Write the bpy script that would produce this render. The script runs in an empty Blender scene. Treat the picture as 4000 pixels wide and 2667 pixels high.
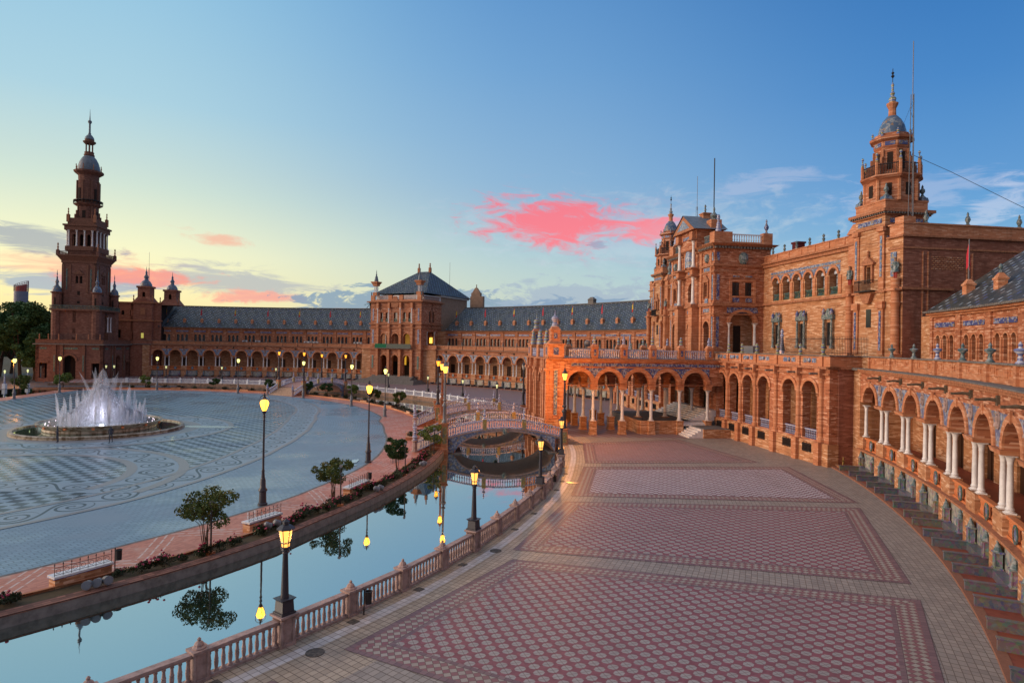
import bpy, math, random
from mathutils import Matrix, Vector
random.seed(7)
C = bpy.context.scene.collection
SC = bpy.context.scene
sin, cos, pi, R = math.sin, math.cos, math.pi, math.radians
# ---------------------------------------------------------------- camera
cam = bpy.data.cameras.new('camera'); cam.lens = 22.3727; cam.sensor_width = 36; cam.clip_end = 9000; cam.clip_start = 0.1
co = bpy.data.objects.new('camera', cam); C.objects.link(co); SC.camera = co
PITCH, ROLL = 0.004525, 0.016905
fw = Vector((0, cos(PITCH), sin(PITCH))); up = Vector((0, -sin(PITCH), cos(PITCH))); rt = Vector((1, 0, 0))
r2 = cos(ROLL)*rt + sin(ROLL)*up; u2 = -sin(ROLL)*rt + cos(ROLL)*up
CAMP = Vector((69.9967, -68.0248, 9.8734))
co.matrix_world = Matrix(((r2.x, u2.x, -fw.x, CAMP.x), (r2.y, u2.y, -fw.y, CAMP.y), (r2.z, u2.z, -fw.z, CAMP.z), (0, 0, 0, 1)))
SC.view_settings.view_transform = 'Standard'; SC.view_settings.look = 'None'; SC.view_settings.gamma = 1
SC.view_settings.exposure = 0.0

# ---------------------------------------------------------------- node helpers
class NT:
    def __init__(s, nt): s.nt = nt; nt.nodes.clear()
    def n(s, t, **k):
        x = s.nt.nodes.new(t)
        for a, b in k.items(): setattr(x, a, b)
        return x
    def put(s, sock, v):
        if isinstance(v, bpy.types.NodeSocket): s.nt.links.new(v, sock)
        elif v is not None:
            if hasattr(sock, 'default_value'):
                if sock.type == 'RGBA' and not isinstance(v, (int, float)) and len(v) == 3: v = (*v, 1)
                sock.default_value = v
    def m(s, op, a, b=None, c=None, clamp=False):
        x = s.n('ShaderNodeMath', operation=op, use_clamp=clamp)
        for i, v in enumerate((a, b, c)):
            if v is not None: s.put(x.inputs[i], v)
        return x.outputs[0]
    def vm(s, op, a, b=None, c=None):
        x = s.n('ShaderNodeVectorMath', operation=op)
        for i, v in enumerate((a, b, c)):
            if v is not None: s.put(x.inputs[i], v)
        return x.outputs['Value'] if op in ('LENGTH', 'DOT_PRODUCT', 'DISTANCE') else x.outputs[0]
    def mix(s, f, a, b, blend='MIX'):
        x = s.n('ShaderNodeMix', data_type='RGBA', blend_type=blend, clamp_factor=True)
        s.put(x.inputs[0], f); s.put(x.inputs[6], a); s.put(x.inputs[7], b); return x.outputs[2]
    def pos(s): return s.n('ShaderNodeNewGeometry').outputs['Position']
    def obj(s): return s.n('ShaderNodeTexCoord').outputs['Object']
    def uv(s): return s.n('ShaderNodeUVMap').outputs[0]
    def sep(s, v):
        x = s.n('ShaderNodeSeparateXYZ'); s.put(x.inputs[0], v); return x.outputs
    def comb(s, a, b, c=0.0):
        x = s.n('ShaderNodeCombineXYZ')
        for i, v in enumerate((a, b, c)): s.put(x.inputs[i], v)
        return x.outputs[0]
    def noise(s, v, scale, detail=3, rough=.55, dist=0.0, w=None):
        x = s.n('ShaderNodeTexNoise'); s.put(x.inputs['Vector'], v)
        x.inputs['Scale'].default_value = scale; x.inputs['Detail'].default_value = detail
        x.inputs['Roughness'].default_value = rough; x.inputs['Distortion'].default_value = dist
        return x.outputs[0]
    def white(s, v):
        x = s.n('ShaderNodeTexWhiteNoise', noise_dimensions='3D'); s.put(x.inputs['Vector'], v); return x.outputs[0]
    def whitec(s, v):
        x = s.n('ShaderNodeTexWhiteNoise', noise_dimensions='3D'); s.put(x.inputs['Vector'], v); return x.outputs[1]
    def ramp(s, f, stops, interp='LINEAR'):
        x = s.n('ShaderNodeValToRGB'); s.put(x.inputs[0], f); r = x.color_ramp; r.interpolation = interp
        while len(r.elements) > 1: r.elements.remove(r.elements[0])
        r.elements[0].position = stops[0][0]; r.elements[0].color = (*stops[0][1], 1)
        for p, c in stops[1:]:
            e = r.elements.new(p); e.color = (*c, 1)
        return x.outputs[0]
    def sm(s, v, a, b):
        x = s.n('ShaderNodeMapRange', interpolation_type='SMOOTHSTEP'); s.put(x.inputs[0], v)
        x.inputs[1].default_value = a; x.inputs[2].default_value = b; return x.outputs[0]

def srgb(r, g, b):
    f = lambda c: ((c/255+.055)/1.055)**2.4 if c/255 > .04045 else c/255/12.92
    return (f(r), f(g), f(b))

# ---------------------------------------------------------------- world: dusk sky with procedural clouds
W = bpy.data.worlds.new("World"); SC.world = W; W.use_nodes = True
N = NT(W.node_tree)
d = N.n('ShaderNodeTexCoord').outputs['Generated']
x, y, z = N.sep(d)[:3]
hyp = N.m('SQRT', N.m('ADD', N.m('MULTIPLY', x, x), N.m('MULTIPLY', y, y)))
az = N.m('MULTIPLY', N.m('ARCTAN2', x, y), 57.2958)      # degrees, 0 = +Y, positive to +X
el = N.m('MULTIPLY', N.m('ARCTAN2', z, hyp), 57.2958)
dz = N.m('ABSOLUTE', N.m('ADD', az, 48.0))                # angle from the sunset azimuth
dz = N.m('MINIMUM', dz, N.m('SUBTRACT', 360.0, dz))
e90 = N.m('DIVIDE', el, 90.0)
warm = N.ramp(e90, [(0, srgb(255, 216, 150)), (.035, srgb(255, 240, 178)), (.075, srgb(248, 246, 200)), (.13, srgb(215, 238, 215)), (.2, srgb(178, 222, 228)), (.33, srgb(142, 202, 228)), (.6, srgb(98, 160, 205)), (1, srgb(70, 125, 180))])
mid = N.ramp(e90, [(0, srgb(205, 200, 185)), (.04, srgb(200, 212, 198)), (.09, srgb(178, 207, 212)), (.16, srgb(147, 192, 217)), (.26, srgb(117, 173, 214)), (.36, srgb(90, 152, 205)), (.6, srgb(70, 128, 190)), (1, srgb(50, 100, 160))])
cold = N.ramp(e90, [(0, srgb(175, 190, 205)), (.06, srgb(135, 185, 215)), (.12, srgb(98, 164, 214)), (.22, srgb(66, 138, 200)), (.34, srgb(36, 112, 180)), (.6, srgb(26, 86, 150)), (1, srgb(22, 70, 130))])
c1 = N.mix(N.sm(dz, 14, 50), warm, mid)
c1 = N.mix(N.sm(dz, 42, 86), c1, cold)
dark = N.ramp(e90, [(0, srgb(105, 130, 165)), (.15, srgb(75, 118, 170)), (.4, srgb(40, 92, 150)), (1, srgb(22, 70, 130))])
c1 = N.mix(N.sm(dz, 80, 165), c1, dark)
cv = N.comb(N.m('MULTIPLY', az, .06), N.m('MULTIPLY', el, .30), 0.0)
n1 = N.noise(cv, 3.4, 8, .66, .8); n2 = N.noise(N.comb(N.m('MULTIPLY', az, .14), N.m('MULTIPLY', el, .34), 3.3), 3.0, 8, .66, .5)
def blob(a0, e0, wa, we, sl=0.0):
    a = N.m('DIVIDE', N.m('SUBTRACT', az, a0), wa)
    ee = N.m('SUBTRACT', N.m('SUBTRACT', el, e0), N.m('MULTIPLY', N.m('SUBTRACT', az, a0), sl))
    b = N.m('DIVIDE', ee, we)
    return N.m('SUBTRACT', 1.0, N.m('SQRT', N.m('ADD', N.m('MULTIPLY', a, a), N.m('MULTIPLY', b, b))))
def cloud(col, c, bl, n, lo, hi, amt=1.0, k=1.0):
    n = N.m('SUBTRACT', N.m('MULTIPLY', n, 1.9), .45)
    f = N.sm(N.m('ADD', N.m('MULTIPLY', bl, k), n), lo, hi)
    return N.mix(N.m('MULTIPLY', f, amt), col, c)
# soft pale veils
c1 = cloud(c1, srgb(196, 214, 222), blob(10, 10, 34, 7), n2, .95, 1.5, .45)
c1 = cloud(c1, srgb(205, 215, 232), blob(32, 11.6, 10, 2.6, .05), n1, .85, 1.3, .35)
c1 = cloud(c1, srgb(190, 205, 225), blob(21, 13.5, 10, 1.9, .04), n1, .9, 1.35, .45)
c1 = cloud(c1, srgb(205, 218, 235), blob(37, 10.5, 4.5, 2.4, .22), n1, .9, 1.3, .55)
# grey and pink banks low on the left
c1 = cloud(c1, srgb(250, 190, 160), blob(-33, 5.0, 12, 2.3, -.02), n1, .8, 1.35, .8)
c1 = cloud(c1, srgb(150, 160, 178), blob(-36.5, 6.8, 6.5, 1.5, -.12), n1, .75, 1.15, .75)
c1 = cloud(c1, srgb(172, 178, 190), blob(-24, 4.8, 14, 2.2, -.05), n1, .85, 1.25, .75)
c1 = cloud(c1, srgb(150, 172, 198), blob(-35.5, 3.9, 8, 1.3), n1, .7, 1.05, .8)
c1 = cloud(c1, srgb(252, 150, 135), blob(-31, 4.7, 8, 1.3, .05), n2, .8, 1.2, .8)
c1 = cloud(c1, srgb(252, 165, 150), blob(-22, 3.6, 7, 1.0), n2, .82, 1.2, .8)
# cumulus bank along the horizon
c1 = cloud(c1, srgb(128, 158, 184), blob(-8, 3.4, 17, 2.0), n2, .78, .95, .9)
c1 = cloud(c1, srgb(162, 180, 200), blob(6, 3.9, 13, 3.2), n2, .80, 1.1, .8)
c1 = cloud(c1, srgb(118, 150, 185), blob(7, 3.0, 12, 1.8), n2, .82, 1.0, .7)
c1 = cloud(c1, srgb(235, 190, 165), blob(-11, 2.6, 9, 1.2), n1, .95, 1.2, .6)
# the coral clouds
nw = N.noise(N.comb(N.m('MULTIPLY', az, .11), N.m('ADD', N.m('MULTIPLY', el, .34), N.m('MULTIPLY', az, .022)), 7.0), 2.6, 8, .68, .9)
c1 = cloud(c1, srgb(186, 176, 200), blob(6, 10.4, 18, 5.2, -.03), nw, .8, 1.7, .7)
c1 = cloud(c1, srgb(255, 128, 140), blob(3.9, 10.7, 11.5, 3.4, -.045), nw, .72, 1.25, .97)
c1 = cloud(c1, srgb(255, 140, 150), blob(12.4, 10.1, 6.5, 2.0, 0), nw, .75, 1.3, .85)
c1 = cloud(c1, srgb(250, 176, 150), blob(-25.2, 8.15, 4.0, .9, -.11), nw, .75, 1.35, .7)
c1 = cloud(c1, srgb(150, 165, 190), blob(7.6, 9.0, 1.8, .8), nw, .85, 1.2, .7)
c1 = N.mix(N.sm(el, 5, 14), c1, N.mix(1.0, c1, (.90, .86, .95, 1), 'MULTIPLY'))
sky = N.n('ShaderNodeTexSky', sky_type='NISHITA'); sky.sun_disc = False; sky.sun_elevation = R(3.0); sky.sun_rotation = R(-98)
# fill added to the unseen sky: brighter dome overhead, mauve-grey glow behind the camera
c1 = N.mix(N.sm(el, 34, 62), c1, (.46, .54, .68, 1))
c1 = N.mix(N.m('MULTIPLY', N.sm(N.m('ABSOLUTE', az), 75, 130), .75), c1, (.40, .38, .43, 1))
base = N.mix(N.sm(el, -1.5, .2), srgb(70, 74, 78), c1)
add = N.mix(1.0, base, N.mix(1.0, sky.outputs[0], (0.02, 0.02, 0.02, 1), 'MULTIPLY'), 'ADD')
bg = N.n('ShaderNodeBackground'); N.put(bg.inputs[0], add); bg.inputs[1].default_value = 1.0
out = N.n('ShaderNodeOutputWorld'); W.node_tree.links.new(bg.outputs[0], out.inputs[0])
W.cycles.sampling_method = 'MANUAL'; W.cycles.sample_map_resolution = 512
# afterglow: very soft low warm light from the sunset side
sl = bpy.data.lights.new('sun', 'SUN'); sl.energy = 3.7; sl.angle = R(52); sl.color = (1.0, .74, .54)
so = bpy.data.objects.new('sun', sl); C.objects.link(so)
sdir = Vector((sin(R(-98))*cos(R(10)), cos(R(-98))*cos(R(10)), sin(R(10))))
so.rotation_euler = sdir.to_track_quat('Z', 'Y').to_euler(); so.location = (-60, 30, 90)

# ---------------------------------------------------------------- mesh helpers
AX = R(8.7)
def frameM(ang):
    t = R(ang)+AX; o = (cos(t), sin(t))
    return Matrix(((o[1], o[0], 0, 0), (-o[0], o[1], 0, 0), (0, 0, 1, 0), (0, 0, 0, 1)))
M0, M90 = frameM(0), frameM(90)
def pol(r, ang): t = R(ang)+AX; return (r*cos(t), r*sin(t))
def tab(T, a):
    if a <= T[0][0]: return T[0][1]
    for (a0, r0), (a1, r1) in zip(T, T[1:]):
        if a <= a1:
            t = (a-a0)/(a1-a0); t = t*t*(3-2*t)*.0+t; return r0+(r1-r0)*t
    return T[-1][1]
def ring(u, r, z): return (r*sin(u/100), r*cos(u/100), z)
class MB:
    def __init__(s, T=None): s.v = []; s.f = []; s.T = T; s.uvs = {}; s.off = (0, 0, 0)
    def p(s, q):
        q = (q[0]+s.off[0], q[1]+s.off[1], q[2]+s.off[2])
        s.v.append(s.T(*q) if s.T else q); return len(s.v)-1
    def q(s, *pts, uv=None):
        s.f.append([s.p(a) for a in pts])
        if uv: s.uvs[len(s.f)-1] = uv
        return s
    def box(s, x0, x1, y0, y1, z0, z1, nx=1):
        for i in range(nx):
            a, b = x0+(x1-x0)*i/nx, x0+(x1-x0)*(i+1)/nx
            s.q((a, y0, z0), (b, y0, z0), (b, y0, z1), (a, y0, z1)); s.q((b, y1, z0), (a, y1, z0), (a, y1, z1), (b, y1, z1))
            s.q((a, y0, z1), (b, y0, z1), (b, y1, z1), (a, y1, z1)); s.q((b, y0, z0), (a, y0, z0), (a, y1, z0), (b, y1, z0))
        s.q((x0, y1, z0), (x0, y0, z0), (x0, y0, z1), (x0, y1, z1)); s.q((x1, y0, z0), (x1, y1, z0), (x1, y1, z1), (x1, y0, z1))
        return s
    def frust(s, cx, cy, z0, z1, a0, a1, b0=None, b1=None):   # square frustum, half sizes
        b0 = a0 if b0 is None else b0; b1 = a1 if b1 is None else b1
        A = [(cx-a0, cy-b0, z0), (cx+a0, cy-b0, z0), (cx+a0, cy+b0, z0), (cx-a0, cy+b0, z0)]
        B = [(cx-a1, cy-b1, z1), (cx+a1, cy-b1, z1), (cx+a1, cy+b1, z1), (cx-a1, cy+b1, z1)]
        for i in range(4): j = (i+1) % 4; s.q(A[i], A[j], B[j], B[i])
        s.q(*B); s.q(*A[::-1]); return s
    def lathe(s, cx, cy, prof, n=10, rot=0.0, z=0.0):
        rows = [[(cx+r*cos(rot+2*pi*i/n), cy+r*sin(rot+2*pi*i/n), z+h) for i in range(n)] for r, h in prof]
        ids = [[s.p(a) for a in row] for row in rows]
        for a, b in zip(ids, ids[1:]):
            for i in range(n): j = (i+1) % n; s.f.append([a[i], a[j], b[j], b[i]])
        s.f.append(ids[-1]); s.f.append(ids[0][::-1]); return s
    def tube(s, pts, r, n=6, r1=None):
        pts = [Vector(a) for a in pts]; rows = []
        for i, p_ in enumerate(pts):
            t = (pts[min(i+1, len(pts)-1)]-pts[max(i-1, 0)]).normalized()
            a = t.orthogonal().normalized() if abs(t.z) > .9 else Vector((0, 0, 1)).cross(t).normalized()
            b = t.cross(a); rr = r if r1 is None else r+(r1-r)*i/(len(pts)-1)
            rows.append([s.p(p_+rr*(cos(2*pi*k/n)*a+sin(2*pi*k/n)*b)) for k in range(n)])
        for a, b in zip(rows, rows[1:]):
            for i in range(n): j = (i+1) % n; s.f.append([a[i], a[j], b[j], b[i]])
        s.f.append(rows[0][::-1]); s.f.append(rows[-1]); return s
    def wall(s, x0, x1, z0, z1, ops, y0, y1, seg=10, sub=3.0):
        # wall with openings (xc, halfwidth, zbottom, zspring, arch?) ; y0 is the front
        cur = x0
        def solid(a, b):
            if b-a < 1e-4: return
            k = max(1, int(math.ceil((b-a)/sub)))
            for i in range(k):
                p, q_ = a+(b-a)*i/k, a+(b-a)*(i+1)/k
                s.q((p, y0, z0), (q_, y0, z0), (q_, y0, z1), (p, y0, z1)); s.q((q_, y1, z0), (p, y1, z0), (p, y1, z1), (q_, y1, z1))
                s.q((p, y0, z1), (q_, y0, z1), (q_, y1, z1), (p, y1, z1))
        for xc, hw, zb, zs, arch in sorted(ops):
            solid(cur, xc-hw); cur = xc+hw
            if zb > z0+1e-4:
                s.q((xc-hw, y0, z0), (xc+hw, y0, z0), (xc+hw, y0, zb), (xc-hw, y0, zb)); s.q((xc+hw, y1, z0), (xc-hw, y1, z0), (xc-hw, y1, zb), (xc+hw, y1, zb))
                s.q((xc-hw, y0, zb), (xc+hw, y0, zb), (xc+hw, y1, zb), (xc-hw, y1, zb))
            s.q((xc-hw, y0, zb), (xc-hw, y1, zb), (xc-hw, y1, zs), (xc-hw, y0, zs)); s.q((xc+hw, y1, zb), (xc+hw, y0, zb), (xc+hw, y0, zs), (xc+hw, y1, zs))
            pts = [(xc-hw*cos(pi*i/seg), zs+hw*arch*sin(pi*i/seg)) for i in range(seg+1)] if arch else [(xc-hw, zs), (xc+hw, zs)]
            for (a, za), (b, zb2) in zip(pts, pts[1:]):
                s.q((a, y0, za), (b, y0, zb2), (b, y0, z1), (a, y0, z1)); s.q((b, y1, zb2), (a, y1, za), (a, y1, z1), (b, y1, z1))
                s.q((a, y0, za), (a, y1, za), (b, y1, zb2), (b, y0, zb2)); s.q((a, y0, z1), (b, y0, z1), (b, y1, z1), (a, y1, z1))
        solid(cur, x1)
        s.q((x0, y1, z0), (x0, y0, z0), (x0, y0, z1), (x0, y1, z1)); s.q((x1, y0, z0), (x1, y1, z0), (x1, y1, z1), (x1, y0, z1)); return s
    def archring(s, xc, hw, zs, w, y0, y1, arch=1.0, seg=12, a0=0.0):
        P = []
        for i in range(seg+1):
            t = pi*i/seg; P.append(((xc-hw*cos(t), zs+hw*arch*sin(t)), (xc-(hw+w)*cos(t), zs+(hw*arch+w)*sin(t))))
        for (a, b), (c, e) in zip(P, P[1:]):
            s.q((a[0], y0, a[1]), (c[0], y0, c[1]), (e[0], y0, e[1]), (b[0], y0, b[1]))
            s.q((b[0], y0, b[1]), (e[0], y0, e[1]), (e[0], y1, e[1]), (b[0], y1, b[1]))
            s.q((a[0], y1, a[1]), (c[0], y1, c[1]), (c[0], y0, c[1]), (a[0], y0, a[1]))
        for (a, b) in (P[0], P[-1]): s.q((a[0], y0, a[1]), (b[0], y0, b[1]), (b[0], y1, b[1]), (a[0], y1, a[1]))
        return s
    def add(s, o, dx=0, dy=0, dz=0, rz=0.0, sc=1.0):
        n = len(s.v); c_, s_ = cos(rz), sin(rz)
        for v in o.v:
            X, Y, Z = v[0]*sc, v[1]*sc, v[2]*sc; q = (X*c_-Y*s_+dx+s.off[0], X*s_+Y*c_+dy+s.off[1], Z+dz+s.off[2])
            s.v.append(s.T(*q) if s.T else q)
        s.f += [[i+n for i in f] for f in o.f]; return s
    def mesh(s, name, mat, smooth=False):
        me = bpy.data.meshes.new(name); me.from_pydata([tuple(v) for v in s.v], [], s.f)
        if s.uvs:
            L = me.uv_layers.new(name='UVMap')
            for i, uv in s.uvs.items():
                for k, li in enumerate(me.polygons[i].loop_indices): L.data[li].uv = uv[k]
        me.materials.append(mat)
        if smooth:
            for p_ in me.polygons: p_.use_smooth = True
            try: me.set_sharp_from_angle(angle=R(40))
            except Exception: pass
        me.update(); return me
WM = {}
I4 = Matrix.Identity(4)
def tag(o, label=None, cat=None, group=None, kind=None):
    if label: o['label'] = label
    if cat: o['category'] = cat
    if group: o['group'] = group
    if kind: o['kind'] = kind
    return o
def link(name, data, M=I4, parent=None):
    o = bpy.data.objects.new(name, data); C.objects.link(o); WM[o.name] = M.copy()
    if parent: o.parent = parent; o.matrix_basis = WM[parent.name].inverted() @ M
    else: o.matrix_basis = M
    return o
def empty(name, M, label, cat, group=None):
    o = link(name, None, M); o.empty_display_size = .5; return tag(o, label, cat, group)
def part(name, mb, mat, parent, M=I4, smooth=False):
    me = mb.mesh(name, mat, smooth) if isinstance(mb, MB) else mb
    return link(name, me, M, parent)
def solo(name, mb, mat, label, cat, M=I4, smooth=False, group=None):
    me = mb.mesh(name, mat, smooth) if isinstance(mb, MB) else mb
    return tag(link(name, me, M), label, cat, group)
def struct(name, mb, mat, M=I4, kind='structure'):
    return tag(link(name, mb.mesh(name, mat) if isinstance(mb, MB) else mb, M), kind=kind)
def kids(o): return [c for c in C.objects if c.parent == o]
def copy_tree(root, M, label=None, group=None):
    n = root.copy(); C.objects.link(n); WM[n.name] = M.copy(); n.matrix_basis = M
    if label: n['label'] = label
    if group: n['group'] = group
    for c in root.children:
        k = c.copy(); C.objects.link(k); k.parent = n
        for g in c.children:
            h = g.copy(); C.objects.link(h); h.parent = k
    return n
def TM(x, y, z=0.0, rz=0.0, s=1.0): return Matrix.Translation((x, y, z)) @ Matrix.Rotation(rz, 4, 'Z') @ Matrix.Scale(s, 4)
# ---------------------------------------------------------------- materials
MT = {}
def mat(name, col=None, rough=.7, spec=.3, metal=0.0, emis=None, es=1.0, fn=None, bump=None, trans=0.0, alpha=None, ior=1.45):
    m = bpy.data.materials.new(name); m.use_nodes = True; k = NT(m.node_tree)
    b = k.n('ShaderNodeBsdfPrincipled'); o = k.n('ShaderNodeOutputMaterial'); k.nt.links.new(b.outputs[0], o.inputs[0])
    if fn:
        r = fn(k)
        if isinstance(r, tuple) and len(r) == 2 and not isinstance(r[0], float): col, rough = r
        else: col = r
    k.put(b.inputs['Base Color'], col); k.put(b.inputs['Roughness'], rough)
    b.inputs['Specular IOR Level'].default_value = spec; b.inputs['Metallic'].default_value = metal; b.inputs['IOR'].default_value = ior
    if trans: b.inputs['Transmission Weight'].default_value = trans
    if alpha is not None: b.inputs['Alpha'].default_value = alpha
    if emis: k.put(b.inputs['Emission Color'], emis); b.inputs['Emission Strength'].default_value = es
    if bump:
        h = bump(k); bp = k.n('ShaderNodeBump'); bp.inputs['Strength'].default_value = .35; bp.inputs['Distance'].default_value = .03
        k.put(bp.inputs['Height'], h); k.nt.links.new(bp.outputs[0], b.inputs['Normal'])
    MT[name] = m; return m
def brickf(c0, c1, c2, stain=.45):
    def f(k):
        P = k.pos(); X, Y, Z = k.sep(P)[:3]
        h = k.m('ADD', X, k.m('MULTIPLY', Y, .93))
        row = k.m('FLOOR', k.m('MULTIPLY', Z, 11.0))
        cell = k.comb(k.m('FLOOR', k.m('ADD', k.m('MULTIPLY', h, 1.9), k.m('MULTIPLY', row, .37))), row, 1.0)
        w = k.white(cell)
        n = k.noise(k.comb(k.m('MULTIPLY', h, .8), k.m('MULTIPLY', Z, 5.0), 0.0), 1.0, 4, .7)
        s = k.noise(P, .35, 4, .6)
        t = k.m('ADD', k.m('MULTIPLY', w, .55), k.m('MULTIPLY', n, .6))
        c = k.ramp(t, [(.24, c0), (.46, c1), (.66, c1), (.86, c2)])
        d_ = k.sm(s, .52, .75)
        c = k.mix(k.m('MULTIPLY', d_, stain), c, tuple(a*.42 for a in c1))
        j = k.m('LESS_THAN', k.m('FRACT', k.m('MULTIPLY', Z, 11.0)), .16)
        d3 = k.sm(k.noise(k.comb(h, k.m('MULTIPLY', Z, .12), 3.0), .9, 5, .7), .5, .72)
        c = k.mix(k.m('MULTIPLY', d3, .45), c, tuple(a*.5 for a in c1))
        return k.mix(k.m('MULTIPLY', j, .25), c, tuple(a*.55 for a in c1))
    return f
BR = mat('brick', fn=brickf((.19, .06, .03), (.40, .15, .075), (.66, .38, .25)), rough=.8)
BO = mat('ochre_brick', fn=brickf((.26, .11, .05), (.47, .225, .11), (.70, .46, .30), .35), rough=.8)
BT = mat('trim_brick', fn=brickf((.34, .13, .065), (.50, .205, .10), (.62, .33, .2), .3), rough=.75)
BD = mat('dark_brick', fn=brickf((.17, .065, .042), (.28, .11, .07), (.40, .19, .13), .5), rough=.85)  # darker brick tone for ceilings, rear blocks, link and side walls
TC = mat('terracotta', fn=lambda k: k.mix(k.noise(k.pos(), 6, 3), (.5, .15, .05), (.66, .24, .1)), rough=.6)
def stonef(c, d_=.7, sc=3.0):
    return lambda k: k.mix(k.sm(k.noise(k.pos(), sc, 5, .65), .35, .75), c, tuple(a*d_ for a in c))
MARB = mat('marble', fn=stonef((.76, .74, .73), .78, 2.2), rough=.4, spec=.4)
STON = mat('pink_stone', fn=stonef((.42, .30, .27), .55, 3.5), rough=.6)
COPE = mat('coping', fn=stonef((.20, .185, .17), .5, 4), rough=.85)
CORN = mat('cornice_brick', fn=stonef((.44, .19, .10), .5, 5), rough=.8)
GLZ = mat('window_glass', (.025, .03, .035), rough=.12, spec=.6)
GLB = mat('bright_glass', (.34, .37, .42), rough=.15, spec=.6)
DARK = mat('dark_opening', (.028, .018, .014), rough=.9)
WOOD = mat('dark_wood', (.05, .022, .012), rough=.6)
IRON = mat('iron', (.022, .02, .022), rough=.5, spec=.4)
GREY = mat('grey_metal', (.16, .165, .18), rough=.45, spec=.5)
LMET = mat('lamp_iron', (.042, .04, .05), rough=.42, spec=.5)
PLAS = mat('plaster', fn=stonef((.36, .24, .17), .75, 1.5), rough=.9)
def ceramicf(ca, cb, cc, sc=5.0, kk=1.0):
    def f(k):
        P = k.pos()
        v = k.n('ShaderNodeTexVoronoi', feature='F1'); k.put(v.inputs['Vector'], P); v.inputs['Scale'].default_value = sc
        w = k.white(v.outputs['Position'])
        c = k.ramp(w, [(0, ca), (.45, ca), (.5, cb), (.75, cb), (.8, cc), (1, cc)], 'CONSTANT')
        n = k.noise(P, sc*2.2, 3, .7)
        return k.mix(k.sm(n, .45, .62), c, ca)
    return f
TBL = mat('blue_tile', fn=ceramicf((.055, .075, .22), (.33, .37, .48), (.35, .27, .13), 7), rough=.3, spec=.5)
TLB = mat('pale_blue_tile', fn=ceramicf((.11, .16, .29), (.38, .43, .50), (.36, .28, .14), 6), rough=.3, spec=.5)
TGR = mat('green_tile', fn=ceramicf((.05, .11, .09), (.10, .17, .2), (.30, .26, .13), 6), rough=.35, spec=.5)
TWH = mat('blue_white_ceramic', fn=lambda k: k.mix(k.sm(k.m('SINE', k.m('MULTIPLY', k.sep(k.pos())[2], 30.0)), -.3, .6), (.15, .18, .36), (.46, .47, .54)), rough=.25, spec=.55)
TBN = mat('glazed_baluster', fn=lambda k: k.mix(k.sm(k.noise(k.pos(), 9, 2), .42, .6), (.62, .60, .66), (.16, .19, .38)), rough=.25, spec=.55)
TYG = mat('yellow_green_ceramic', fn=lambda k: k.ramp(k.m('FRACT', k.m('MULTIPLY', k.sep(k.pos())[2], 2.6)), [(0, (.12, .16, .34)), (.3, (.45, .45, .42)), (.5, (.09, .20, .12)), (.72, (.55, .36, .06)), (.86, (.2, .24, .34))], 'CONSTANT'), rough=.3, spec=.5)
TRM = mat('glazed_dark_ceramic', fn=lambda k: k.mix(k.sm(k.noise(k.pos(), 5, 3), .4, .65), (.07, .12, .13), (.26, .28, .27)), rough=.3, spec=.5)
DOMB = mat('dome_tile', fn=ceramicf((.07, .12, .20), (.24, .27, .29), (.26, .16, .08), 3.2), rough=.35, spec=.5)
SLAT = mat('dome_slate', fn=stonef((.17, .21, .25), .55, 2.5), rough=.45)
def rooff(k):
    o = k.uv(); U, V = k.sep(o)[:2]
    row = k.m('FLOOR', k.m('MULTIPLY', V, 2.2)); fv = k.m('FRACT', k.m('MULTIPLY', V, 2.2))
    cu = k.m('SUBTRACT', k.m('FLOOR', k.m('MULTIPLY', U, 3.45)), row); c3 = k.m('MODULO', k.m('ADD', cu, 3000.0), 4.0)
    w = k.white(k.comb(cu, row, 0.0))
    base_ = k.ramp(w, [(0, (.03, .038, .042)), (.5, (.05, .058, .06)), (1, (.085, .075, .065))])
    hi = k.ramp(k.white(k.comb(cu, row, 5.0)), [(0, (.30, .35, .40)), (.5, (.20, .26, .34)), (.72, (.05, .08, .24)), (1, (.28, .25, .22))])
    sel = k.m('MULTIPLY', k.m('LESS_THAN', c3, .5), k.m('GREATER_THAN', fv, .35))
    sel = k.m('MULTIPLY', sel, k.m('GREATER_THAN', k.white(k.comb(cu, row, 9.0)), .12))
    rib = k.m('LESS_THAN', k.m('FRACT', k.m('MULTIPLY', U, 3.45)), .35)
    c = k.mix(sel, base_, hi)
    c = k.mix(k.m('MULTIPLY', rib, .4), c, (.02, .022, .025))
    return k.mix(k.m('MULTIPLY', k.sm(k.noise(k.pos(), .5, 4), .45, .75), .45), c, (.09, .10, .075))
ROOF = mat('glazed_roof_tiles', fn=rooff, rough=.5, spec=.4)
def alcf(k):
    P = k.pos()
    bay = k.m('FLOOR', k.m('DIVIDE', k.m('MULTIPLY', k.m('ARCTAN2', k.sep(P)[1], k.sep(P)[0]), 57.2958), 2.388))
    t = k.white(k.comb(bay, 2.0, 0.0))
    ca = k.ramp(t, [(0, (.17, .20, .30)), (.25, (.10, .16, .20)), (.45, (.30, .25, .14)), (.62, (.12, .14, .28)), (.8, (.38, .22, .06)), (1, (.22, .26, .3))], 'CONSTANT')
    v = k.n('ShaderNodeTexVoronoi', feature='F1'); k.put(v.inputs['Vector'], P); v.inputs['Scale'].default_value = 7.0
    w = k.whitec(v.outputs['Position'])
    c = k.mix(.3, k.mix(.35, ca, (.03, .03, .05)), w); c = k.mix(k.sm(k.noise(P, 14, 2), .5, .6), c, k.mix(.5, ca, (.34, .30, .22)))
    return k.mix(.25, c, (.12, .12, .15))
ALC = mat('painted_tiles', fn=alcf, rough=.3, spec=.5)
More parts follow.
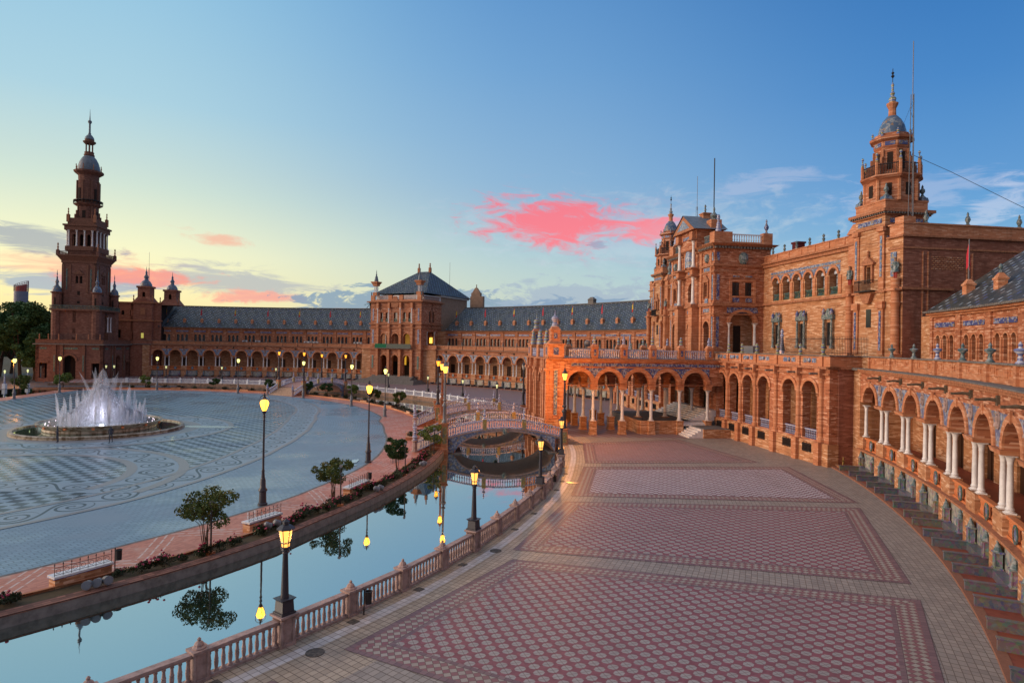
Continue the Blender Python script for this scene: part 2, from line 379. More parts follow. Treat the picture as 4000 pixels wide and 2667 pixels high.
MURT = mat('mural_tiles', fn=lambda k: k.mix(k.sm(k.noise(k.pos(), 3.2, 4, .6), .38, .62), alcf(k), (.42, .40, .34)), rough=.3, spec=.5)
REDF = mat('red_floor_tiles', fn=lambda k: k.mix(k.white(k.vm('FLOOR', k.vm('MULTIPLY', k.pos(), (4.0, 4.0, 0.0)))), (.22, .06, .04), (.30, .085, .05)), rough=.55)
RBRK = mat('kerb_brick', fn=lambda k: k.mix(k.noise(k.pos(), 9, 3), (.20, .085, .055), (.34, .16, .10)), rough=.85)
def grid(k, U, V, su, sv, w=.05):
    a = k.m('LESS_THAN', k.m('FRACT', k.m('DIVIDE', U, su)), w/su); b = k.m('LESS_THAN', k.m('FRACT', k.m('DIVIDE', V, sv)), w/sv)
    return k.m('MAXIMUM', a, b)
def cell(k, U, V, su, sv, s=0.0): return k.comb(k.m('FLOOR', k.m('DIVIDE', U, su)), k.m('FLOOR', k.m('DIVIDE', V, sv)), s)
def dirt(k, c, amt=.4, sc=.25, dk=(.10, .085, .075)):
    n = k.noise(k.pos(), sc, 6, .65); return k.mix(k.m('MULTIPLY', k.sm(n, .5, .78), amt), c, dk)
def creamf(k):
    U, V = k.sep(k.uv())[:2]
    c = k.mix(k.white(cell(k, U, V, .24, .24)), (.36, .29, .21), (.48, .39, .29))
    c = k.mix(k.m('MULTIPLY', k.sm(k.noise(k.pos(), .16, 4), .45, .7), .6), c, (.36, .31, .27))
    return dirt(k, k.mix(grid(k, U, V, .24, .24, .022), c, (.12, .085, .06)), .5, .35)
CREAM = mat('cream_tiles', fn=creamf, rough=.5, spec=.35)
def bandf(k):
    U, V = k.sep(k.uv())[:2]
    c = k.mix(k.white(cell(k, U, V, .24, .24)), (.27, .235, .205), (.36, .31, .265))
    return dirt(k, k.mix(grid(k, U, V, .24, .24, .024), c, (.14, .105, .08)), .35, .3)
BAND = mat('beige_tiles', fn=bandf, rough=.5, spec=.35)
WSTR = mat('white_tiles', fn=lambda k: dirt(k, k.mix(grid(k, *k.sep(k.uv())[:2], .24, .24, .02), k.mix(k.white(cell(k, *k.sep(k.uv())[:2], .24, .24)), (.50, .45, .42), (.64, .60, .58)), (.2, .17, .15)), .4), rough=.45, spec=.35)
MAUV = mat('mauve_tiles', fn=lambda k: dirt(k, k.mix(grid(k, *k.sep(k.uv())[:2], .24, .24, .018), k.mix(k.white(cell(k, *k.sep(k.uv())[:2], .24, .24)), (.17, .10, .11), (.24, .15, .15)), (.08, .05, .05)), .3), rough=.5, spec=.35)
def diaf(k):
    U, V = k.sep(k.uv())[:2]; a = k.m('ADD', U, k.m('MULTIPLY', V, 1.0)); b = k.m('SUBTRACT', U, k.m('MULTIPLY', V, 1.0)); s = .30
    ck = k.m('MODULO', k.m('ADD', k.m('ADD', k.m('FLOOR', k.m('DIVIDE', a, s)), k.m('FLOOR', k.m('DIVIDE', b, s))), 2000.0), 2.0)
    c = k.mix(k.m('GREATER_THAN', ck, .5), (.25, .10, .11), (.38, .34, .29))
    c = k.mix(k.m('MULTIPLY', k.white(cell(k, a, b, s, s)), .35), c, (.25, .17, .13))
    return dirt(k, k.mix(grid(k, a, b, s, s, .02), c, (.09, .055, .045)), .3)
DIAM = mat('diamond_tiles', fn=diaf, rough=.5, spec=.35)
def dotf(cw, cr):
    def f(k):
        U, V = k.sep(k.uv())[:2]; su, sv = .46, .385
        fu = k.m('SUBTRACT', k.m('FRACT', k.m('DIVIDE', U, su)), .5); fv = k.m('SUBTRACT', k.m('FRACT', k.m('DIVIDE', V, sv)), .5)
        au, av = k.m('ABSOLUTE', k.m('MULTIPLY', fu, su)), k.m('ABSOLUTE', k.m('MULTIPLY', fv, sv))
        e = k.m('MAXIMUM', k.m('DIVIDE', au, .172), k.m('MAXIMUM', k.m('DIVIDE', av, .15), k.m('ADD', k.m('DIVIDE', au, .235), k.m('DIVIDE', av, .205))))
        dot = k.m('LESS_THAN', e, 1.0)
        w = k.white(cell(k, U, V, su, sv, 1.0)); w2 = k.white(cell(k, U, V, su/2, sv/2, 2.0))
        cc = k.mix(w, tuple(a*.86 for a in cw), cw); rr = k.mix(w2, tuple(a*.78 for a in cr), cr)
        c = k.mix(dot, rr, cc)
        ln = grid(k, k.m('ADD', U, su/2+.009), k.m('ADD', V, sv/2+.009), su, sv, .018)
        c = k.mix(k.m('MULTIPLY', ln, .75), c, (.11, .06, .05))
        c = dirt(k, c, .35, .22, (.16, .11, .095))
        rg = k.m('ADD', .42, k.m('MULTIPLY', k.noise(k.pos(), .6, 4), .25))
        return (c, rg)
    return f
DOTS = mat('dotted_paving', fn=dotf((.37, .335, .31), (.27, .095, .11)), spec=.35)
DOTW = mat('pale_dotted_paving', fn=dotf((.60, .58, .58), (.24, .11, .125)), spec=.35)
def farpavef(k):
    P = k.pos(); X, Y = k.sep(P)[:2]
    s = k.m('SINE', k.m('MULTIPLY', k.m('ADD', X, k.m('MULTIPLY', Y, .55)), 5.2))
    c = k.mix(k.sm(s, -.2, .7), (.27, .215, .21), (.22, .12, .125)); return dirt(k, c, .3, .1)
FARP = mat('far_paving', fn=farpavef, rough=.5)
def cobf(k):
    P = k.pos(); X, Y, Z = k.sep(P)[:3]
    r = k.vm('LENGTH', k.comb(X, Y, 0.0)); th = k.m('MULTIPLY', k.m('ARCTAN2', Y, X), 55.0)
    row = k.m('FLOOR', k.m('DIVIDE', r, .30)); uu = k.m('ADD', th, k.m('MULTIPLY', row, .22))
    w = k.white(k.comb(k.m('FLOOR', k.m('DIVIDE', uu, .42)), row, 0.0))
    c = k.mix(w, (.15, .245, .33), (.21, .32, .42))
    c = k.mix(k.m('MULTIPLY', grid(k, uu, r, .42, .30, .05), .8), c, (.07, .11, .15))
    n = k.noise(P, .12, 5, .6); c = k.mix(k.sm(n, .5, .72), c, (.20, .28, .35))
    return (c, k.m('ADD', .22, k.m('MULTIPLY', k.sm(n, .35, .7), .3)))
COB = mat('grey_setts', fn=cobf, spec=.45)
def chkf(k):
    P = k.pos(); X, Y, Z = k.sep(P)[:3]
    rn = k.m('MULTIPLY', k.m('SUBTRACT', k.noise(P, 3, 2), .5), .12)
    a = k.m('FLOOR', k.m('DIVIDE', k.m('ADD', X, k.m('ADD', rn, 200.3)), .82)); b = k.m('FLOOR', k.m('DIVIDE', k.m('ADD', Y, k.m('ADD', rn, 200.1)), .72))
    ck = k.m('GREATER_THAN', k.m('MODULO', k.m('ADD', a, b), 2.0), .5)
    sp = k.noise(P, 16, 2)
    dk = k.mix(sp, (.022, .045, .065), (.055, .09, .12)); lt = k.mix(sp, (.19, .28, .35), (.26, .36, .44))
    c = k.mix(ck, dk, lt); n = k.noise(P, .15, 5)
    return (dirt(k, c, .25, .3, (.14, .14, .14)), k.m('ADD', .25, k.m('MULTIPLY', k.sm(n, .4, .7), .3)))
CHK = mat('checkered_pebbles', fn=chkf, spec=.42)
def scrollf(k):
    U, V = k.sep(k.uv())[:2]; L = 2.9       # U along, V across 0..3
    cu = k.m('FLOOR', k.m('DIVIDE', U, L)); par = k.m('MODULO', k.m('ADD', cu, 2000.0), 2.0)
    fu = k.m('MULTIPLY', k.m('SUBTRACT', k.m('FRACT', k.m('DIVIDE', U, L)), .5), L)
    fv = k.m('SUBTRACT', V, k.m('ADD', 1.38, k.m('MULTIPLY', par, .24)))
    sg = k.m('SUBTRACT', k.m('MULTIPLY', par, 2.0), 1.0)
    rr = k.m('SQRT', k.m('ADD', k.m('MULTIPLY', fu, fu), k.m('MULTIPLY', fv, fv)))
    th = k.m('DIVIDE', k.m('MULTIPLY', k.m('ARCTAN2', fv, fu), sg), 2*pi)
    ph = k.m('FRACT', k.m('ADD', k.m('DIVIDE', rr, .56), th))
    spi = k.m('MULTIPLY', k.m('LESS_THAN', ph, .30), k.m('LESS_THAN', rr, 1.15))
    lnk = k.m('LESS_THAN', k.m('ABSOLUTE', k.m('SUBTRACT', k.m('SUBTRACT', V, 1.5), k.m('MULTIPLY', k.m('SINE', k.m('MULTIPLY', U, pi/L)), 1.12))), .14)
    lnk = k.m('MULTIPLY', lnk, k.m('GREATER_THAN', rr, 1.0))
    sel = k.m('MAXIMUM', spi, lnk)
    sp = k.noise(k.pos(), 16, 2)
    return (dirt(k, k.mix(sel, k.mix(sp, (.20, .28, .35), (.26, .34, .41)), (.035, .06, .085)), .2, .3, (.14, .14, .14)), .38)
SCR = mat('scroll_pebbles', fn=scrollf, spec=.4)
def pinkf(k):
    P = k.pos(); X, Y, Z = k.sep(P)[:3]; U, V = k.sep(k.uv())[:2]
    c = k.mix(k.white(cell(k, U, V, .28, .14)), (.42, .14, .085), (.56, .22, .14))
    c = k.mix(k.sm(k.noise(P, .9, 5, .7), .52, .75), c, (.50, .33, .26))
    zz = k.m('PINGPONG', k.m('ADD', U, 500.0), 3.3); zl = k.m('ABSOLUTE', k.m('SUBTRACT', zz, k.m('MULTIPLY', V, 1.0)))
    l1 = k.m('LESS_THAN', zl, .07); l2 = k.m('LESS_THAN', k.m('ABSOLUTE', k.m('SUBTRACT', zl, .62)), .06)
    l = k.m('MULTIPLY', k.m('MAXIMUM', l1, l2), k.m('GREATER_THAN', k.m('FRACT', k.m('MULTIPLY', V, 1.6)), .2))
    return (k.mix(k.m('MULTIPLY', l, .8), c, (.62, .52, .46)), .45)
PINK = mat('pink_walk', fn=pinkf, spec=.35)
SOIL = mat('soil', fn=lambda k: k.mix(k.noise(k.pos(), 5, 5), (.05, .045, .02), (.13, .085, .05)), rough=.95)
WALLC = mat('canal_wall', fn=lambda k: k.mix(k.sm(k.noise(k.pos(), 1.2, 5, .7), .4, .7), (.30, .18, .12), (.11, .08, .06)), rough=.85)
COPB = mat('canal_coping', fn=lambda k: k.mix(k.m('LESS_THAN', k.m('FRACT', k.m('MULTIPLY', k.sep(k.uv())[1], 4.8)), .16), k.mix(k.white(cell(k, *k.sep(k.uv())[:2], .28, .208)), (.13, .06, .045), (.28, .13, .09)), (.05, .03, .025)), rough=.8)
CONC = mat('concrete', fn=stonef((.20, .19, .18), .55, 2.5), rough=.85)
GRND = mat('ground', fn=lambda k: k.mix(k.noise(k.pos(), .04, 4), (.05, .06, .035), (.11, .095, .07)), rough=.95)
LEAF = {}
def leafm(name, a, b, c):
    m_ = mat(name, fn=lambda k: k.ramp(k.noise(k.pos(), 2.3, 3, .7), [(.3, a), (.5, b), (.7, c)]), rough=.6, spec=.25); LEAF[name] = m_; return m_
LF1 = leafm('leaf_dark', (.018, .045, .014), (.035, .075, .02), (.07, .10, .025))
LF2 = leafm('leaf_olive', (.03, .06, .012), (.07, .10, .02), (.15, .11, .02))
LF3 = leafm('leaf_light', (.05, .09, .02), (.10, .15, .03), (.19, .20, .04))
LF4 = leafm('leaf_rose', (.018, .03, .012), (.03, .045, .018), (.06, .032, .025))
BARK = mat('bark', fn=stonef((.10, .065, .045), .5, 6), rough=.9)
FLWR = mat('petals', fn=lambda k: k.mix(k.white(k.vm('FLOOR', k.vm('MULTIPLY', k.pos(), (6., 6., 6.)))), (.32, .02, .05), (.45, .08, .15)), rough=.6)
GLW = mat('warm_glow', (.3, .2, .1), emis=(1.0, .44, .08), es=2.0)
GLO = mat('orange_glow', (1, .4, .05), emis=(1.0, .36, .03), es=2.4)
GLS = mat('strong_orange_glow', (1, .5, .1), emis=(1.0, .40, .04), es=5.0)
GLY = mat('yellow_green_glow', (1, .9, .3), emis=(.95, .90, .25), es=2.2)
GLP = mat('pale_lamp_glow', (1, .85, .5), emis=(.60, .66, .28), es=1.1)
LGL = mat('lamp_glass', (.55, .52, .45), rough=.2, spec=.5)
INNR = mat('ochre_plaster', fn=stonef((.55, .33, .07), .8, 1), rough=.9)
WHT = mat('white_stone', fn=stonef((.72, .72, .74), .85, 4), rough=.35, spec=.5)
FNT = mat('fountain_stone', fn=lambda k: k.mix(k.sm(k.noise(k.vm('MULTIPLY', k.pos(), (1.2, 1.2, .6)), 2, 4), .4, .65), (.42, .36, .27), (.16, .10, .05)), rough=.5, spec=.45)
# water: smooth dark pool that mirrors the sky
def water(name, tint, g, diff, rough, k_):
    m = bpy.data.materials.new(name); m.use_nodes = True; k = NT(m.node_tree)
    gl = k.n('ShaderNodeBsdfGlossy'); k.put(gl.inputs[0], g); gl.inputs[1].default_value = rough
    df = k.n('ShaderNodeBsdfDiffuse'); k.put(df.inputs[0], diff)
    fr = k.n('ShaderNodeLayerWeight'); fr.inputs[0].default_value = .35
    f = k.m('ADD', k_, k.m('MULTIPLY', fr.outputs['Facing'], 1-k_), clamp=True)
    mx = k.n('ShaderNodeMixShader'); k.put(mx.inputs[0], f); k.nt.links.new(df.outputs[0], mx.inputs[1]); k.nt.links.new(gl.outputs[0], mx.inputs[2])
    bp = k.n('ShaderNodeBump'); bp.inputs['Strength'].default_value = .04; bp.inputs['Distance'].default_value = .02
    k.put(bp.inputs['Height'], k.noise(k.pos(), 1.2, 3)); k.nt.links.new(bp.outputs[0], gl.inputs['Normal'])
    o = k.n('ShaderNodeOutputMaterial'); k.nt.links.new(mx.outputs[0], o.inputs[0]); return m
WATR = water('canal_water', None, (.74, .78, .76), (.02, .06, .05), .015, .68)
FWAT = water('basin_water', None, (.7, .8, .8), (.12, .16, .14), .06, .5)
def sprayf(nm, pw, amt, st0, st1):
    m = bpy.data.materials.new(nm); m.use_nodes = True; k = NT(m.node_tree)
    df = k.n('ShaderNodeBsdfDiffuse'); k.put(df.inputs[0], (.93, .94, 1.0)); tl = k.n('ShaderNodeBsdfTranslucent'); k.put(tl.inputs[0], (.9, .92, 1.0))
    a1 = k.n('ShaderNodeMixShader'); a1.inputs[0].default_value = .4; k.nt.links.new(df.outputs[0], a1.inputs[1]); k.nt.links.new(tl.outputs[0], a1.inputs[2])
    tr = k.n('ShaderNodeBsdfTransparent'); mx = k.n('ShaderNodeMixShader')
    lw = k.n('ShaderNodeLayerWeight'); lw.inputs[0].default_value = .5
    Z = k.sep(k.pos())[2]; o_ = k.obj(); oz = k.sep(o_)[2]
    body = k.m('POWER', k.m('SUBTRACT', 1.0, lw.outputs['Facing']), pw)
    fade = k.m('SUBTRACT', 1.0, k.m('MULTIPLY', k.sm(Z, 1.0, 5.5), .62))
    st = k.noise(k.vm('MULTIPLY', k.pos(), (3.5, 3.5, .22)), 1.6, 3)
    f = k.m('MULTIPLY', k.m('MULTIPLY', body, fade), k.m('ADD', st0, k.m('MULTIPLY', st, st1)), clamp=True)
    f = k.m('MULTIPLY', f, amt)
    k.put(mx.inputs[0], f); k.nt.links.new(tr.outputs[0], mx.inputs[1]); k.nt.links.new(a1.outputs[0], mx.inputs[2])
    o = k.n('ShaderNodeOutputMaterial'); k.nt.links.new(mx.outputs[0], o.inputs[0]); return m
SPRY = sprayf('water_spray', 2.2, .85, .15, .8); MIST = sprayf('water_mist', 1.5, .62, .1, .95)

TWB = mat('backlit_tower_brick', fn=brickf((.11, .05, .038), (.185, .085, .062), (.28, .15, .11), .5), rough=.85)  # brick darkened for the left tower: its backlit shade is in the colour
TWC = mat('tower_cornice', fn=stonef((.22, .105, .07), .5, 4), rough=.85)  # same backlit shade painted into the left tower's cornice tone
DALC = mat('dark_painted_tiles', fn=lambda k: k.mix(.55, alcf(k), (.05, .05, .07)), rough=.3, spec=.5)

LFP = leafm('leaf_park', (.03, .07, .022), (.05, .11, .035), (.08, .14, .04))
GARM = mat('weathered_gargoyle', fn=stonef((.13, .10, .07), .5, 8), rough=.8)
# ---------------------------------------------------------------- ground, canal, paving
RB = [(-78, 80), (-60, 79.2), (-46.5, 78.6), (-41.6, 78.35), (-37.4, 77.95), (-33, 77.35), (-28.9, 76.9), (-21, 75.9), (-14, 75.4), (-8, 74.9), (0, 74.3), (10, 73.9), (20, 73.3), (30, 72.9), (42, 73.0), (50, 73.7), (60, 74.1), (72, 74.6), (87, 74.5), (106, 74.5)]
RW = [(-78, 68.8), (-50, 68.3), (-44, 68.2), (-40, 67.8), (-37, 67.1), (-32, 66.4), (-27, 65.6), (-17, 64.3), (-8, 63.2), (5, 62.4), (15, 62.2), (30, 62.3), (45, 63.2), (60, 64.4), (85, 65.4), (106, 65.4)]
RK = [(a, r-2.0) for a, r in RW]
RP = [(-78, 63.6), (-49, 62.7), (-46.6, 62.4), (-44, 62.0), (-41, 61.8), (-33, 61.0), (-30.5, 60.5), (-25, 59.8), (-21, 59.2), (-12, 57.4), (-2, 55.6), (8.5, 55.0), (13.4, 56.0), (22, 56.4), (30, 57.0), (47, 58.0), (60, 59.3), (75, 60.3), (83, 60.2), (95, 59.6)]
PAT = [(-78, 54.6), (-47, 54.1), (-39.4, 53.1), (-27.4, 50.3), (-16, 48.0), (-5.8, 46.9), (6, 46.6), (17.5, 47.6), (30, 51.0), (47, 55.4), (62, 57.6), (75, 58.6), (95, 58.0)]
RO = [(-78, 106), (106, 106)]
ZP, ZW = -.59, -.82
def strip(mb, T0, T1, a0, a1, z0, z1=None, n=60, o0=0.0, o1=0.0):
    z1 = z0 if z1 is None else z1
    for i in range(n):
        a, b = a0+(a1-a0)*i/n, a0+(a1-a0)*(i+1)/n
        f = lambda T, t, o: (tab(T, t) if not isinstance(T, (int, float)) else T)+o
        ra, rb, sa, sb = f(T0, a, o0), f(T0, b, o0), f(T1, a, o1), f(T1, b, o1)
        ua, ub = R(a)*70, R(b)*70
        mb.q((*pol(ra, a), z0), (*pol(sa, a), z1), (*pol(sb, b), z1), (*pol(rb, b), z0), uv=[(ua, 0), (ua, sa-ra+abs(z1-z0)), (ub, sb-rb+abs(z1-z0)), (ub, 0)])
    return mb
g = MB(); g.q((-4000, -4000, -1.6), (4000, -4000, -1.6), (4000, 7000, -1.6), (-4000, 7000, -1.6)); struct('ground', g, GRND)
A0, A1 = -78, 104.5
m_ = MB(); strip(m_, RB, RO, A0, -8, 0, n=60, o0=-.3); struct('promenade', m_, BAND)
m_ = MB(); strip(m_, RB, RO, -8, A1, 0, n=80, o0=-.3); struct('promenade', m_, FARP)
m_ = MB(); strip(m_, RB, RB, A0, -8, .004, n=50, o0=-.05, o1=3.2); struct('promenade_edge_paving', m_, CREAM)
m_ = MB(); strip(m_, RB, RB, A0, -8, .008, n=50, o0=.62, o1=1.08); struct('white_paving_strip', m_, WSTR)
m_ = MB(); strip(m_, RB, RB, A0, A1, 0, -1.5, n=110, o0=-.3, o1=-.32); struct('canal_wall', m_, WALLC)
m_ = MB(); strip(m_, RB, RB, A0, A1, ZW+.02, n=110, o0=-.62, o1=-.3); strip(m_, RB, RB, A0, A1, ZW+.02, -1.5, n=110, o0=-.62, o1=-.62); struct('canal_wall_footing', m_, CONC)
m_ = MB(); strip(m_, RW, RB, A0, A1, ZW, n=110, o0=-.1, o1=-.2); struct('canal_water', m_, WATR)
# plaza side: brick coping with a concrete face
m_ = MB(); strip(m_, RW, RW, A0, A1, -.34, n=110, o0=-.62, o1=0); strip(m_, RW, RW, A0, A1, -.34, -.40, n=110, o0=0, o1=0.0); strip(m_, RW, RW, A0, A1, -.34, ZP-.2, n=110, o0=-.62, o1=-.62); struct('canal_coping', m_, COPB)
m_ = MB(); strip(m_, RW, RW, A0, A1, -.40, -1.5, n=110, o0=-.03, o1=-.03); struct('canal_edge', m_, CONC)
m_ = MB(); strip(m_, RK, RW, A0, A1, ZP+.12, n=110, o0=.1, o1=-.6); struct('planting_bed', m_, SOIL)
m_ = MB(); strip(m_, RK, RK, A0, A1, ZP+.24, n=110, o0=-.02, o1=.14); strip(m_, RK, RK, A0, A1, ZP+.24, ZP, n=110, o0=-.02, o1=-.02); struct('bed_kerb', m_, MT['trim_brick'])
m_ = MB(); strip(m_, RP, RK, A0, 96, ZP+.006, n=110, o0=-.02, o1=-.02); struct('pink_walk', m_, PINK)
m_ = MB(); strip(m_, RP, RP, A0, 95, ZP+.010, n=110, o0=-.12, o1=.10); struct('walk_edge', m_, CONC)
# plaza base polygon, closed on the open side along a line
def abp(a, b): return (a*cos(AX)-b*sin(AX), a*sin(AX)+b*cos(AX))
m_ = MB(); n = 100
o_ = (*abp(10, 0), ZP)
for i in range(n):
    a, b = -78+(95+78)*i/n, -78+(95+78)*(i+1)/n
    m_.q(o_, (*pol(tab(RP, a), a), ZP), (*pol(tab(RP, b), b), ZP))
e1 = abp(-6.5, -60); m_.q(o_, (*abp(-6.5, -62), ZP), (*pol(tab(RP, -78), -78), ZP)); m_.q(o_, (*pol(tab(RP, 95), 95), ZP), (*abp(-6.5, 57), ZP)); m_.q(o_, (*abp(-6.5, 57), ZP), (*abp(-6.5, -62), ZP))
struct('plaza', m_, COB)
m_ = MB(); o_ = (*abp(10, 0), ZP+.004)
for i in range(n):
    a, b = -78+(94+78)*i/n, -78+(94+78)*(i+1)/n
    m_.q(o_, (*pol(tab(PAT, a), a), ZP+.004), (*pol(tab(PAT, b), b), ZP+.004))
m_.q(o_, (*abp(-5.5, -54), ZP+.004), (*pol(54.6, -78), ZP+.004)); m_.q(o_, (*pol(58, 94), ZP+.004), (*abp(-5.5, 55), ZP+.004)); m_.q(o_, (*abp(-5.5, 55), ZP+.004), (*abp(-5.5, -54), ZP+.004))
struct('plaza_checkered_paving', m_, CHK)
# scroll bands
m_ = MB()
for i in range(n):
    a, b = -78+(94+78)*i/n, -78+(94+78)*(i+1)/n
    ra, rb = tab(PAT, a), tab(PAT, b); ua, ub = R(a)*49, R(b)*49; zz = ZP+.008
    m_.q((*pol(ra-3.3, a), zz), (*pol(ra-.3, a), zz), (*pol(rb-.3, b), zz), (*pol(rb-3.3, b), zz), uv=[(ua, 0), (ua, 3), (ub, 3), (ub, 0)])
cx, cy, zz = 30.5, -22.3, ZP+.012
for i in range(26):
    a, b = -10+200*i/26, -10+200*(i+1)/26
    P = lambda r, t: (cx+r*cos(R(t)), cy+r*sin(R(t)), zz)
    m_.q(P(11, a), P(14, a), P(14, b), P(11, b), uv=[(R(a)*12.4, 0), (R(a)*12.4, 3), (R(b)*12.4, 3), (R(b)*12.4, 0)])
for k in range(2):
    y0 = -25.2-16.5*k
    m_.q((-5, y0, zz+.004), (44-k*5, y0, zz+.004), (44-k*5, y0+3, zz+.004), (-5, y0+3, zz+.004), uv=[(0, 0), (49, 0), (49, 3), (0, 3)])
cx, cy = 23.6, 4.2
for i in range(48):
    a, b = 7.5*i, 7.5*(i+1); P = lambda r, t: (cx+r*cos(R(t)), cy+r*sin(R(t)), zz+.016)
    m_.q(P(10.2, a), P(13.2, a), P(13.2, b), P(10.2, b), uv=[(R(a)*11.08, 0), (R(a)*11.08, 3), (R(b)*11.08, 3), (R(b)*11.08, 0)])
struct('plaza_scroll_paving', m_, SCR)
m_ = MB()
cx, cy = 30.5, -22.3
for r0 in (10.3, 14.0):
    for i in range(26):
        a, b = -10+200*i/26, -10+200*(i+1)/26; P = lambda r, t: (cx+r*cos(R(t)), cy+r*sin(R(t)), zz+.009)
        m_.q(P(r0, a), P(r0+.75, a), P(r0+.75, b), P(r0, b))
strip(m_, PAT, PAT, -78, 94, ZP+.025, n=100, o0=-.3, o1=.15); strip(m_, PAT, PAT, -78, 94, ZP+.025, n=100, o0=-3.7, o1=-3.3)
cx, cy = 23.6, 4.2
for i in range(48):
    a, b = 7.5*i, 7.5*(i+1); P = lambda r, t: (cx+r*cos(R(t)), cy+r*sin(R(t)), zz+.020)
    m_.q(P(8.3, a), P(10.2, a), P(10.2, b), P(8.3, b)); m_.q(P(13.2, a), P(13.8, a), P(13.8, b), P(13.2, b))
struct('plaza_plain_paving', m_, mat('plain_setts', fn=lambda k: (dirt(k, k.mix(k.noise(k.pos(), 10, 3), (.18, .185, .20), (.26, .26, .27)), .3, .2, (.12, .12, .13)), .33), spec=.45))
# west side walk and street beyond the plaza
m_ = MB(); m_.q((*abp(-9.8, -70), ZP+.01), (*abp(-6.5, -70), ZP+.01), (*abp(-6.5, 60), ZP+.01), (*abp(-9.8, 60), ZP+.01), uv=[(0, 0), (0, 3.3), (130, 3.3), (130, 0)]); struct('pink_walk', m_, PINK)
m_ = MB(); m_.q((*abp(-20, -90), ZP+.001), (*abp(-9.8, -90), ZP+.001), (*abp(-9.8, 62), ZP+.001), (*abp(-20, 62), ZP+.001)); struct('street_water', m_, WATR)
m_ = MB(); m_.q((*abp(-90, -90), ZP-.02), (*abp(-20, -90), ZP-.02), (*abp(-20, 120), ZP-.02), (*abp(-90, 120), ZP-.02)); m_.q((*abp(-20, 62), ZP-.02), (*abp(8, 62), ZP-.02), (*abp(8, 90), ZP-.02), (*abp(-20, 90), ZP-.02)); struct('road', m_, mat('asphalt', fn=lambda k: k.mix(k.noise(k.pos(), 1.5, 4), (.06, .06, .07), (.11, .105, .11)), rough=.6))
# patterned paving panels
def lineint(p, u, q_, v):
    d_ = u[0]*v[1]-u[1]*v[0]; t = ((q_[0]-p[0])*v[1]-(q_[1]-p[1])*v[0])/d_; return (p[0]+u[0]*t, p[1]+u[1]*t)
def inset(Q, d_):
    L = []
    for i in range(4):
        a, b = Q[i], Q[(i+1) % 4]; u = (b[0]-a[0], b[1]-a[1]); l = math.hypot(*u); u = (u[0]/l, u[1]/l); nrm = (u[1], -u[0])
        L.append(((a[0]+nrm[0]*d_, a[1]+nrm[1]*d_), u))
    return [lineint(L[i-1][0], L[i-1][1], L[i][0], L[i][1]) for i in range(4)]
def panel(Q, ang, dm):
    z_ = .012; lay = [(0, .22, MAUV), (.22, .95, DIAM), (.95, 1.13, MAUV)]
    for d0, d1, mm in lay:
        A, B = inset(Q, d0), inset(Q, d1); m_ = MB()
        for i in range(4):
            j = (i+1) % 4; l = math.dist(A[i], A[j])
            m_.q((*A[i], z_), (*A[j], z_), (*B[j], z_), (*B[i], z_), uv=[(0, 0), (l, 0), (l-(d1-d0), d1-d0), (d1-d0, d1-d0)])
        struct('paving_border', m_, mm)
    B = inset(Q, 1.13); m_ = MB(); c_, s_ = cos(R(ang)), sin(R(ang))
    m_.q(*[(*b, z_) for b in B], uv=[(b[0]*c_+b[1]*s_, -b[0]*s_+b[1]*c_) for b in B]); struct('paving_panel', m_, dm)
panel([(56, -60), (63.2, -49.5), (79.5, -58.6), (72, -68)], 10, DOTS)
panel([(64.76, -47.56), (70.2, -38.7), (86.4, -42.7), (79.6, -55.6)], 19.7, DOTS)
panel([(70.2, -37.4), (73.55, -27.7), (92.0, -28.1), (87.1, -41.0)], 28.5, DOTS)
panel([(74.0, -26.3), (76.0, -16.1), (93.4, -14.6), (92.6, -26.9)], 36, DOTW)
panel([(76.3, -14.6), (77.3, -3.6), (88.0, .2), (91.6, -12.9)], 44, DOTS)
# outer kerb of the benches
m_ = MB(); strip(m_, 98.05, 98.4, -78, -17.2, .10, n=80); strip(m_, 98.05, 98.05, -78, -17.2, 0, .10, n=80); strip(m_, 98.05, 98.4, 49.0, 96, .10, n=80); strip(m_, 98.05, 98.05, 49.0, 96, 0, .10, n=80); strip(m_, 98.05, 98.4, 20, 50.5, .10, n=50); strip(m_, 98.05, 98.05, 20, 50.5, 0, .10, n=50); struct('brick_kerb', m_, RBRK)
m_ = MB()
for a, b in ((-78, -17.2), (20, 50.4), (62, 95)): strip(m_, 98.4, 100.4, a, b, .09, n=50)
struct('bench_floor', m_, REDF)
# ---------------------------------------------------------------- shared ornaments
COLP = [(.20, 0), (.20, .07), (.15, .09), (.19, .16), (.145, .24), (.14, .28), (.135, 1.2), (.118, 2.12), (.135, 2.15), (.125, 2.2), (.14, 2.3), (.19, 2.47), (.215, 2.5)]
def col_mb(T=None, x=0, y=0, z=0, h=2.57, s=1.0, n=10, plinth=True):
    m_ = MB(T); k = h/2.57
    m_.lathe(x, y, [(r*s, .04+zz*k*(2.5/2.54)) for r, zz in COLP], n, z=z)
    if plinth: m_.box(x-.21*s, x+.21*s, y-.21*s, y+.21*s, z, z+.06)
    m_.box(x-.22*s, x+.22*s, y-.22*s, y+.22*s, z+h-.07, z+h); return m_
URN = [(.20, 0), (.20, .06), (.14, .10), (.10, .20), (.12, .26), (.08, .36), (.10, .42), (.24, .56), (.26, .62), (.22, .66), (.09, .70), (.07, .78), (.10, .84), (.06, .92), (.02, 1.0)]
BALL = [(.16, 0), (.16, .08), (.08, .12), (.11, .22), (.15, .32), (.11, .40), (.06, .46), (.09, .52), (.14, .62), (.09, .72), (.015, .80)]
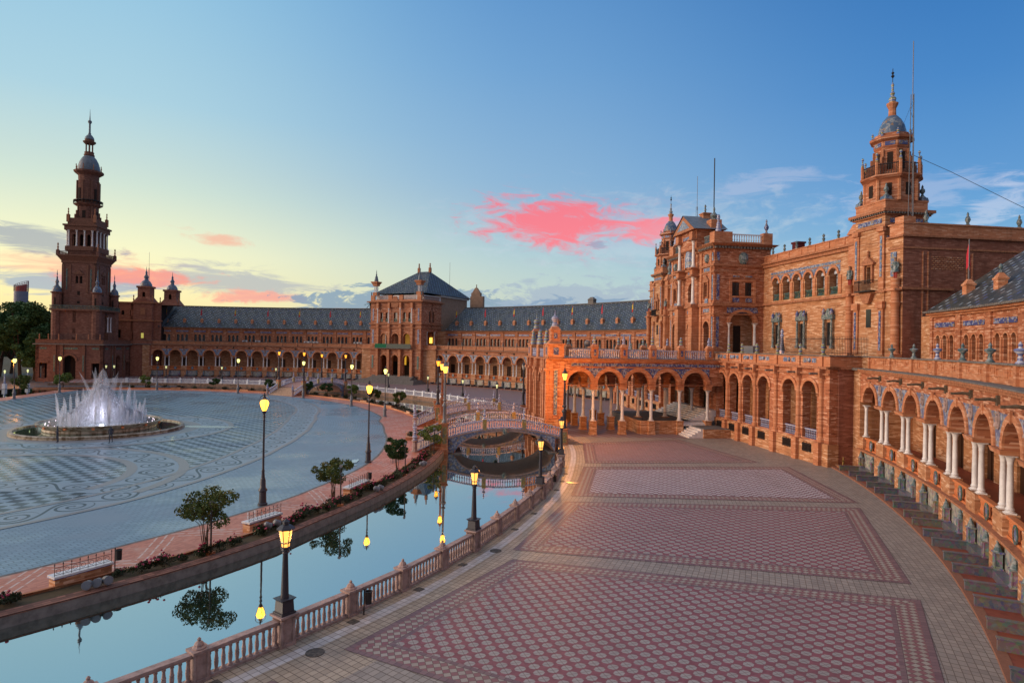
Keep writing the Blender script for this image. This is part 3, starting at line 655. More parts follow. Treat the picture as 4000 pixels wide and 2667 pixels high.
SPIRE = [(.5, 0), (.55, .25), (.32, .35), (.42, .7), (.5, .95), (.3, 1.2), (.18, 1.35), (.26, 1.6), (.16, 1.85), (.1, 2.1), (.14, 2.3), (.06, 2.6), (.015, 3.2)]
def fin(m_, x, y, z, prof, s=1.0, n=8, hs=None): return m_.lathe(x, y, [(r*s, h*(hs or s)) for r, h in prof], n, z=z)
DT = 2.38816
HB = 2.0840     # half bay on r = 100
def rcol(x0=0.0): return lambda u, r, z: ring(u+x0, r, z)
B_ = {}
def mk(name, mb, mt, smooth=False): B_[name] = (name, mb.mesh(name, mt, smooth)); return B_[name]
T = ring
# arcade bay
m_ = MB(T); m_.wall(-HB, HB, 5.62, 8.2, [(0, 1.33, 5.62, 5.64, 1.0)], 100.0, 100.62, seg=14, sub=1.2)
m_.box(-HB, HB, 99.93, 100.0, 7.45, 7.56, nx=4)
WALLBAY = m_.mesh('arcade_wall', BR)
m_ = MB(T); m_.archring(0, 1.33, 5.64, .34, 99.90, 100.0, seg=14); m_.box(-.08, .08, 99.84, 99.9, 6.9, 7.42); ARCHV = m_.mesh('archivolt', BT)
m_ = MB(T)
P = [pi*k/16 for k in range(0, 7)]
for a_, b_ in zip(P, P[1:]):
    xa, xb = HB-1.68*cos(a_)+.0, HB-1.68*cos(b_); za, zb = 5.66+1.68*sin(a_), 5.66+1.68*sin(b_)
    m_.q((-HB-xa, 99.985, za), (-HB+xa, 99.985, za), (-HB+xb, 99.985, zb), (-HB-xb, 99.985, zb))
SPAN = m_.mesh('spandrel_tiles', TLB)
m_ = MB(T); m_.frust(-HB, 100.305, 5.40, 5.62, .78, .84, .44, .50); IMPO = m_.mesh('impost', BT)
m_ = MB(T); m_.box(-HB, HB, 99.72, 100.75, 8.2, 8.32, nx=4); m_.box(-HB, HB, 99.84, 100.0, 8.05, 8.2, nx=4); CORB = m_.mesh('cornice', CORN)
m_ = MB(T); m_.box(-HB, HB, 99.66, 100.6, 8.32, 8.38, nx=4); LEDG = m_.mesh('ledge_tiles', COPE)
m_ = MB(T); m_.box(-HB, HB, 100.66, 100.9, 8.38, 9.30, nx=4)
for x0, x1 in ((-1.75, -1.05), (-.8, .8), (1.05, 1.75)):
    for (a, b, c, e) in ((x0, x1, 8.72, 8.78), (x0, x1, 9.1, 9.15), (x0, x0+.06, 8.78, 9.1), (x1-.06, x1, 8.78, 9.1)): m_.box(a, b, 100.61, 100.66, c, e)
m_.box(-HB, -HB+.2, 100.52, 100.66, 8.38, 9.30); m_.box(HB-.2, HB, 100.52, 100.66, 8.38, 9.30); PARA = m_.mesh('parapet', BT)
m_ = MB(T); m_.box(-HB, HB, 100.5, 100.98, 9.30, 9.38, nx=4); COPI = m_.mesh('coping', COPE)
m_ = MB(T); m_.tube([(-HB, 100.0, 7.72), (-HB, 99.6, 7.78), (-HB, 99.2, 7.74)], .11, 6, .06); m_.box(-HB-.07, -HB+.07, 99.08, 99.22, 7.68, 7.80); m_.box(-HB-.13, -HB+.13, 99.88, 100.0, 7.5, 7.95); GARG = m_.mesh('gargoyle', GARM)
m_ = MB(T); fin(m_, -HB, 100.74, 9.38, URN, 1.0, 10); URNM = m_.mesh('urn', TRM, True); URNB = m_.mesh('urn', TWH, True)
m_ = MB(T); fin(m_, -HB, 100.74, 9.38, BALL, 1.0, 8); URNS = m_.mesh('urn', TRM, True)
cl = []
for sx in (-1, 1): cl.append(col_mb(T, sx*(HB-.49), 100.3, 2.83).mesh('column', MARB, True))
# base under the columns
m_ = MB(T)
m_.box(-HB, HB, 100.12, 100.5, 0, 1.72, nx=4)
for s in (-1, 1):
    m_.box(*sorted((s*1.42, s*HB)), 99.85, 100.12, 0, 1.72); m_.box(*sorted((s*1.36, s*HB)), 99.98, 100.62, 1.84, 2.83)
BASE = m_.mesh('base_wall', BO)
m_ = MB(T); m_.box(-HB, HB, 99.74, 100.3, 1.72, 1.84, nx=4); LEDB = m_.mesh('base_ledge', CORN)
m_ = MB(T); m_.box(-1.36, 1.36, 100.12, 100.42, 2.66, 2.80, nx=2); m_.box(-1.36, 1.36, 100.14, 100.42, 1.84, 1.96, nx=2)
m_.box(-1.36, 1.36, 100.34, 100.4, 1.96, 2.66, nx=2)
for x in (-1.2, -.98, -.76, -.54, .54, .76, .98, 1.2): m_.lathe(x, 100.24, [(.05, 0), (.09, .16), (.045, .38), (.075, .56), (.05, .70)], 6, z=1.96)
BALU = m_.mesh('balustrade', TC)
def medal(T, x, y, z, rx, rz, n=16, th=.05):
    q = MB(T); o = [(x+rx*cos(2*pi*i/n), z+rz*sin(2*pi*i/n)) for i in range(n)]; i_ = [(x+.68*rx*cos(2*pi*i/n), z+.68*rz*sin(2*pi*i/n)) for i in range(n)]
    for k in range(n):
        j = (k+1) % n
        q.q((o[k][0], y-th, o[k][1]), (o[j][0], y-th, o[j][1]), (i_[j][0], y-th, i_[j][1]), (i_[k][0], y-th, i_[k][1])); q.q((o[k][0], y, o[k][1]), (o[j][0], y, o[j][1]), (o[j][0], y-th, o[j][1]), (o[k][0], y-th, o[k][1]))
    c = MB(T); c.q(*[(a, y-th*.4, b) for a, b in i_]); return q, c
a_, b_ = medal(T, 0, 100.12, 2.3, .33, .42); MEDR = a_.mesh('medallion', TGR); MEDC = b_.mesh('medallion_face', TLB)
a_, b_ = medal(T, -HB, 99.97, 6.85, .27, .42); SMED = a_.mesh('spandrel_medallion', STON)
q_ = MB(T); q_.lathe(-HB, 99.93, [(.02, 0), (.16, .03), (.14, .16), (.06, .24), (.10, .30), (.12, .42), (.02, .52)], 8, z=6.55); SBST = q_.mesh('bust', STON, True)
# alcove with tiled bench and kiosks
m_ = MB(T); m_.box(-1.30, 1.30, 100.04, 100.12, .42, 1.55, nx=2); MURM = m_.mesh('tile_mural', MURT)
m_ = MB(T); m_.box(-1.27, -1.07, 98.15, 99.58, .09, .47); m_.box(1.07, 1.27, 98.15, 99.58, .09, .47); m_.box(-1.27, 1.27, 99.58, 100.04, .09, .45, nx=2); BENM = m_.mesh('tiled_bench', DALC)
m_ = MB(T); m_.box(-1.30, -1.04, 98.12, 99.6, .455, .50); BENT = m_.mesh('bench_top', DALC); m_ = MB(T); m_.box(1.04, 1.30, 98.12, 99.6, .455, .50); BENT2 = m_.mesh('bench_top', DALC)
def kiosk(x, y=99.8, w=.15):
    m_ = MB(T); m_.box(x-w-.04, x+w+.04, y-w-.04, y+w+.04, .45, .52); m_.box(x-w+.03, x+w-.03, y-w+.03, y+w-.03, .52, 1.15)
    for sx in (-1, 1):
        for sy in (-1, 1): m_.box(x+sx*w-.04*(sx > 0), x+sx*w+.04*(sx < 0), y+sy*w-.04*(sy > 0), y+sy*w+.04*(sy < 0), .52, 1.15)
    m_.box(x-w-.05, x+w+.05, y-w-.05, y+w+.05, 1.15, 1.22); return m_
def kcap(x, y=99.8): return MB(T).lathe(x, y, [(.18, 0), (.15, .06), (.16, .08), (.11, .18), (.12, .20), (.08, .3), (.04, .36), (.06, .42), (.02, .55)], 8, z=1.22)
KCL = kcap(-1.24).mesh('kiosk_cap', TRM); KCR = kcap(1.24).mesh('kiosk_cap', TRM)
KIOL = kiosk(-1.24).mesh('book_kiosk', ALC); KIOR = kiosk(1.24).mesh('book_kiosk', ALC)
KIOY = kiosk(-1.24).mesh('book_kiosk', TYG); KIOZ = kiosk(1.24).mesh('book_kiosk', TYG)
# gallery interior
m_ = MB(T); m_.box(-HB, HB, 100.4, 104.2, 1.6, 1.84, nx=3); GFLO = m_.mesh('gallery_floor', REDF)
m_ = MB(T); m_.wall(-HB, HB, 1.84, 7.7, [(HB-1.0, .62, 1.84, 4.8, 0)], 104.0, 104.25, sub=1.5); GBAK = m_.mesh('gallery_wall', BO)
m_ = MB(T); m_.box(HB-1.62, HB-.38, 104.16, 104.22, 1.84, 4.8); m_.box(HB-1.03, HB-.97, 104.1, 104.16, 1.84, 4.8); GDOR = m_.mesh('gallery_door', WOOD)
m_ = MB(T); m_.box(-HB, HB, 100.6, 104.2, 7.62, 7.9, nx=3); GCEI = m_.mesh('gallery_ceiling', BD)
m_ = MB(T); m_.box(-HB, HB, 100.9, 105.4, 8.1, 8.4, nx=3); TERR = m_.mesh('terrace_floor', CONC)
# upper storey (set back)
k5 = 100/105.3
m_ = MB(T); m_.wall(-HB, HB, 8.4, 12.75, [(o, .30, 9.35, 10.85, 1.0) for o in (-1.02, 0, 1.02)], 105.3, 105.75, seg=8, sub=1.5)
for s in (-1, 1): m_.box(*sorted((s*1.72, s*HB)), 105.16, 105.3, 8.4, 12.75)
m_.box(-HB, HB, 105.2, 105.3, 11.48, 11.62, nx=3); UPPW = m_.mesh('upper_wall', BR)
m_ = MB(T)
for o in (-1.02, 0, 1.02):
    m_.archring(o, .30, 10.85, .12, 105.24, 105.3, seg=8); m_.box(o-.52, o-.42, 105.2, 105.3, 9.2, 10.9); m_.box(o+.42, o+.52, 105.2, 105.3, 9.2, 10.9)
UPTR = m_.mesh('window_trim', BT)
WINM = []
for o in (-1.02, 0, 1.02):
    m_ = MB(T); m_.box(o-.32, o+.32, 105.55, 105.6, 9.3, 11.2); WINM.append(m_.mesh('window', GLZ))
m_ = MB(T); m_.box(-1.45, 1.45, 105.22, 105.3, 11.78, 12.14, nx=2); UPTI = m_.mesh('tile_frieze', TBL)
m_ = MB(T); m_.box(-HB, HB, 105.1, 105.5, 12.62, 12.78, nx=3); m_.box(-HB, HB, 104.85, 105.5, 12.78, 12.98, nx=3); EAVE = m_.mesh('eave_cornice', BT)
def roofbay():
    m_ = MB(T); n = 4
    for i in range(n):
        a, b = -HB+2*HB*i/n, -HB+2*HB*(i+1)/n
        for (r0, z0, r1, z1, v0, v1) in ((104.7, 13.0, 113.5, 19.1, 0, 10.7), (113.5, 19.1, 121.5, 13.0, 10.7, 20)):
            m_.q((a, r0, z0), (b, r0, z0), (b, r1, z1), (a, r1, z1), uv=[(a+50, v0), (b+50, v0), (b*1.07+50, v1), (a*1.07+50, v1)])
        m_.q((a, 104.7, 12.98), (b, 104.7, 12.98), (b, 104.7, 13.06), (a, 104.7, 13.06)); m_.q((a, 104.7, 12.98), (b, 104.7, 12.98), (b, 105.5, 12.98), (a, 105.5, 12.98))
    return m_
ROFM = roofbay().mesh('roof', ROOF)
m_ = MB(T)
for i in range(8):
    u = -HB+.26+i*.521; m_.box(u-.2, u+.2, 113.3, 113.7, 19.05, 19.24)
m_.box(-HB, HB, 113.35, 113.65, 19.02, 19.12, nx=3); RIDG = m_.mesh('roof_ridge', COPE)
m_ = MB(T); m_.box(-HB, HB, 104.62, 104.74, 12.93, 12.97, nx=3)
for i in range(14): m_.lathe(-HB+.15+i*.298, 104.64, [(.09, 0), (.09, .14)], 6, z=12.94)
EAVT = m_.mesh('eave_tiles', COPE)
m_ = MB(T); m_.box(-.30, .30, 106.6, 107.2, 13.9, 15.1); m_.box(-.36, .36, 106.54, 107.26, 15.0, 15.14); m_.frust(0, 106.9, 15.14, 15.5, .32, .12); VENT = m_.mesh('roof_vent', BT)
m_ = MB(T); m_.lathe(0, 106.9, [(.12, 0), (.14, .12), (.06, .22), (.12, .34), (.15, .44), (.10, .56), (.02, .64)], 8, z=15.5); VBAL = m_.mesh('vent_finial', TRM)
m_ = MB(T); m_.tube([(0, 106.9, 15.5), (0, 106.9, 18.6)], .035, 5); FPOL = m_.mesh('flagpole', GREY)
m_ = MB(T); m_.q((0, 106.9, 18.5), (-.34, 106.88, 17.4), (-.38, 106.9, 16.3), (-.02, 106.9, 16.5)); m_.q((0, 106.9, 18.5), (.05, 106.98, 16.6), (-.2, 107.05, 16.2), (-.34, 106.88, 17.4))
FLAG = m_.mesh('flag', mat('red_cloth', (.5, .03, .05), rough=.8))
def flagsp():
    m_ = MB(T); m_.q((0, 106.9, 18.5), (-.25, 106.9, 18.0), (-.3, 106.9, 17.6), (0, 106.9, 17.7)); return m_
FLAY = MB(T); FLAY.q((0, 106.9, 18.5), (-.34, 106.88, 17.4), (-.38, 106.9, 16.3), (-.02, 106.9, 16.5))
FLAYM = FLAY.mesh('flag', mat('banded_cloth', fn=lambda k: k.ramp(k.m('FRACT', k.m('MULTIPLY', k.m('SUBTRACT', k.sep(k.pos())[2], 16.3), .45)), [(0, (.45, .03, .03)), (.28, (.6, .42, .04)), (.72, (.45, .03, .03))], 'CONSTANT'), rough=.8))
def wing(name, label, a_first_pier, nb, first_vase, near=False, ghostwall=None):
    # a_first_pier: angle of the pier on the left of the first full bay (angles fall to the right)
    ac = a_first_pier-DT*nb/2
    root = empty(name, TM(*pol(100, ac), 0, R(ac)+AX-pi/2), label, 'building')
    for i in range(nb):
        M = frameM(a_first_pier-DT*(i+.5))
        for nm, me in (('arcade_wall', WALLBAY), ('archivolt', ARCHV), ('cornice', CORB), ('ledge_tiles', LEDG), ('parapet', PARA), ('coping', COPI), ('base_wall', BASE), ('base_ledge', LEDB), ('balustrade', BALU), ('medallion', MEDR), ('tile_mural', MURM), ('tiled_bench', BENM), ('gallery_floor', GFLO), ('gallery_wall', GBAK), ('gallery_door', GDOR), ('gallery_ceiling', GCEI), ('terrace_floor', TERR), ('upper_wall', UPPW), ('window_trim', UPTR), ('tile_frieze', UPTI), ('eave_cornice', EAVE), ('eave_tiles', EAVT), ('roof', ROFM), ('roof_ridge', RIDG)):
            o = link(nm, me, M, root)
            if nm == 'medallion': part('medallion_face', MEDC, None, o, M)
            if nm == 'tiled_bench': part('bench_top', BENT, None, o, M); part('bench_top', BENT2, None, o, M)
        v = link('roof_vent', VENT, M, root)
        if i % 2: part('vent_finial', VBAL, None, v, M)
        else:
            part('flagpole', FPOL, None, v, M); part('flag', FLAYM if i % 4 == (2 if near else 0) else FLAG, None, v, M)
        for c_ in cl: link('column', c_, M, root)
        for w_ in WINM: link('window', w_, M, root)
        q1 = link('book_kiosk', (KIOL, KIOL, KIOL, KIOL)[i % 4], M, root); q2 = link('book_kiosk', KIOR, M, root); part('kiosk_cap', KCL, None, q1, M); part('kiosk_cap', KCR, None, q2, M)
        if i:
            link('gargoyle', GARG, M, root); link('spandrel_tiles', SPAN, M, root); link('impost', IMPO, M, root); link('spandrel_medallion', SMED, M, root); link('bust', SBST, M, root)
            link('urn', (URNM if i % 3 else URNB) if near else URNS, M, root)
    for e_, s in ((a_first_pier, -1), (a_first_pier-DT*nb, 1)):     # solid end piece beyond the last column
        M = frameM(e_-s*.0); m_ = MB(T); x0, x1 = sorted((0, s*1.6))
        m_.box(x0, x1, 99.97, 104.2, 0, 8.2, nx=2); m_.box(x0, x1, 105.3, 105.75, 8.2, 12.75, nx=1); m_.box(x0, x1, 100.66, 100.9, 8.38, 9.3)
        part('end_wall', m_, BO, root, M); m_ = MB(T); m_.box(x0, x1, 99.7, 101, 8.2, 8.38, nx=2); m_.box(x0, x1, 100.5, 100.98, 9.3, 9.38); part('end_coping', m_, COPE, root, M)
    return root
# end walls: first single column is centred HB-.49 from the pier
# far left wing between the tall tower and the gate: 14 bays
wing('arcade_wing', 'long brick arcade wing between the tall left tower and the gate pavilion', 92.83+DT, 14, 0)
wing('arcade_wing', 'brick arcade wing running from the gate pavilion to the central building behind the bridges', 48.39+DT, 14, 0)
wing('arcade_wing', 'near brick arcade wing with urns on its parapet and tiled benches, along the right edge', -20.05+DT, 13, 0, near=True)
# ---------------------------------------------------------------- gate pavilion on the far side
def FM(ox, oy, oz=0): m_ = MB(); m_.off = (ox, oy, oz); return m_
def prt(name, fn, mt, parent, M, off=(0, 0, 0), smooth=False):
    m_ = MB(); m_.off = off; fn(m_); return part(name, m_, mt, parent, M, smooth)
MG = frameM(56.25); GO = (-.15, 97.7, 0)
gate = empty('gate_pavilion', TM(*pol(97.7, 56.25), 0), 'three-storey brick gate pavilion with twin corner turrets and pyramid roof beyond the canal', 'building')
def GP(name, fn, mt, smooth=False, parent=None): return prt(name, fn, mt, parent or gate, MG, GO, smooth)
AX3 = (-3.38, 0, 3.38)
GP('ground_storey_wall', lambda m: m.wall(-7.5, 7.5, 0, 8.3, [(x, .98, 1.75, 5.8, 1.0) for x in AX3], 0, .7), BR)
GP('middle_storey_wall', lambda m: m.wall(-7.5, 7.5, 8.3, 13.4, [(x, .98, 9.35, 11.1, 1.0) for x in AX3], .003, .7), BR)
GP('top_storey_wall', lambda m: m.wall(-7.5, 7.5, 13.4, 19.6, [(x, .40, 14.9, 16.9, 1.0) for x in (-4.15, -2.62, 2.62, 4.15)]+[(0, .55, 14.9, 17.2, 0)], .006, .6), BR)
for s in (-1, 1):
    def side(m, s=s):
        # side walls, drawn in their own plane
        y0, y1 = .7, 9.2; x0, x1 = sorted((s*7.5, s*6.9))
        m.box(x0, x1, y0, y1, 0, 8.3); m.box(x0, x1, y0, 2.6, 8.3, 13.4); m.box(x0, x1, 6.5, y1, 8.3, 13.4); m.box(x0, x1, 2.6, 6.5, 12.6, 13.4)
        m.box(x0, x1, y0, 3.55, 13.4, 19.6); m.box(x0, x1, 4.45, 5.05, 13.4, 19.6); m.box(x0, x1, 5.95, y1, 13.4, 19.6); m.box(x0, x1, 3.55, 5.95, 13.4, 14.9); m.box(x0, x1, 3.55, 5.95, 17.6, 19.6)
    GP('side_wall', side, BR)
    for y in (4.0, 5.5):
        GP('window', lambda m, y=y, s=s: m.box(*sorted((s*7.1, s*7.2)), y-.5, y+.5, 14.8, 17.7), GLZ)
    GP('column', lambda m, s=s: m.add(col_mb(None, 0, 0, 0, 3.2, 1.0), s*7.35, 6.25, 9.4), MARB, True)
    GP('column', lambda m, s=s: m.add(col_mb(None, 0, 0, 0, 3.2, 1.0), s*7.35, 2.85, 9.4), MARB, True)
GP('inner_wall', lambda m: m.box(-6.8, 6.8, 6.2, 6.5, 0, 19.6), BD)
GP('vault_glow', lambda m: (m.box(-1.15, 1.15, 3.2, 3.3, 4.3, 7.2)), mat('glow_ochre_plaster', (.6, .36, .07), emis=(.75, .40, .03), es=.75))  # emission stands in for lamplight falling on the vault plaster
GP('glow_loggia_wall', lambda m: m.box(1.2, 6.6, 2.6, 2.7, 9.5, 13.1), mat('faint_glow_ochre_plaster', (.5, .30, .07), emis=(.5, .26, .03), es=.28))  # weak emission paints lamplight onto the loggia wall
GP('loggia_glow', lambda m: m.box(6.2, 6.9, 5.9, 6.1, 9.8, 11.2), mat('strong_glow_ochre_plaster', (.7, .5, .1), emis=(1, .62, .08), es=2.2))  # glowing panel painted as a brightly lamplit patch of loggia plaster
GP('floor_slab', lambda m: m.box(-6.9, 6.9, .7, 6.2, 8.2, 8.6), CONC)
GP('porch_floor', lambda m: m.box(-6.9, 6.9, .0, 6.2, 0, 1.75), CONC)
for z0, z1, p in ((8.1, 8.35, .30), (13.35, 13.6, .22), (14.3, 14.6, .32), (18.6, 18.8, .12), (19.6, 19.8, .3), (19.8, 20.05, .75)):
    GP('cornice', lambda m: m.box(-7.5-p, 7.5+p, -p, 9.2+p*.5, z0, z1), CORN)
for s in (-1, 1):
    for x in (5.05, 1.69):
        GP('pilaster', lambda m: (m.box(s*x-.34, s*x+.34, -.62, 0, 0, 8.1), m.box(s*x-.42, s*x+.42, -.70, 0, 0, 1.6), m.box(s*x-.3, s*x+.3, -.5, 0, 8.36, 13.35), m.box(s*x-.34, s*x+.34, -.62, 0, 13.6, 14.3)), BT)
        GP('column', lambda m: m.add(col_mb(None, 0, 0, 0, 3.6, 1.05), s*x, -.45, 14.62), MARB, True)
        GP('capital_block', lambda m: m.box(s*x-.3, s*x+.3, -.62, 0, 18.22, 19.6), BT)
    GP('tile_strip', lambda m: m.box(s*6.72-.26, s*6.72+.26, -.05, 0, 9.6, 13.0), TBL); GP('tile_strip', lambda m: m.box(s*6.72-.26, s*6.72+.26, -.05, 0, 3.4, 6.6), TGR); GP('tile_strip', lambda m: m.box(s*6.72-.22, s*6.72+.22, -.05, 0, 15.2, 18.2), TBL)
for x in AX3:
    GP('archivolt', lambda m: m.archring(x, .98, 5.8, .3, -.10, 0), BT); GP('archivolt', lambda m: m.archring(x, .98, 11.1, .26, -.08, 0), BT)
    GP('door_recess', lambda m: m.box(x-1.1, x+1.1, 5.0, 5.1, 1.75, 5.0), DARK)
for x, h in ((-4.15, .45), (-2.62, .45), (0, .6), (2.62, .45), (4.15, .45)):
    w = GP('window', lambda m: m.box(x-h, x+h, .40, .46, 14.8, 17.4), GLZ); prt('window_railing', lambda m: [m.box(x-h+.1*i, x-h+.1*i+.05, .1, .16, 14.9, 15.6) for i in range(int(2*h/.1))] and m.box(x-h, x+h, .08, .18, 15.6, 15.68), TGR, w, MG, GO)
GP('crest', lambda m: (m.lathe(0, 0, [(.01, 0), (1.1, .1), (1.2, .6), (.9, 1.4), (.5, 2.0), (.01, 2.3)], 10, z=18.7)), CORN) if 0 else GP('crest', lambda m: (m.frust(0, -.25, 18.5, 19.6, .9, 1.2, .18, .18), m.frust(0, -.25, 19.6, 21.2, 1.2, .4, .18, .12)), CORN)
def bal(m, x0, x1, y0, y1, z, h=1.0, r=.06, sp=.26, posts=True, axis='x'):
    L = x1-x0 if axis == 'x' else y1-y0; n = max(2, int(L/sp))
    for i in range(n):
        t = (i+.5)/n; m.lathe(x0+(x1-x0)*t if axis == 'x' else x0, y0+(y1-y0)*t if axis == 'y' else y0, [(r*.7, 0), (r*1.25, h*.25), (r*.6, h*.5), (r*1.1, h*.7), (r*.7, h*.86)], 5, z=z)
    e = .09
    for za, zb in ((z-.03, z+.03), (z+h*.86, z+h)):
        if axis == 'x': m.box(x0, x1, y0-e, y0+e, za, zb)
        else: m.box(x0-e, x0+e, y0, y1, za, zb)
for a, b in ((-5.9, -1.9), (1.9, 5.9)): GP('roof_balustrade', lambda m: bal(m, a, b, 0, 0, 20.35, 1.0, .07, .35), STON)
GP('parapet', lambda m: (m.box(-7.5, 7.5, -.1, .2, 20.05, 20.4), [m.box(x-.55, x+.55, -.15, .35, 20.05, 21.5) for x in (-6.9, -1.6, 1.6, 6.9)]), BT)
GP('roof_balustrade', lambda m: bal(m, 7.3, 7.3, .8, 8.6, 20.35, 1.0, .07, .35, axis='y'), STON)
GP('parapet', lambda m: m.box(7.1, 7.5, .3, 9.2, 20.05, 20.4), BT)
for s in (-1, 1):
    t = GP('turret', lambda m: (m.box(s*6.5-.62, s*6.5+.62, .1, 1.34, 21.5, 22.3), m.box(s*6.5-.62, s*6.5+.62, .1, 1.34, 23.9, 24.2), m.frust(s*6.5, .72, 24.2, 24.8, .62, .95), m.box(s*6.5-1.0, s*6.5+1.0, -.28, 1.72, 24.8, 25.0)), BT)
    for i in range(6): prt('turret_column', lambda m: m.lathe(s*6.5+.42*cos(i*pi/3), .72+.42*sin(i*pi/3), [(.10, 0), (.10, 1.6)], 6, z=22.3), MARB, t, MG, GO)
    prt('turret_spire', lambda m: m.lathe(s*6.5, .72, [(.5, 0), (.52, .3), (.3, 1.3), (.12, 1.6), (.2, 1.8), (.06, 2.1), (.1, 2.3), (.02, 3.0)], 8, z=25.0), SLAT, t, MG, GO, True)
    for x in (s*6.5-.95, s*6.5+.95): prt('turret_finial', lambda m: fin(m, x, .1, 21.5, BALL, 1.1), TRM, t, MG, GO, True)
GP('balcony', lambda m: m.box(-5.3, 5.3, -1.1, 0, 8.35, 8.5), CONC)
GP('balcony_netting', lambda m: m.box(-5.3, -1.8, -1.12, -1.06, 8.5, 9.5), mat('green_netting', fn=lambda k: k.mix(k.noise(k.pos(), 8, 2), (.01, .10, .05), (.02, .2, .09)), rough=.8))
GP('balcony_netting', lambda m: m.box(-1.8, 5.3, -1.12, -1.06, 8.5, 9.5), mat('grey_netting', fn=lambda k: k.mix(k.noise(k.pos(), 8, 2), (.10, .10, .10), (.16, .2, .15)), rough=.8))
# plain hall behind with hipped roof
GP('rear_hall', lambda m: m.box(-7.0, 7.2, 9.2, 23, 0, 21.6), PLAS)
GP('hall_cornice', lambda m: (m.box(-7.4, 7.6, 8.8, 23.4, 21.6, 22.0), m.box(-7.0, 7.2, 1.6, 9.2, 20, 21.6)), MARB)
def hip(m):
    x0, x1, y0, y1, z0, z1, r = -7.9, 8.1, 1.2, 23.8, 22.0, 28.6, 5.5
    a, b, c, e = (x0, y0, z0), (x1, y0, z0), (x1, y1, z0), (x0, y1, z0); p, q_ = (-1.6, 12.5, z1), (1.8, 12.5, z1)
    m.q(a, b, q_, p, uv=[(0, 0), (16, 0), (9, 12), (6, 12)]); m.q(b, c, q_, uv=[(0, 0), (22, 0), (11, 11)]); m.q(c, e, p, q_, uv=[(0, 0), (16, 0), (9, 12), (6, 12)]); m.q(e, a, p, uv=[(0, 0), (22, 0), (11, 11)])
GP('hipped_roof', hip, ROOF)
for x in (-1.6, 1.8): GP('roof_finial', lambda m: (m.box(x-.3, x+.3, 12.2, 12.8, 28.4, 29.6), fin(m, x, 12.5, 29.6, BALL, 1.6)), CORN)
GP('rear_gable', lambda m: (m.box(6.5, 10.5, 26, 27, 0, 23), m.box(6.8, 9.6, 26, 27, 23, 24), m.frust(8.2, 26.5, 24, 25.4, 1.2, .3, .4, .3), fin(m, 8.2, 26.5, 25.4, BALL, 1.2)), PLAS)
for (x0, x1) in ((-2.4, 2.4),):
    def stairs(m):
        for i in range(10):
            y0 = -5.6+i*.56; w = 8.6-i*.18 if i > 4 else 10.4-i*.36; z_ = .175*(i+1)
            m.box(-w+1.2, w-1.2, y0, .5, z_-.175, z_)
    GP('stairs', stairs, CONC)
# gap closers between the gate and the two wings
for s in (-1, 1): GP('link_wall', lambda m: m.box(*sorted((s*11, s*7.5)), 1.2, 5, 0, 8.2), BO); GP('upper_link_wall', lambda m: m.box(*sorted((s*11, s*7.5)), 7.6, 8.6, 8.2, 12.8), BO)
GP('link_parapet', lambda m: (m.box(-11, -7.5, .8, 1.3, 8.2, 8.4), m.box(-11, -7.5, 1.4, 1.8, 8.4, 9.3), m.box(7.5, 11, .8, 1.3, 8.2, 8.4), m.box(7.5, 11, 1.4, 1.8, 8.4, 9.3)), BT)
# ---------------------------------------------------------------- tall tower at the left end
tw = empty('bell_tower', TM(*abp(-20.87, 92.3), 0), 'tall tiered brick tower with slender spire at the left, silhouetted against the yellow sky', 'tower')
TO = (-20.87, 92.3, 0)
def TP(name, fn, mt, smooth=False, parent=None): return prt(name, fn, mt, parent or tw, M90, TO, smooth)
def rot4(m, fn, sides=4):
    # run fn in its own frame and repeat round the axis
    for k in range(sides):
        q = MB(); fn(q); m.add(q, rz=k*pi/2)
P_ = 7.25
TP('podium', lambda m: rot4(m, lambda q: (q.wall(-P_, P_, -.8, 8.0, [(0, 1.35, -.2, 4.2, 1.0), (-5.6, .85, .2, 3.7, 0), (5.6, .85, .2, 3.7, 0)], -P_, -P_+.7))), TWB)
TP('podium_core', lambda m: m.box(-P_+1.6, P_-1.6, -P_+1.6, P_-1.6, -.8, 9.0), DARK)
TP('podium_roof', lambda m: (m.box(-P_-.45, P_+.45, -P_-.45, P_+.45, 8.0, 8.25)), COPE)
TP('podium_parapet', lambda m: rot4(m, lambda q: (q.box(-P_, P_, -P_-.05, -P_+.3, 8.25, 9.15), q.box(-P_-.1, P_+.1, -P_-.12, -P_+.35, 9.15, 9.25))), TWC)
for k in range(4):
    for x, w in ((-5.6, .9), (-3.1, .3), (-1.6, .25), (0, 2.2), (3.1, .3), (5.6, .9)):
        if w < .5: TP('pilaster', lambda m: m.add(MB().box(x-.33, x+.33, -P_-.28, -P_, 0, 8.0), rz=k*pi/2), TWC)
        TP('frieze_tile', lambda m: m.add(MB().box(x-w*.8, x+w*.8, -P_-.06, -P_, 6.95, 7.4), rz=k*pi/2), TGR)
    TP('archivolt', lambda m: m.add(MB().archring(0, 1.35, 4.2, .45, -P_-.2, -P_), rz=k*pi/2), TWC)
    for x in (-5.6, 5.6): TP('door_frame', lambda m: m.add(MB().box(x-1.15, x+1.15, -P_-.25, -P_, 3.75, 4.3), rz=k*pi/2), TWC)
    for x in (-3.1, 3.1): TP('tile_strip', lambda m: m.add(MB().box(x-.15, x+.15, -P_-.32, -P_-.28, 1.8, 5.6), rz=k*pi/2), TGR)
hb = 4.75
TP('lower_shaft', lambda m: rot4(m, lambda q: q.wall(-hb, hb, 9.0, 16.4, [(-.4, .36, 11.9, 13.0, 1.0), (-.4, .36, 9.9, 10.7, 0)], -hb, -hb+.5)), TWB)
TP('shaft_core', lambda m: m.box(-3.3, 3.3, -3.3, 3.3, 9, 28), DARK)
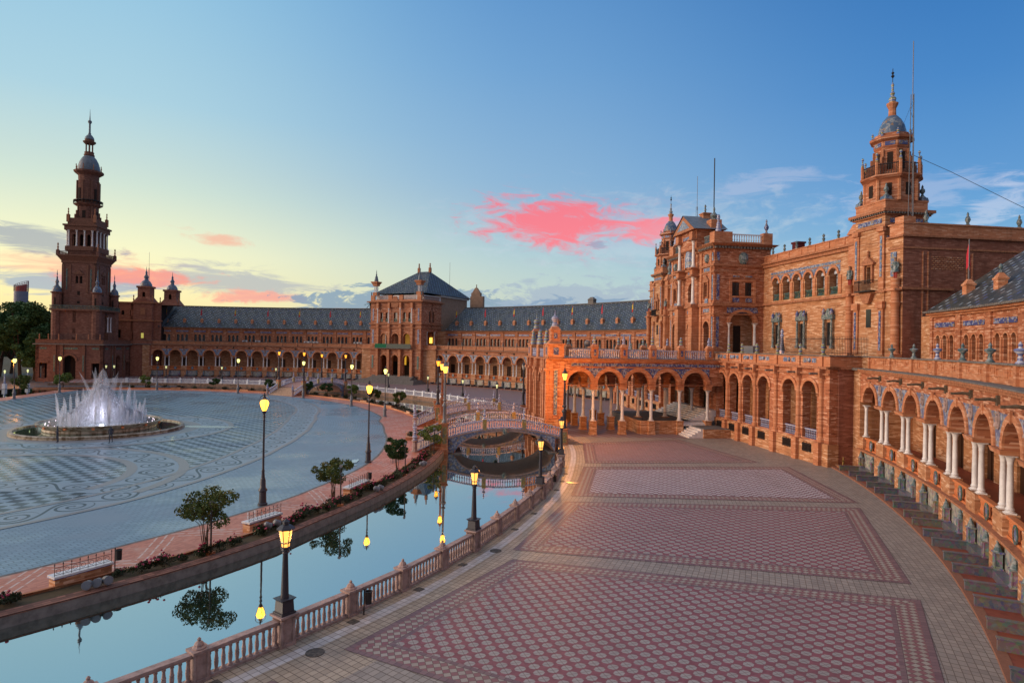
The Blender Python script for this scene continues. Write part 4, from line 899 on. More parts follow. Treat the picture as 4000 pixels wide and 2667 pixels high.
TP('balcony_ledge', lambda m: m.box(-hb-.75, hb+.75, -hb-.75, hb+.75, 16.1, 16.5), TWC)
TP('balcony_railing', lambda m: rot4(m, lambda q: bal(q, -hb-.7, hb+.7, -hb-.65, -hb-.65, 16.5, .85, .05, .28)), TGR)
for sx in (-1, 1):
    for sy in (-1, 1):
        x, y = sx*(hb-.35), sy*(hb-.35)
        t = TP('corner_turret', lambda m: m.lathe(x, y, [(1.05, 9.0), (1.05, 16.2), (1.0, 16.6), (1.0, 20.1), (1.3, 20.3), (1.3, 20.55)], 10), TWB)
        prt('turret_dome', lambda m: m.lathe(x, y, [(1.0, 20.55), (.98, 21.0), (.75, 21.7), (.35, 22.1), (.3, 22.7), (.42, 22.8), (.3, 23.3), (.16, 23.6), (.2, 24.0), (.06, 24.3), (.12, 24.7), (.02, 25.8)], 10), DOMB, t, M90, TO, True)
        for k in range(3): prt('turret_window', lambda m: m.lathe(x+.9*cos(k*2.1+.6), y+.9*sin(k*2.1+.6)-.0, [(.2, 0), (.24, .4), (.2, 1.5), (.05, 1.75)], 6, z=17.5), DARK, t, M90, TO)
hu = 3.72
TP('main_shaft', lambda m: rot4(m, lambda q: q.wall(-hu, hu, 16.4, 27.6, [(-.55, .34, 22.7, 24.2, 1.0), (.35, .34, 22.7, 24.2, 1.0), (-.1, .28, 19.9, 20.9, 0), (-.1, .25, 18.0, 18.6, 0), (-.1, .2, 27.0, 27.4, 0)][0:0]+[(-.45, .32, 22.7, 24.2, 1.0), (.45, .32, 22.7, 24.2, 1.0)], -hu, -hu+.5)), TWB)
for k in range(4):
    for x in (-3.4, 3.4, -1.9, 1.9): TP('pilaster', lambda m: m.add(MB().box(x-.22, x+.22, -hu-.12, -hu, 20.5, 27.2), rz=k*pi/2), TWC)
    for x in (-2.65, 2.65): TP('tile_strip', lambda m: m.add(MB().box(x-.13, x+.13, -hu-.05, -hu, 21.2, 26.2), rz=k*pi/2), TGR)
    TP('tile_frieze', lambda m: m.add(MB().box(-hu+.3, hu-.3, -hu-.06, -hu, 27.65, 28.0), rz=k*pi/2), TGR)
    TP('window_hood', lambda m: m.add(MB().box(-1.1, 1.1, -hu-.25, -hu, 24.9, 25.15).frust(0, -hu-.12, 25.15, 25.9, .8, .1, .12, .1), rz=k*pi/2), TWC)
    TP('window_column', lambda m: m.add(MB().lathe(0, -hu+.1, [(.08, 22.7), (.08, 24.4)], 6), rz=k*pi/2), MARB)
    TP('slit_window', lambda m: m.add(MB().box(-.3, .3, -hu-.02, -hu+.1, 19.9, 20.9), rz=k*pi/2), DARK); TP('slit_window', lambda m: m.add(MB().box(-.3, .3, -hu-.02, -hu+.1, 17.9, 18.5), rz=k*pi/2), DARK)
TP('shaft_cornice', lambda m: (m.box(-hu-.15, hu+.15, -hu-.15, hu+.15, 27.6, 28.1), m.frust(0, 0, 28.1, 29.2, hu+.15, hu+.85), m.box(-hu-.95, hu+.95, -hu-.95, hu+.95, 29.2, 29.5)), TWC)
TP('shaft_railing', lambda m: rot4(m, lambda q: (bal(q, -hu-.4, hu+.4, -hu-.7, -hu-.7, 29.5, .8, .06, .3), q.box(-hu-.95, -hu-.35, -hu-.95, -hu-.35, 29.5, 30.5))), TWB)
for sx in (-1, 1):
    for sy in (-1, 1):
        TP('pinnacle', lambda m: fin(m, sx*(hu+.65), sy*(hu+.65), 30.5, BALL, 1.4, 8, 2.2), CORN, True)
        TP('pinnacle', lambda m: (m.box(sx*2.95-.3, sx*2.95+.3, sy*2.95-.3, sy*2.95+.3, 37.5, 39.3), fin(m, sx*2.95, sy*2.95, 39.3, BALL, 1.2, 8, 2.0)), CORN, True)
hc = 2.95
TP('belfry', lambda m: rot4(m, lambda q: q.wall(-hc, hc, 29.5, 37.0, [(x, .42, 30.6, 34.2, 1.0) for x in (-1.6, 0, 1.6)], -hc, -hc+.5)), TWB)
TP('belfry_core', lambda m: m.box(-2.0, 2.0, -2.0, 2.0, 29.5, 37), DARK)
for k in range(4):
    for x in (-2.6, -.87, .87, 2.6): TP('column', lambda m: m.add(col_mb(None, x, -hc-.35, 31.7, 3.8, 1.15), rz=k*pi/2), MARB, True)
    TP('column_plinth', lambda m: m.add(MB().box(-2.95, 2.95, -hc-.65, -hc, 30.6, 31.7), rz=k*pi/2), TWC)
TP('belfry_entablature', lambda m: (m.box(-hc-.6, hc+.6, -hc-.6, hc+.6, 35.5, 36.5), m.box(-hc-.85, hc+.85, -hc-.85, hc+.85, 36.5, 36.9), m.box(-hc-.1, hc+.1, -hc-.1, hc+.1, 36.9, 38.5)), TWC)
TP('scroll_buttress', lambda m: [m.add(MB().box(-.2, .2, -2.9, -1.8, 38.3, 39.6).box(-.2, .2, -2.6, -1.8, 39.6, 40.6).box(-.2, .2, -2.3, -1.6, 40.6, 41.8), rz=pi/4+k*pi/2) for k in range(4)], TWC)
TP('lower_drum', lambda m: m.lathe(0, 0, [(2.2, 38.3), (2.2, 41.6), (3.0, 42.1), (3.1, 42.3)], 8, rot=pi/8), TWB)
for k in range(4): TP('drum_window', lambda m: m.add(MB().box(-.35, .35, -2.12, -1.9, 38.8, 40.6), rz=k*pi/2), DARK)
TP('gallery_railing', lambda m: (m.lathe(0, 0, [(3.05, 43.05), (3.1, 43.05), (3.1, 43.2), (3.05, 43.2)], 16), [m.box(3.05*cos(i*pi/12)-.04, 3.05*cos(i*pi/12)+.04, 3.05*sin(i*pi/12)-.04, 3.05*sin(i*pi/12)+.04, 42.3, 43.1) for i in range(24)]), IRON)
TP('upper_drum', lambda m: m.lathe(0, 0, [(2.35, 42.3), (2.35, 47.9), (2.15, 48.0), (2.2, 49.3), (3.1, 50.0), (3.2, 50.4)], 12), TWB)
for k in range(8): TP('drum_window', lambda m: m.add(MB().box(-.3, .3, -2.42, -2.2, 43.0, 46.0), rz=k*pi/4+.3), DARK if k % 2 else TWC); TP('drum_pilaster', lambda m: m.add(MB().box(-.2, .2, -2.55, -2.2, 42.6, 47.9), rz=k*pi/4+.3+pi/8), TWC)
TP('dome', lambda m: m.lathe(0, 0, [(2.4, 50.4), (2.4, 50.9), (2.3, 51.6), (2.0, 52.7), (1.5, 53.7), (.95, 54.3)], 16), SLAT, True)
for k in range(8): TP('dome_finial', lambda m: fin(m, 2.75*cos(k*pi/4), 2.75*sin(k*pi/4), 50.4, BALL, .9, 6, 1.9), CORN, True)
TP('lantern', lambda m: (m.lathe(0, 0, [(1.1, 54.2), (1.2, 54.5), (1.0, 54.7), (1.05, 55.2)], 10), [m.lathe(.75*cos(i*pi/3), .75*sin(i*pi/3), [(.18, 55.2), (.14, 55.5), (.14, 57.0), (.2, 57.2)], 6) for i in range(6)], m.lathe(0, 0, [(1.0, 57.2), (1.4, 57.6), (1.4, 57.8), (1.0, 57.9), (1.0, 58.3)], 10)), TWC)
TP('cupola', lambda m: m.lathe(0, 0, [(1.05, 58.3), (.95, 58.8), (.6, 59.3), (.3, 59.6), (.35, 59.8), (.22, 60.0), (.2, 62.2), (.42, 62.5), (.42, 62.9), (.15, 63.1), (.08, 64.2), (.02, 65.8)], 10), SLAT, True)
TP('niche_columns', lambda m: m.add(MB().add(col_mb(None, -.75, -hb-.5, 11.1, 3.7, 1.1)).add(col_mb(None, .75, -hb-.5, 11.1, 3.7, 1.1)), rz=pi/2), MARB, True)
TP('niche', lambda m: m.add(MB().box(-.45, .45, -hb-.1, -hb, 11.2, 14.5).box(-1.1, 1.1, -hb-.8, -hb, 9.2, 11.05).box(-1.1, 1.1, -hb-.7, -hb, 14.85, 15.2), rz=pi/2), TWC)
for x in (-6.5, -4.6, -2.4, 1.4, 4.0, 6.5): TP('parapet_urn', lambda m: fin(m, x, -P_+.1, 9.25, BALL, 1.1, 8, 1.7), CORN, True)
# connecting block with two small domed towers
cb = empty('connecting_block', TM(*abp(-12, 104), 0), 'brick block with two small domed turrets joining the tall left tower and its arcade wing', 'building')
def CP(name, fn, mt, smooth=False): return prt(name, fn, mt, cb, M90, (0, 0, 0), smooth)
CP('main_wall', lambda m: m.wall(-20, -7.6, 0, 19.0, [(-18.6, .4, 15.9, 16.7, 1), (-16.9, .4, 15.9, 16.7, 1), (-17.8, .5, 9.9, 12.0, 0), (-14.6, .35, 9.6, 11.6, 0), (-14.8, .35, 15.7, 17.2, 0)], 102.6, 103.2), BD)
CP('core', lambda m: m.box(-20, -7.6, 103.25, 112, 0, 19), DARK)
CP('projecting_bay', lambda m: (m.box(-13.7, -9.2, 101.2, 102.6, 0, 19.2), m.frust(-11.45, 102.2, 19.2, 20.4, 2.4, .3, .9, .9)), BD)
CP('link_wall', lambda m: m.box(-14.2, -8.6, 99.6, 102, 0, 8.2), BD); CP('link_parapet', lambda m: m.box(-14.2, -8.6, 99.9, 100.2, 8.4, 9.2), BD)
CP('link_cornice', lambda m: m.box(-14.2, -8.6, 99.3, 102, 8.2, 8.4), COPE)
for z_ in (14.3, 19.0): CP('cornice', lambda m: (m.box(-20.3, -7.4, 102.3, 103.4, z_, z_+.35), m.box(-14, -8.9, 100.9, 102.4, z_, z_+.35)), CORN)
CP('bay_window', lambda m: m.box(-11.75, -11.15, 101.12, 101.2, 9.9, 11.2), mat('lit_window', (.3, .3, .1), emis=(.8, .7, .15), es=.5)); CP('crest', lambda m: m.box(-12, -10.9, 101.1, 101.2, 16, 17.8), CORN)
for x, y, zb, s_ in ((-11.8, 103.9, 19.3, 1.0), (-5.7, 105.0, 18.9, .92)):
    t = CP('domed_turret', lambda m: (m.wall(x-1.5, x+1.5, zb, zb+3.8*s_, [(x, .35, zb+1.0, zb+2.4, 1)], y-1.5, y-1.2), m.box(x-1.5, x-1.2, y-1.2, y+1.5, zb, zb+3.8*s_), m.box(x+1.2, x+1.5, y-1.2, y+1.5, zb, zb+3.8*s_), m.box(x-1.2, x+1.2, y+1.2, y+1.5, zb, zb+3.8*s_), m.box(x-1.75, x+1.75, y-1.75, y+1.75, zb+3.8*s_, zb+4.3*s_), m.frust(x, y, zb-.2, zb+1.4, 2.5, 1.5)), BD)
    prt('turret_dome', lambda m: m.lathe(x, y, [(a*s_, zb+4.3*s_+b*s_) for a, b in [(1.5, 0), (1.4, .6), (1.0, 1.3), (.55, 1.6), (.45, 2.2), (.65, 2.4), (.4, 2.9), (.25, 3.3), (.3, 3.7), (.1, 4.2), (.02, 5.3)]], 12), DOMB, t, M90, (0, 0, 0), True)
    for sx in (-1, 1): prt('turret_pinnacle', lambda m: fin(m, x+sx*2.3, y-1.8, zb, BALL, 1.3, 6, 2.4), CORN, t, M90, (0, 0, 0), True)
CP('roof', lambda m: m.q((-8, 101.8, 12.9), (-7.4, 104, 13), (-6.5, 112, 19.2), (-8, 112, 19.2)), ROOF)
# ---------------------------------------------------------------- central building (frame: x to the right, y outward)
cen = empty('central_building', TM(*abp(97, 0), 0), 'large central brick building with columned pediment pavilion, arcaded flanks and two domed towers', 'building')
def CE(name, fn, mt, smooth=False, parent=None): return prt(name, fn, mt, parent or cen, M0, (0, 0, 0), smooth)
def wbox(m, x0, x1, y0, y1, z0, z1, s):  # mirrored box
    a, b = sorted((s*x0, s*x1)); m.box(a, b, y0, y1, z0, z1)
ARX = (9.95, 12.8, 15.7, 18.75, 23.12, 26.2)
for s in (-1, 1):
    CE('terrace_wall', lambda m: m.wall(*sorted((s*8.2, s*28.9)), 1.9, 8.3, [(s*x, 1.02, 2.02, 6.1, 1.0) for x in ARX], 93.5, 94.3), BR)
    CE('terrace_plinth', lambda m: (wbox(m, 8.2, 29.05, 93.3, 94.3, 0, 1.9, s),), BO)
    CE('terrace_inner_wall', lambda m: wbox(m, 8.2, 28.9, 97.6, 98.0, 1.9, 8.3, s), BO)
    CE('terrace_inner_floor', lambda m: wbox(m, 8.2, 28.9, 94.3, 97.6, 1.7, 1.95, s), REDF)
    CE('terrace_end_wall', lambda m: wbox(m, 28.3, 29.0, 94.3, 104, 0, 8.3, s), BD)
    CE('terrace_floor', lambda m: wbox(m, 5.5, 29.0, 93.6, 100.5, 8.2, 8.42, s), CONC)
    CE('terrace_cornice', lambda m: (wbox(m, 8.0, 29.2, 93.15, 94.3, 8.22, 8.42, s), wbox(m, 8.1, 29.0, 93.3, 93.5, 7.7, 7.85, s), wbox(m, 28.9, 29.2, 93.15, 97.5, 8.22, 8.42, s)), CORN)
    CE('terrace_parapet', lambda m: (wbox(m, 8.4, 29.0, 93.45, 93.75, 8.42, 9.3, s), wbox(m, 28.7, 29.0, 93.75, 97, 8.42, 9.3, s)), BT)
    CE('terrace_coping', lambda m: (wbox(m, 8.3, 29.1, 93.3, 93.85, 9.3, 9.39, s), wbox(m, 28.6, 29.15, 93.85, 97.2, 9.3, 9.39, s)), COPE)
    for i, x in enumerate(ARX):
        CE('archivolt', lambda m: m.archring(s*x, 1.02, 6.1, .3, 93.38, 93.5), BT)
        CE('impost_band', lambda m: (m.box(s*x-1.3, s*x-1.0, 93.4, 94.35, 5.85, 5.98), m.box(s*x+1.0, s*x+1.3, 93.4, 94.35, 5.85, 5.98)), CORN)
        CE('arch_balustrade', lambda m: bal(m, s*x-1.0, s*x+1.0, 93.8, 93.8, 2.02, .85, .06, .24), TWH)
        g_ = CE('cellar_grille', lambda m: m.box(s*x-.62, s*x+.62, 93.27, 93.3, .9, 1.6), DARK)
        prt('grille_bars', lambda m: ([m.box(s*x-.6+.2*j, s*x-.57+.2*j, 93.22, 93.26, .85, 1.65+.08*(j % 2)) for j in range(7)], m.box(s*x-.66, s*x+.66, 93.2, 93.26, .98, 1.02), m.box(s*x-.66, s*x+.66, 93.2, 93.26, 1.5, 1.54)), IRON, g_, M0)
        if i in (0, 1, 2, 3): CE('door', lambda m: m.box(s*x+.1, s*x+1.0, 97.5, 97.6, 1.95, 6.3), (DARK, WOOD)[i % 2])
        CE('parapet_tiles', lambda m: (m.box(s*x-.95, s*x-.35, 93.42, 93.45, 8.72, 9.12)), TLB); CE('parapet_tiles', lambda m: (m.box(s*x+.35, s*x+.95, 93.42, 93.45, 8.72, 9.12)), TLB)
        CE('parapet_rosette', lambda m: m.lathe(s*x, 93.44, [(.02, 8.7), (.17, 8.8), (.2, 8.92), (.17, 9.05), (.02, 9.15)], 8), TLB)
    for x in (11.38, 14.25, 17.2, 21.0, 24.65, 27.9):
        CE('engaged_column', lambda m: (m.lathe(s*x, 93.45, [(.30, 1.95), (.30, 2.3), (.22, 2.4), (.24, 3.2), (.2, 6.9), (.3, 7.2), (.34, 7.5)], 10), m.box(s*x-.34, s*x+.34, 93.0, 93.5, 7.5, 8.25), m.box(s*x-.34, s*x+.34, 92.98, 93.5, 0, 1.95)), BT)
        CE('parapet_post', lambda m: m.box(s*x-.22, s*x+.22, 93.32, 93.8, 8.42, 9.42), BT)
        CE('gargoyle', lambda m: m.box(s*x-.1, s*x+.1, 92.3, 93.1, 7.75, 7.9), COPE)
        CE('ceramic_finial', lambda m: fin(m, s*x, 93.56, 9.42, BALL, 1.25, 8), TYG, True)
    CE('ceramic_finial', lambda m: fin(m, s*21.7, 93.56, 9.42, [(.22, 0), (.25, .3), (.15, .4), (.2, .8), (.14, 1.0), (.13, 1.6), (.2, 1.7), (.1, 1.9), (.16, 2.1), (.02, 2.4)], 1.0, 8), TWH, True)
    # flank wall
    WX = [9.15+2.06*k for k in range(6)]
    CE('flank_wall', lambda m: m.wall(*sorted((s*6.5, s*23.7)), 8.4, 19.85, [(s*x, .66, 15.45, 17.45, 1.0) for x in WX], 100.45, 101.3), BO)
    CE('flank_arch_tiles', lambda m: [m.q(*[(s*a_, 100.43, z_) for a_, z_ in pts]) for x in [9.15-2.06+2.06*k for k in range(7)] for pts in [[(max(8.05, x+.0), 18.78), (min(20.5, x+2.06), 18.78), (min(20.5, x+2.06), 18.5), (max(8.05, x), 18.5)]]], TLB)
    for k in range(7):
        xm = 9.15-1.03+2.06*k
        def tri(m):
            P = [(.92*cos(t), 17.47+.92*sin(t)) for t in [pi*j/14 for j in range(1, 8)]]
            for (a, za), (b, zb) in zip(P, P[1:]):
                l0, l1 = (-(1.03-a), -(1.03-b)); r0_, r1_ = (1.03-a, 1.03-b)
                if k == 0: l0 = l1 = 0
                if k == 6: r0_ = r1_ = 0
                m.q(*[(s*(xm+u), 100.43, z_) for u, z_ in ((l0, za), (r0_, za), (r1_, zb), (l1, zb))])
        CE('spandrel_tiles', tri, TLB)
    for x in WX:
        CE('archivolt', lambda m: m.archring(s*x, .66, 17.45, .26, 100.33, 100.43), BT)
        w = CE('arched_window', lambda m: (m.box(s*x-.5, s*x+.5, 101.1, 101.16, 15.9, 17.7), m.lathe(s*x, 101.1, [(.5, 17.5), (.48, 17.75), (.3, 18.0), (.02, 18.1)], 12)), GLB)
        prt('glazing_bars', lambda m: ([m.box(s*x+u-.03, s*x+u+.03, 101.04, 101.1, 15.5, 17.9) for u in (-.46, -.16, .16, .46)], [m.box(s*x-.5, s*x+.5, 101.04, 101.1, z_, z_+.06) for z_ in (15.9, 16.5, 17.1, 17.5)]), WOOD, w, M0)
        CE('window_balustrade', lambda m: bal(m, s*x-.62, s*x+.62, 100.62, 100.62, 15.5, .72, .05, .17), TGR)
        CE('window_pilaster', lambda m: m.box(s*(x+1.03)-.22, s*(x+1.03)+.22, 100.36, 100.45, 15.5, 17.3), BT)
    for x in (9.65, 14.4, 18.95):
        w = CE('barred_window', lambda m: m.box(s*x-.36, s*x+.36, 100.40, 100.45, 10.3, 12.65), GLZ)
        prt('window_bars', lambda m: ([m.box(s*x-.36+.12*j, s*x-.34+.12*j, 100.33, 100.36, 10.3, 12.65) for j in range(7)], [m.box(s*x-.38, s*x+.38, 100.32, 100.36, z_, z_+.03) for z_ in (10.6, 11.3, 12.0)]), IRON, w, M0)
        for u in (-.62, .62):
            prt('ceramic_column', lambda m: m.lathe(s*x+u, 100.2, [(.22, 10.0), (.22, 10.2), (.12, 10.35), (.16, 10.8), (.11, 11.6), (.14, 11.7), (.11, 12.9), (.2, 13.0)], 8), TRM, w, M0, (0, 0, 0), True)
            prt('ceramic_urn', lambda m: m.lathe(s*x+u, 100.2, [(.17, 13.4), (.2, 13.7), (.1, 13.95), (.02, 14.1)], 8), TBL, w, M0)
        prt('ceramic_lintel', lambda m: (m.box(s*x-.85, s*x+.85, 100.1, 100.44, 12.95, 13.4), m.frust(s*x, 100.3, 13.4, 14.05, .4, .12, .12, .08)), TRM, w, M0)
    CE('flank_string_course', lambda m: wbox(m, 6.5, 23.7, 100.15, 100.45, 15.0, 15.25, s), CORN)
    CE('flank_cornice', lambda m: (wbox(m, 6.5, 23.7, 99.95, 101.2, 19.85, 20.05, s), wbox(m, 6.5, 23.7, 100.2, 100.45, 19.5, 19.85, s)), CORN)
    CE('flank_parapet', lambda m: (wbox(m, 6.5, 22.2, 100.45, 100.7, 20.05, 20.85, s), wbox(m, 6.5, 22.2, 100.35, 100.8, 20.85, 20.95, s)), BT)
    for k in range(6): CE('parapet_ball', lambda m: fin(m, s*(8.2+2.35*k), 100.58, 20.95, BALL, 1.1, 8, 1.15), TRM, True)
    for k in range(7): CE('parapet_pilaster', lambda m: wbox(m, 6.9+2.35*k, 7.05+2.35*k, 100.38, 100.45, 20.05, 20.85, s), BT)
    # main body behind
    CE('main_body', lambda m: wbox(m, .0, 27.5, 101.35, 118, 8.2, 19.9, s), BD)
    CE('corner_pier', lambda m: (wbox(m, 22.15, 23.75, 100.05, 101.3, 8.4, 20.9, s), m.frust(s*22.95, 100.7, 20.9, 21.9, .85, .45)), BT)
    CE('corner_urn', lambda m: fin(m, s*22.95, 100.7, 21.9, [(.42, 0), (.36, .3), (.2, .5), (.38, .9), (.42, 1.2), (.24, 1.5), (.14, 1.7), (.2, 1.9), (.12, 2.3), (.16, 2.5), (.02, 2.8)], .95, 10), TRM, True)
    for x in (22.6, 29.0):
        yy = 99.45 if x > 25 else 99.9
        c_ = CE('giant_column', lambda m: (m.box(s*x-.5, s*x+.5, yy-.5, yy+.3, 8.4, 9.6), m.lathe(s*x, yy, [(.40, 9.6), (.34, 9.8), (.35, 11.9), (.38, 12.0), (.33, 12.1), (.31, 13.6), (.45, 13.9), (.5, 14.0)], 12), m.lathe(s*x, yy, [(.33, 14.0), (.33, 15.0)], 12), m.box(s*x-.48, s*x+.48, yy-.48, yy+.3, 15.0, 15.2), m.lathe(s*x, yy, [(.36, 15.2), (.34, 15.8), (.42, 15.95), (.42, 16.05)], 12)), BT, True)
        st = CE('painted_statue', lambda m: (m.lathe(s*x-.11, yy, [(.07, 16.05), (.08, 16.3), (.10, 16.75)], 6), m.lathe(s*x+.11, yy, [(.07, 16.05), (.08, 16.3), (.10, 16.75)], 6)), mat('statue_hose', (.30, .05, .04)))
        prt('cloak', lambda m: (m.lathe(s*x, yy, [(.30, 16.6), (.26, 16.85), (.19, 17.05), (.26, 17.3), (.27, 17.42), (.10, 17.52)], 10), m.tube([(s*x-.25, yy, 17.4), (s*x-.33, yy-.05, 17.1), (s*x-.16, yy-.2, 16.98)], .07, 6), m.tube([(s*x+.25, yy, 17.4), (s*x+.32, yy, 17.1), (s*x+.25, yy-.12, 16.8)], .07, 6)), TRM, st, M0, (0, 0, 0), True)
        prt('head', lambda m: m.lathe(s*x, yy-.02, [(.06, 17.48), (.10, 17.6), (.10, 17.7), (.05, 17.8), (.17, 17.79), (.12, 17.83), (.03, 17.9)], 8), mat('statue_face', (.30, .18, .11)), st, M0, (0, 0, 0), True)
    # towers
    TX = 25.5*s
    CE('tower_shaft', lambda m: m.wall(TX-1.9, TX+1.9, 8.4, 21.9, [(TX, .32, 15.95, 17.45, 0), (TX, .3, 11.9, 13.6, 0)][:1], 99.7, 100.2), BO)
    CE('tower_side_wall', lambda m: (m.box(TX-1.9, TX-1.5, 100.2, 103.9, 8.4, 21.9), m.box(TX+1.5, TX+1.9, 100.2, 103.9, 8.4, 21.9), m.box(TX-1.9, TX+1.9, 103.5, 103.9, 8.4, 21.9)), BR)
    CE('tower_window', lambda m: m.box(TX-.3, TX+.3, 99.65, 99.7, 11.95, 13.6), GLZ); CE('tower_window', lambda m: m.box(TX-.32, TX+.32, 100.0, 100.1, 15.9, 17.5), GLZ)
    CE('tower_window', lambda m: m.box(TX-2.3, TX-1.92, 99.9, 100.0, 9.4, 11.4), GLZ)
    CE('window_surround', lambda m: (m.box(TX-.6, TX-.4, 99.5, 99.7, 16, 17.6), m.box(TX+.4, TX+.6, 99.5, 99.7, 16, 17.6), m.box(TX-.8, TX+.8, 99.4, 99.7, 17.6, 17.75), m.frust(TX, 99.55, 17.75, 18.35, .85, .06, .16, .14), fin(m, TX, 99.55, 18.3, BALL, .8)), CORN)
    CE('tower_balcony', lambda m: (m.box(TX-1.05, TX+1.05, 98.95, 99.7, 15.15, 15.25), m.box(TX-1.05, TX+1.05, 98.95, 99.0, 16.12, 16.18), [m.box(TX-1.03+.13*j, TX-1.0+.13*j, 98.95, 98.99, 15.25, 16.12) for j in range(17)], m.box(TX-1.05, TX-1.0, 99.0, 99.7, 16.1, 16.17), m.box(TX+1.0, TX+1.05, 99.0, 99.7, 16.1, 16.17)), IRON)
    CE('tower_corbel', lambda m: m.frust(TX, 99.5, 14.1, 15.0, .3, .8, .15, .25), CORN)
    for dx in (-1.6, 1.6):
        CE('tower_pilaster', lambda m: (m.box(TX+dx-.32, TX+dx+.32, 99.55, 99.7, 9.5, 13.8), m.box(TX+dx-.32, TX+dx+.32, 99.58, 99.7, 15.3, 20.4), m.box(TX+dx-.42, TX+dx+.42, 99.4, 99.7, 13.6, 14.2), m.box(TX+dx-.42, TX+dx+.42, 99.4, 99.7, 20.4, 20.8)), BT)
        CE('tile_strip', lambda m: m.box(TX+dx-.12, TX+dx+.12, 99.5, 99.58, 9.9, 13.4), TBL); CE('tile_strip', lambda m: m.box(TX+dx-.12, TX+dx+.12, 99.53, 99.6, 16.4, 20.0), TLB)
    CE('tile_strip', lambda m: m.box(TX+s*1.9-(.05 if s > 0 else 0), TX+s*1.9+.05, 99.9, 100.3, 16.4, 20.0), TBL)
    for z0, z1, p in ((15.0, 15.2, .2), (20.8, 21.0, .15), (21.85, 22.1, .2), (22.1, 22.35, .45)):
        CE('tower_cornice', lambda m: m.box(TX-1.9-p, TX+1.9+p, 99.7-p, 103.9+p, z0, z1), CORN)
    CE('tower_dentils', lambda m: [m.box(TX-2.2+.27*j, TX-2.08+.27*j, 99.32, 99.7, 21.95, 22.1) for j in range(17)]+[m.box(TX+s*1.9-.1, TX+s*1.9+.36*s+.1, 99.6+.27*j, 99.72+.27*j, 21.95, 22.1) for j in range(17)], COPE)
    CE('tile_frieze', lambda m: m.box(TX-1.5, TX+1.5, 99.64, 99.7, 21.2, 21.6), TBL); CE('tile_frieze', lambda m: m.box(TX+s*1.9-.03, TX+s*1.9+.03, 100.2, 103.4, 21.2, 21.6), TBL)
    CE('tower_parapet', lambda m: (m.box(TX-1.9, TX+1.9, 99.7, 103.9, 22.35, 23.2), m.box(TX-1.95, TX+1.95, 99.65, 103.95, 23.1, 23.25)), BT)
    for sx in (-1, 1):
        for yy in (100.0, 103.6):
            t = CE('tower_pinnacle', lambda m: m.frust(TX+sx*1.6, yy, 23.25, 23.55, .36, .3), DOMB)
            prt('pinnacle_urn', lambda m: m.lathe(TX+sx*1.6, yy, [(.34, 23.55), (.15, 23.75), (.08, 23.9), (.22, 24.1), (.2, 24.3), (.08, 24.45), (.1, 24.55), (.02, 24.75)], 8), TRM, t, M0, (0, 0, 0), True)
    TY = 101.8
    CE('octagon_stage', lambda m: (m.lathe(TX, TY, [(2.2, 23.2), (2.2, 25.1), (2.3, 25.2), (2.6, 25.4), (2.6, 25.55)], 8, rot=pi/8)), BR)
    for k in range(8):
        t = R(8.7)*0+k*pi/4; m1 = MB().box(-.24, .24, -2.08, -2.0, 23.7, 24.8); CE('octagon_window', lambda m: m.add(m1, TX, TY, rz=t), DARK)
        CE('octagon_pilaster', lambda m: m.lathe(TX+2.18*cos(t+pi/8), TY+2.18*sin(t+pi/8), [(.16, 23.2), (.16, 25.1)], 6), BT)
        CE('octagon_post', lambda m: (m.lathe(TX+2.4*cos(t+pi/8), TY+2.4*sin(t+pi/8), [(.14, 25.55), (.14, 26.75)], 6)), BT)
        CE('post_finial', lambda m: m.lathe(TX+2.4*cos(t+pi/8), TY+2.4*sin(t+pi/8), [(.10, 26.75), (.12, 26.95), (.05, 27.1), (.05, 27.3), (.11, 27.4), (.09, 27.52), (.01, 27.6)], 6), TYG, True)
        a, b = t+pi/8, t+3*pi/8
        CE('octagon_railing', lambda m: ([m.lathe(TX+2.4*(cos(a)*(1-u)+cos(b)*u), TY+2.4*(sin(a)*(1-u)+sin(b)*u), [(.03, 25.55), (.03, 26.45)], 4) for u in [(j+.5)/9 for j in range(9)]], m.tube([(TX+2.4*cos(a), TY+2.4*sin(a), 26.5), (TX+2.4*cos(b), TY+2.4*sin(b), 26.5)], .05, 4)), IRON)
        CE('scroll_bracket', lambda m: m.add(MB().box(-.10, .10, -2.05, -1.3, 25.6, 26.7).box(-.10, .10, -1.75, -1.3, 26.7, 27.3).box(-.10, .10, -1.55, -1.3, 27.3, 28.0), TX, TY, rz=t+pi/8), CORN)
    CE('lantern_stage', lambda m: m.lathe(TX, TY, [(1.42, 25.5), (1.42, 28.1), (1.5, 28.2), (1.5, 28.75), (1.85, 28.95), (1.85, 29.15), (1.45, 29.3), (1.45, 29.5)], 8, rot=pi/8), BR)
    for k in range(8):
        m1 = MB().box(-.22, .22, -1.36, -1.30, 26.2, 27.75); CE('lantern_opening', lambda m: m.add(m1, TX, TY, rz=k*pi/4), DARK)
        m3 = MB().box(-.4, .4, -1.43, -1.38, 28.35, 28.7); CE('lantern_tile', lambda m: m.add(m3, TX, TY, rz=k*pi/4), TBL)
        CE('lantern_finial', lambda m: m.lathe(TX+1.6*cos(k*pi/4+pi/8), TY+1.6*sin(k*pi/4+pi/8), [(.12, 29.15), (.14, 29.3), (.05, 29.4), (.11, 29.6), (.02, 29.8)], 6), TYG, True)
    CE('tiled_dome', lambda m: m.lathe(TX, TY, [(1.18, 29.3), (1.14, 29.8), (1.0, 30.4), (.72, 30.95), (.42, 31.3)], 16), DOMB, True)
    CE('dome_neck', lambda m: m.lathe(TX, TY, [(.42, 31.25), (.33, 31.4), (.31, 32.0), (.5, 32.4), (.5, 32.5), (.22, 32.6)], 10), BT)
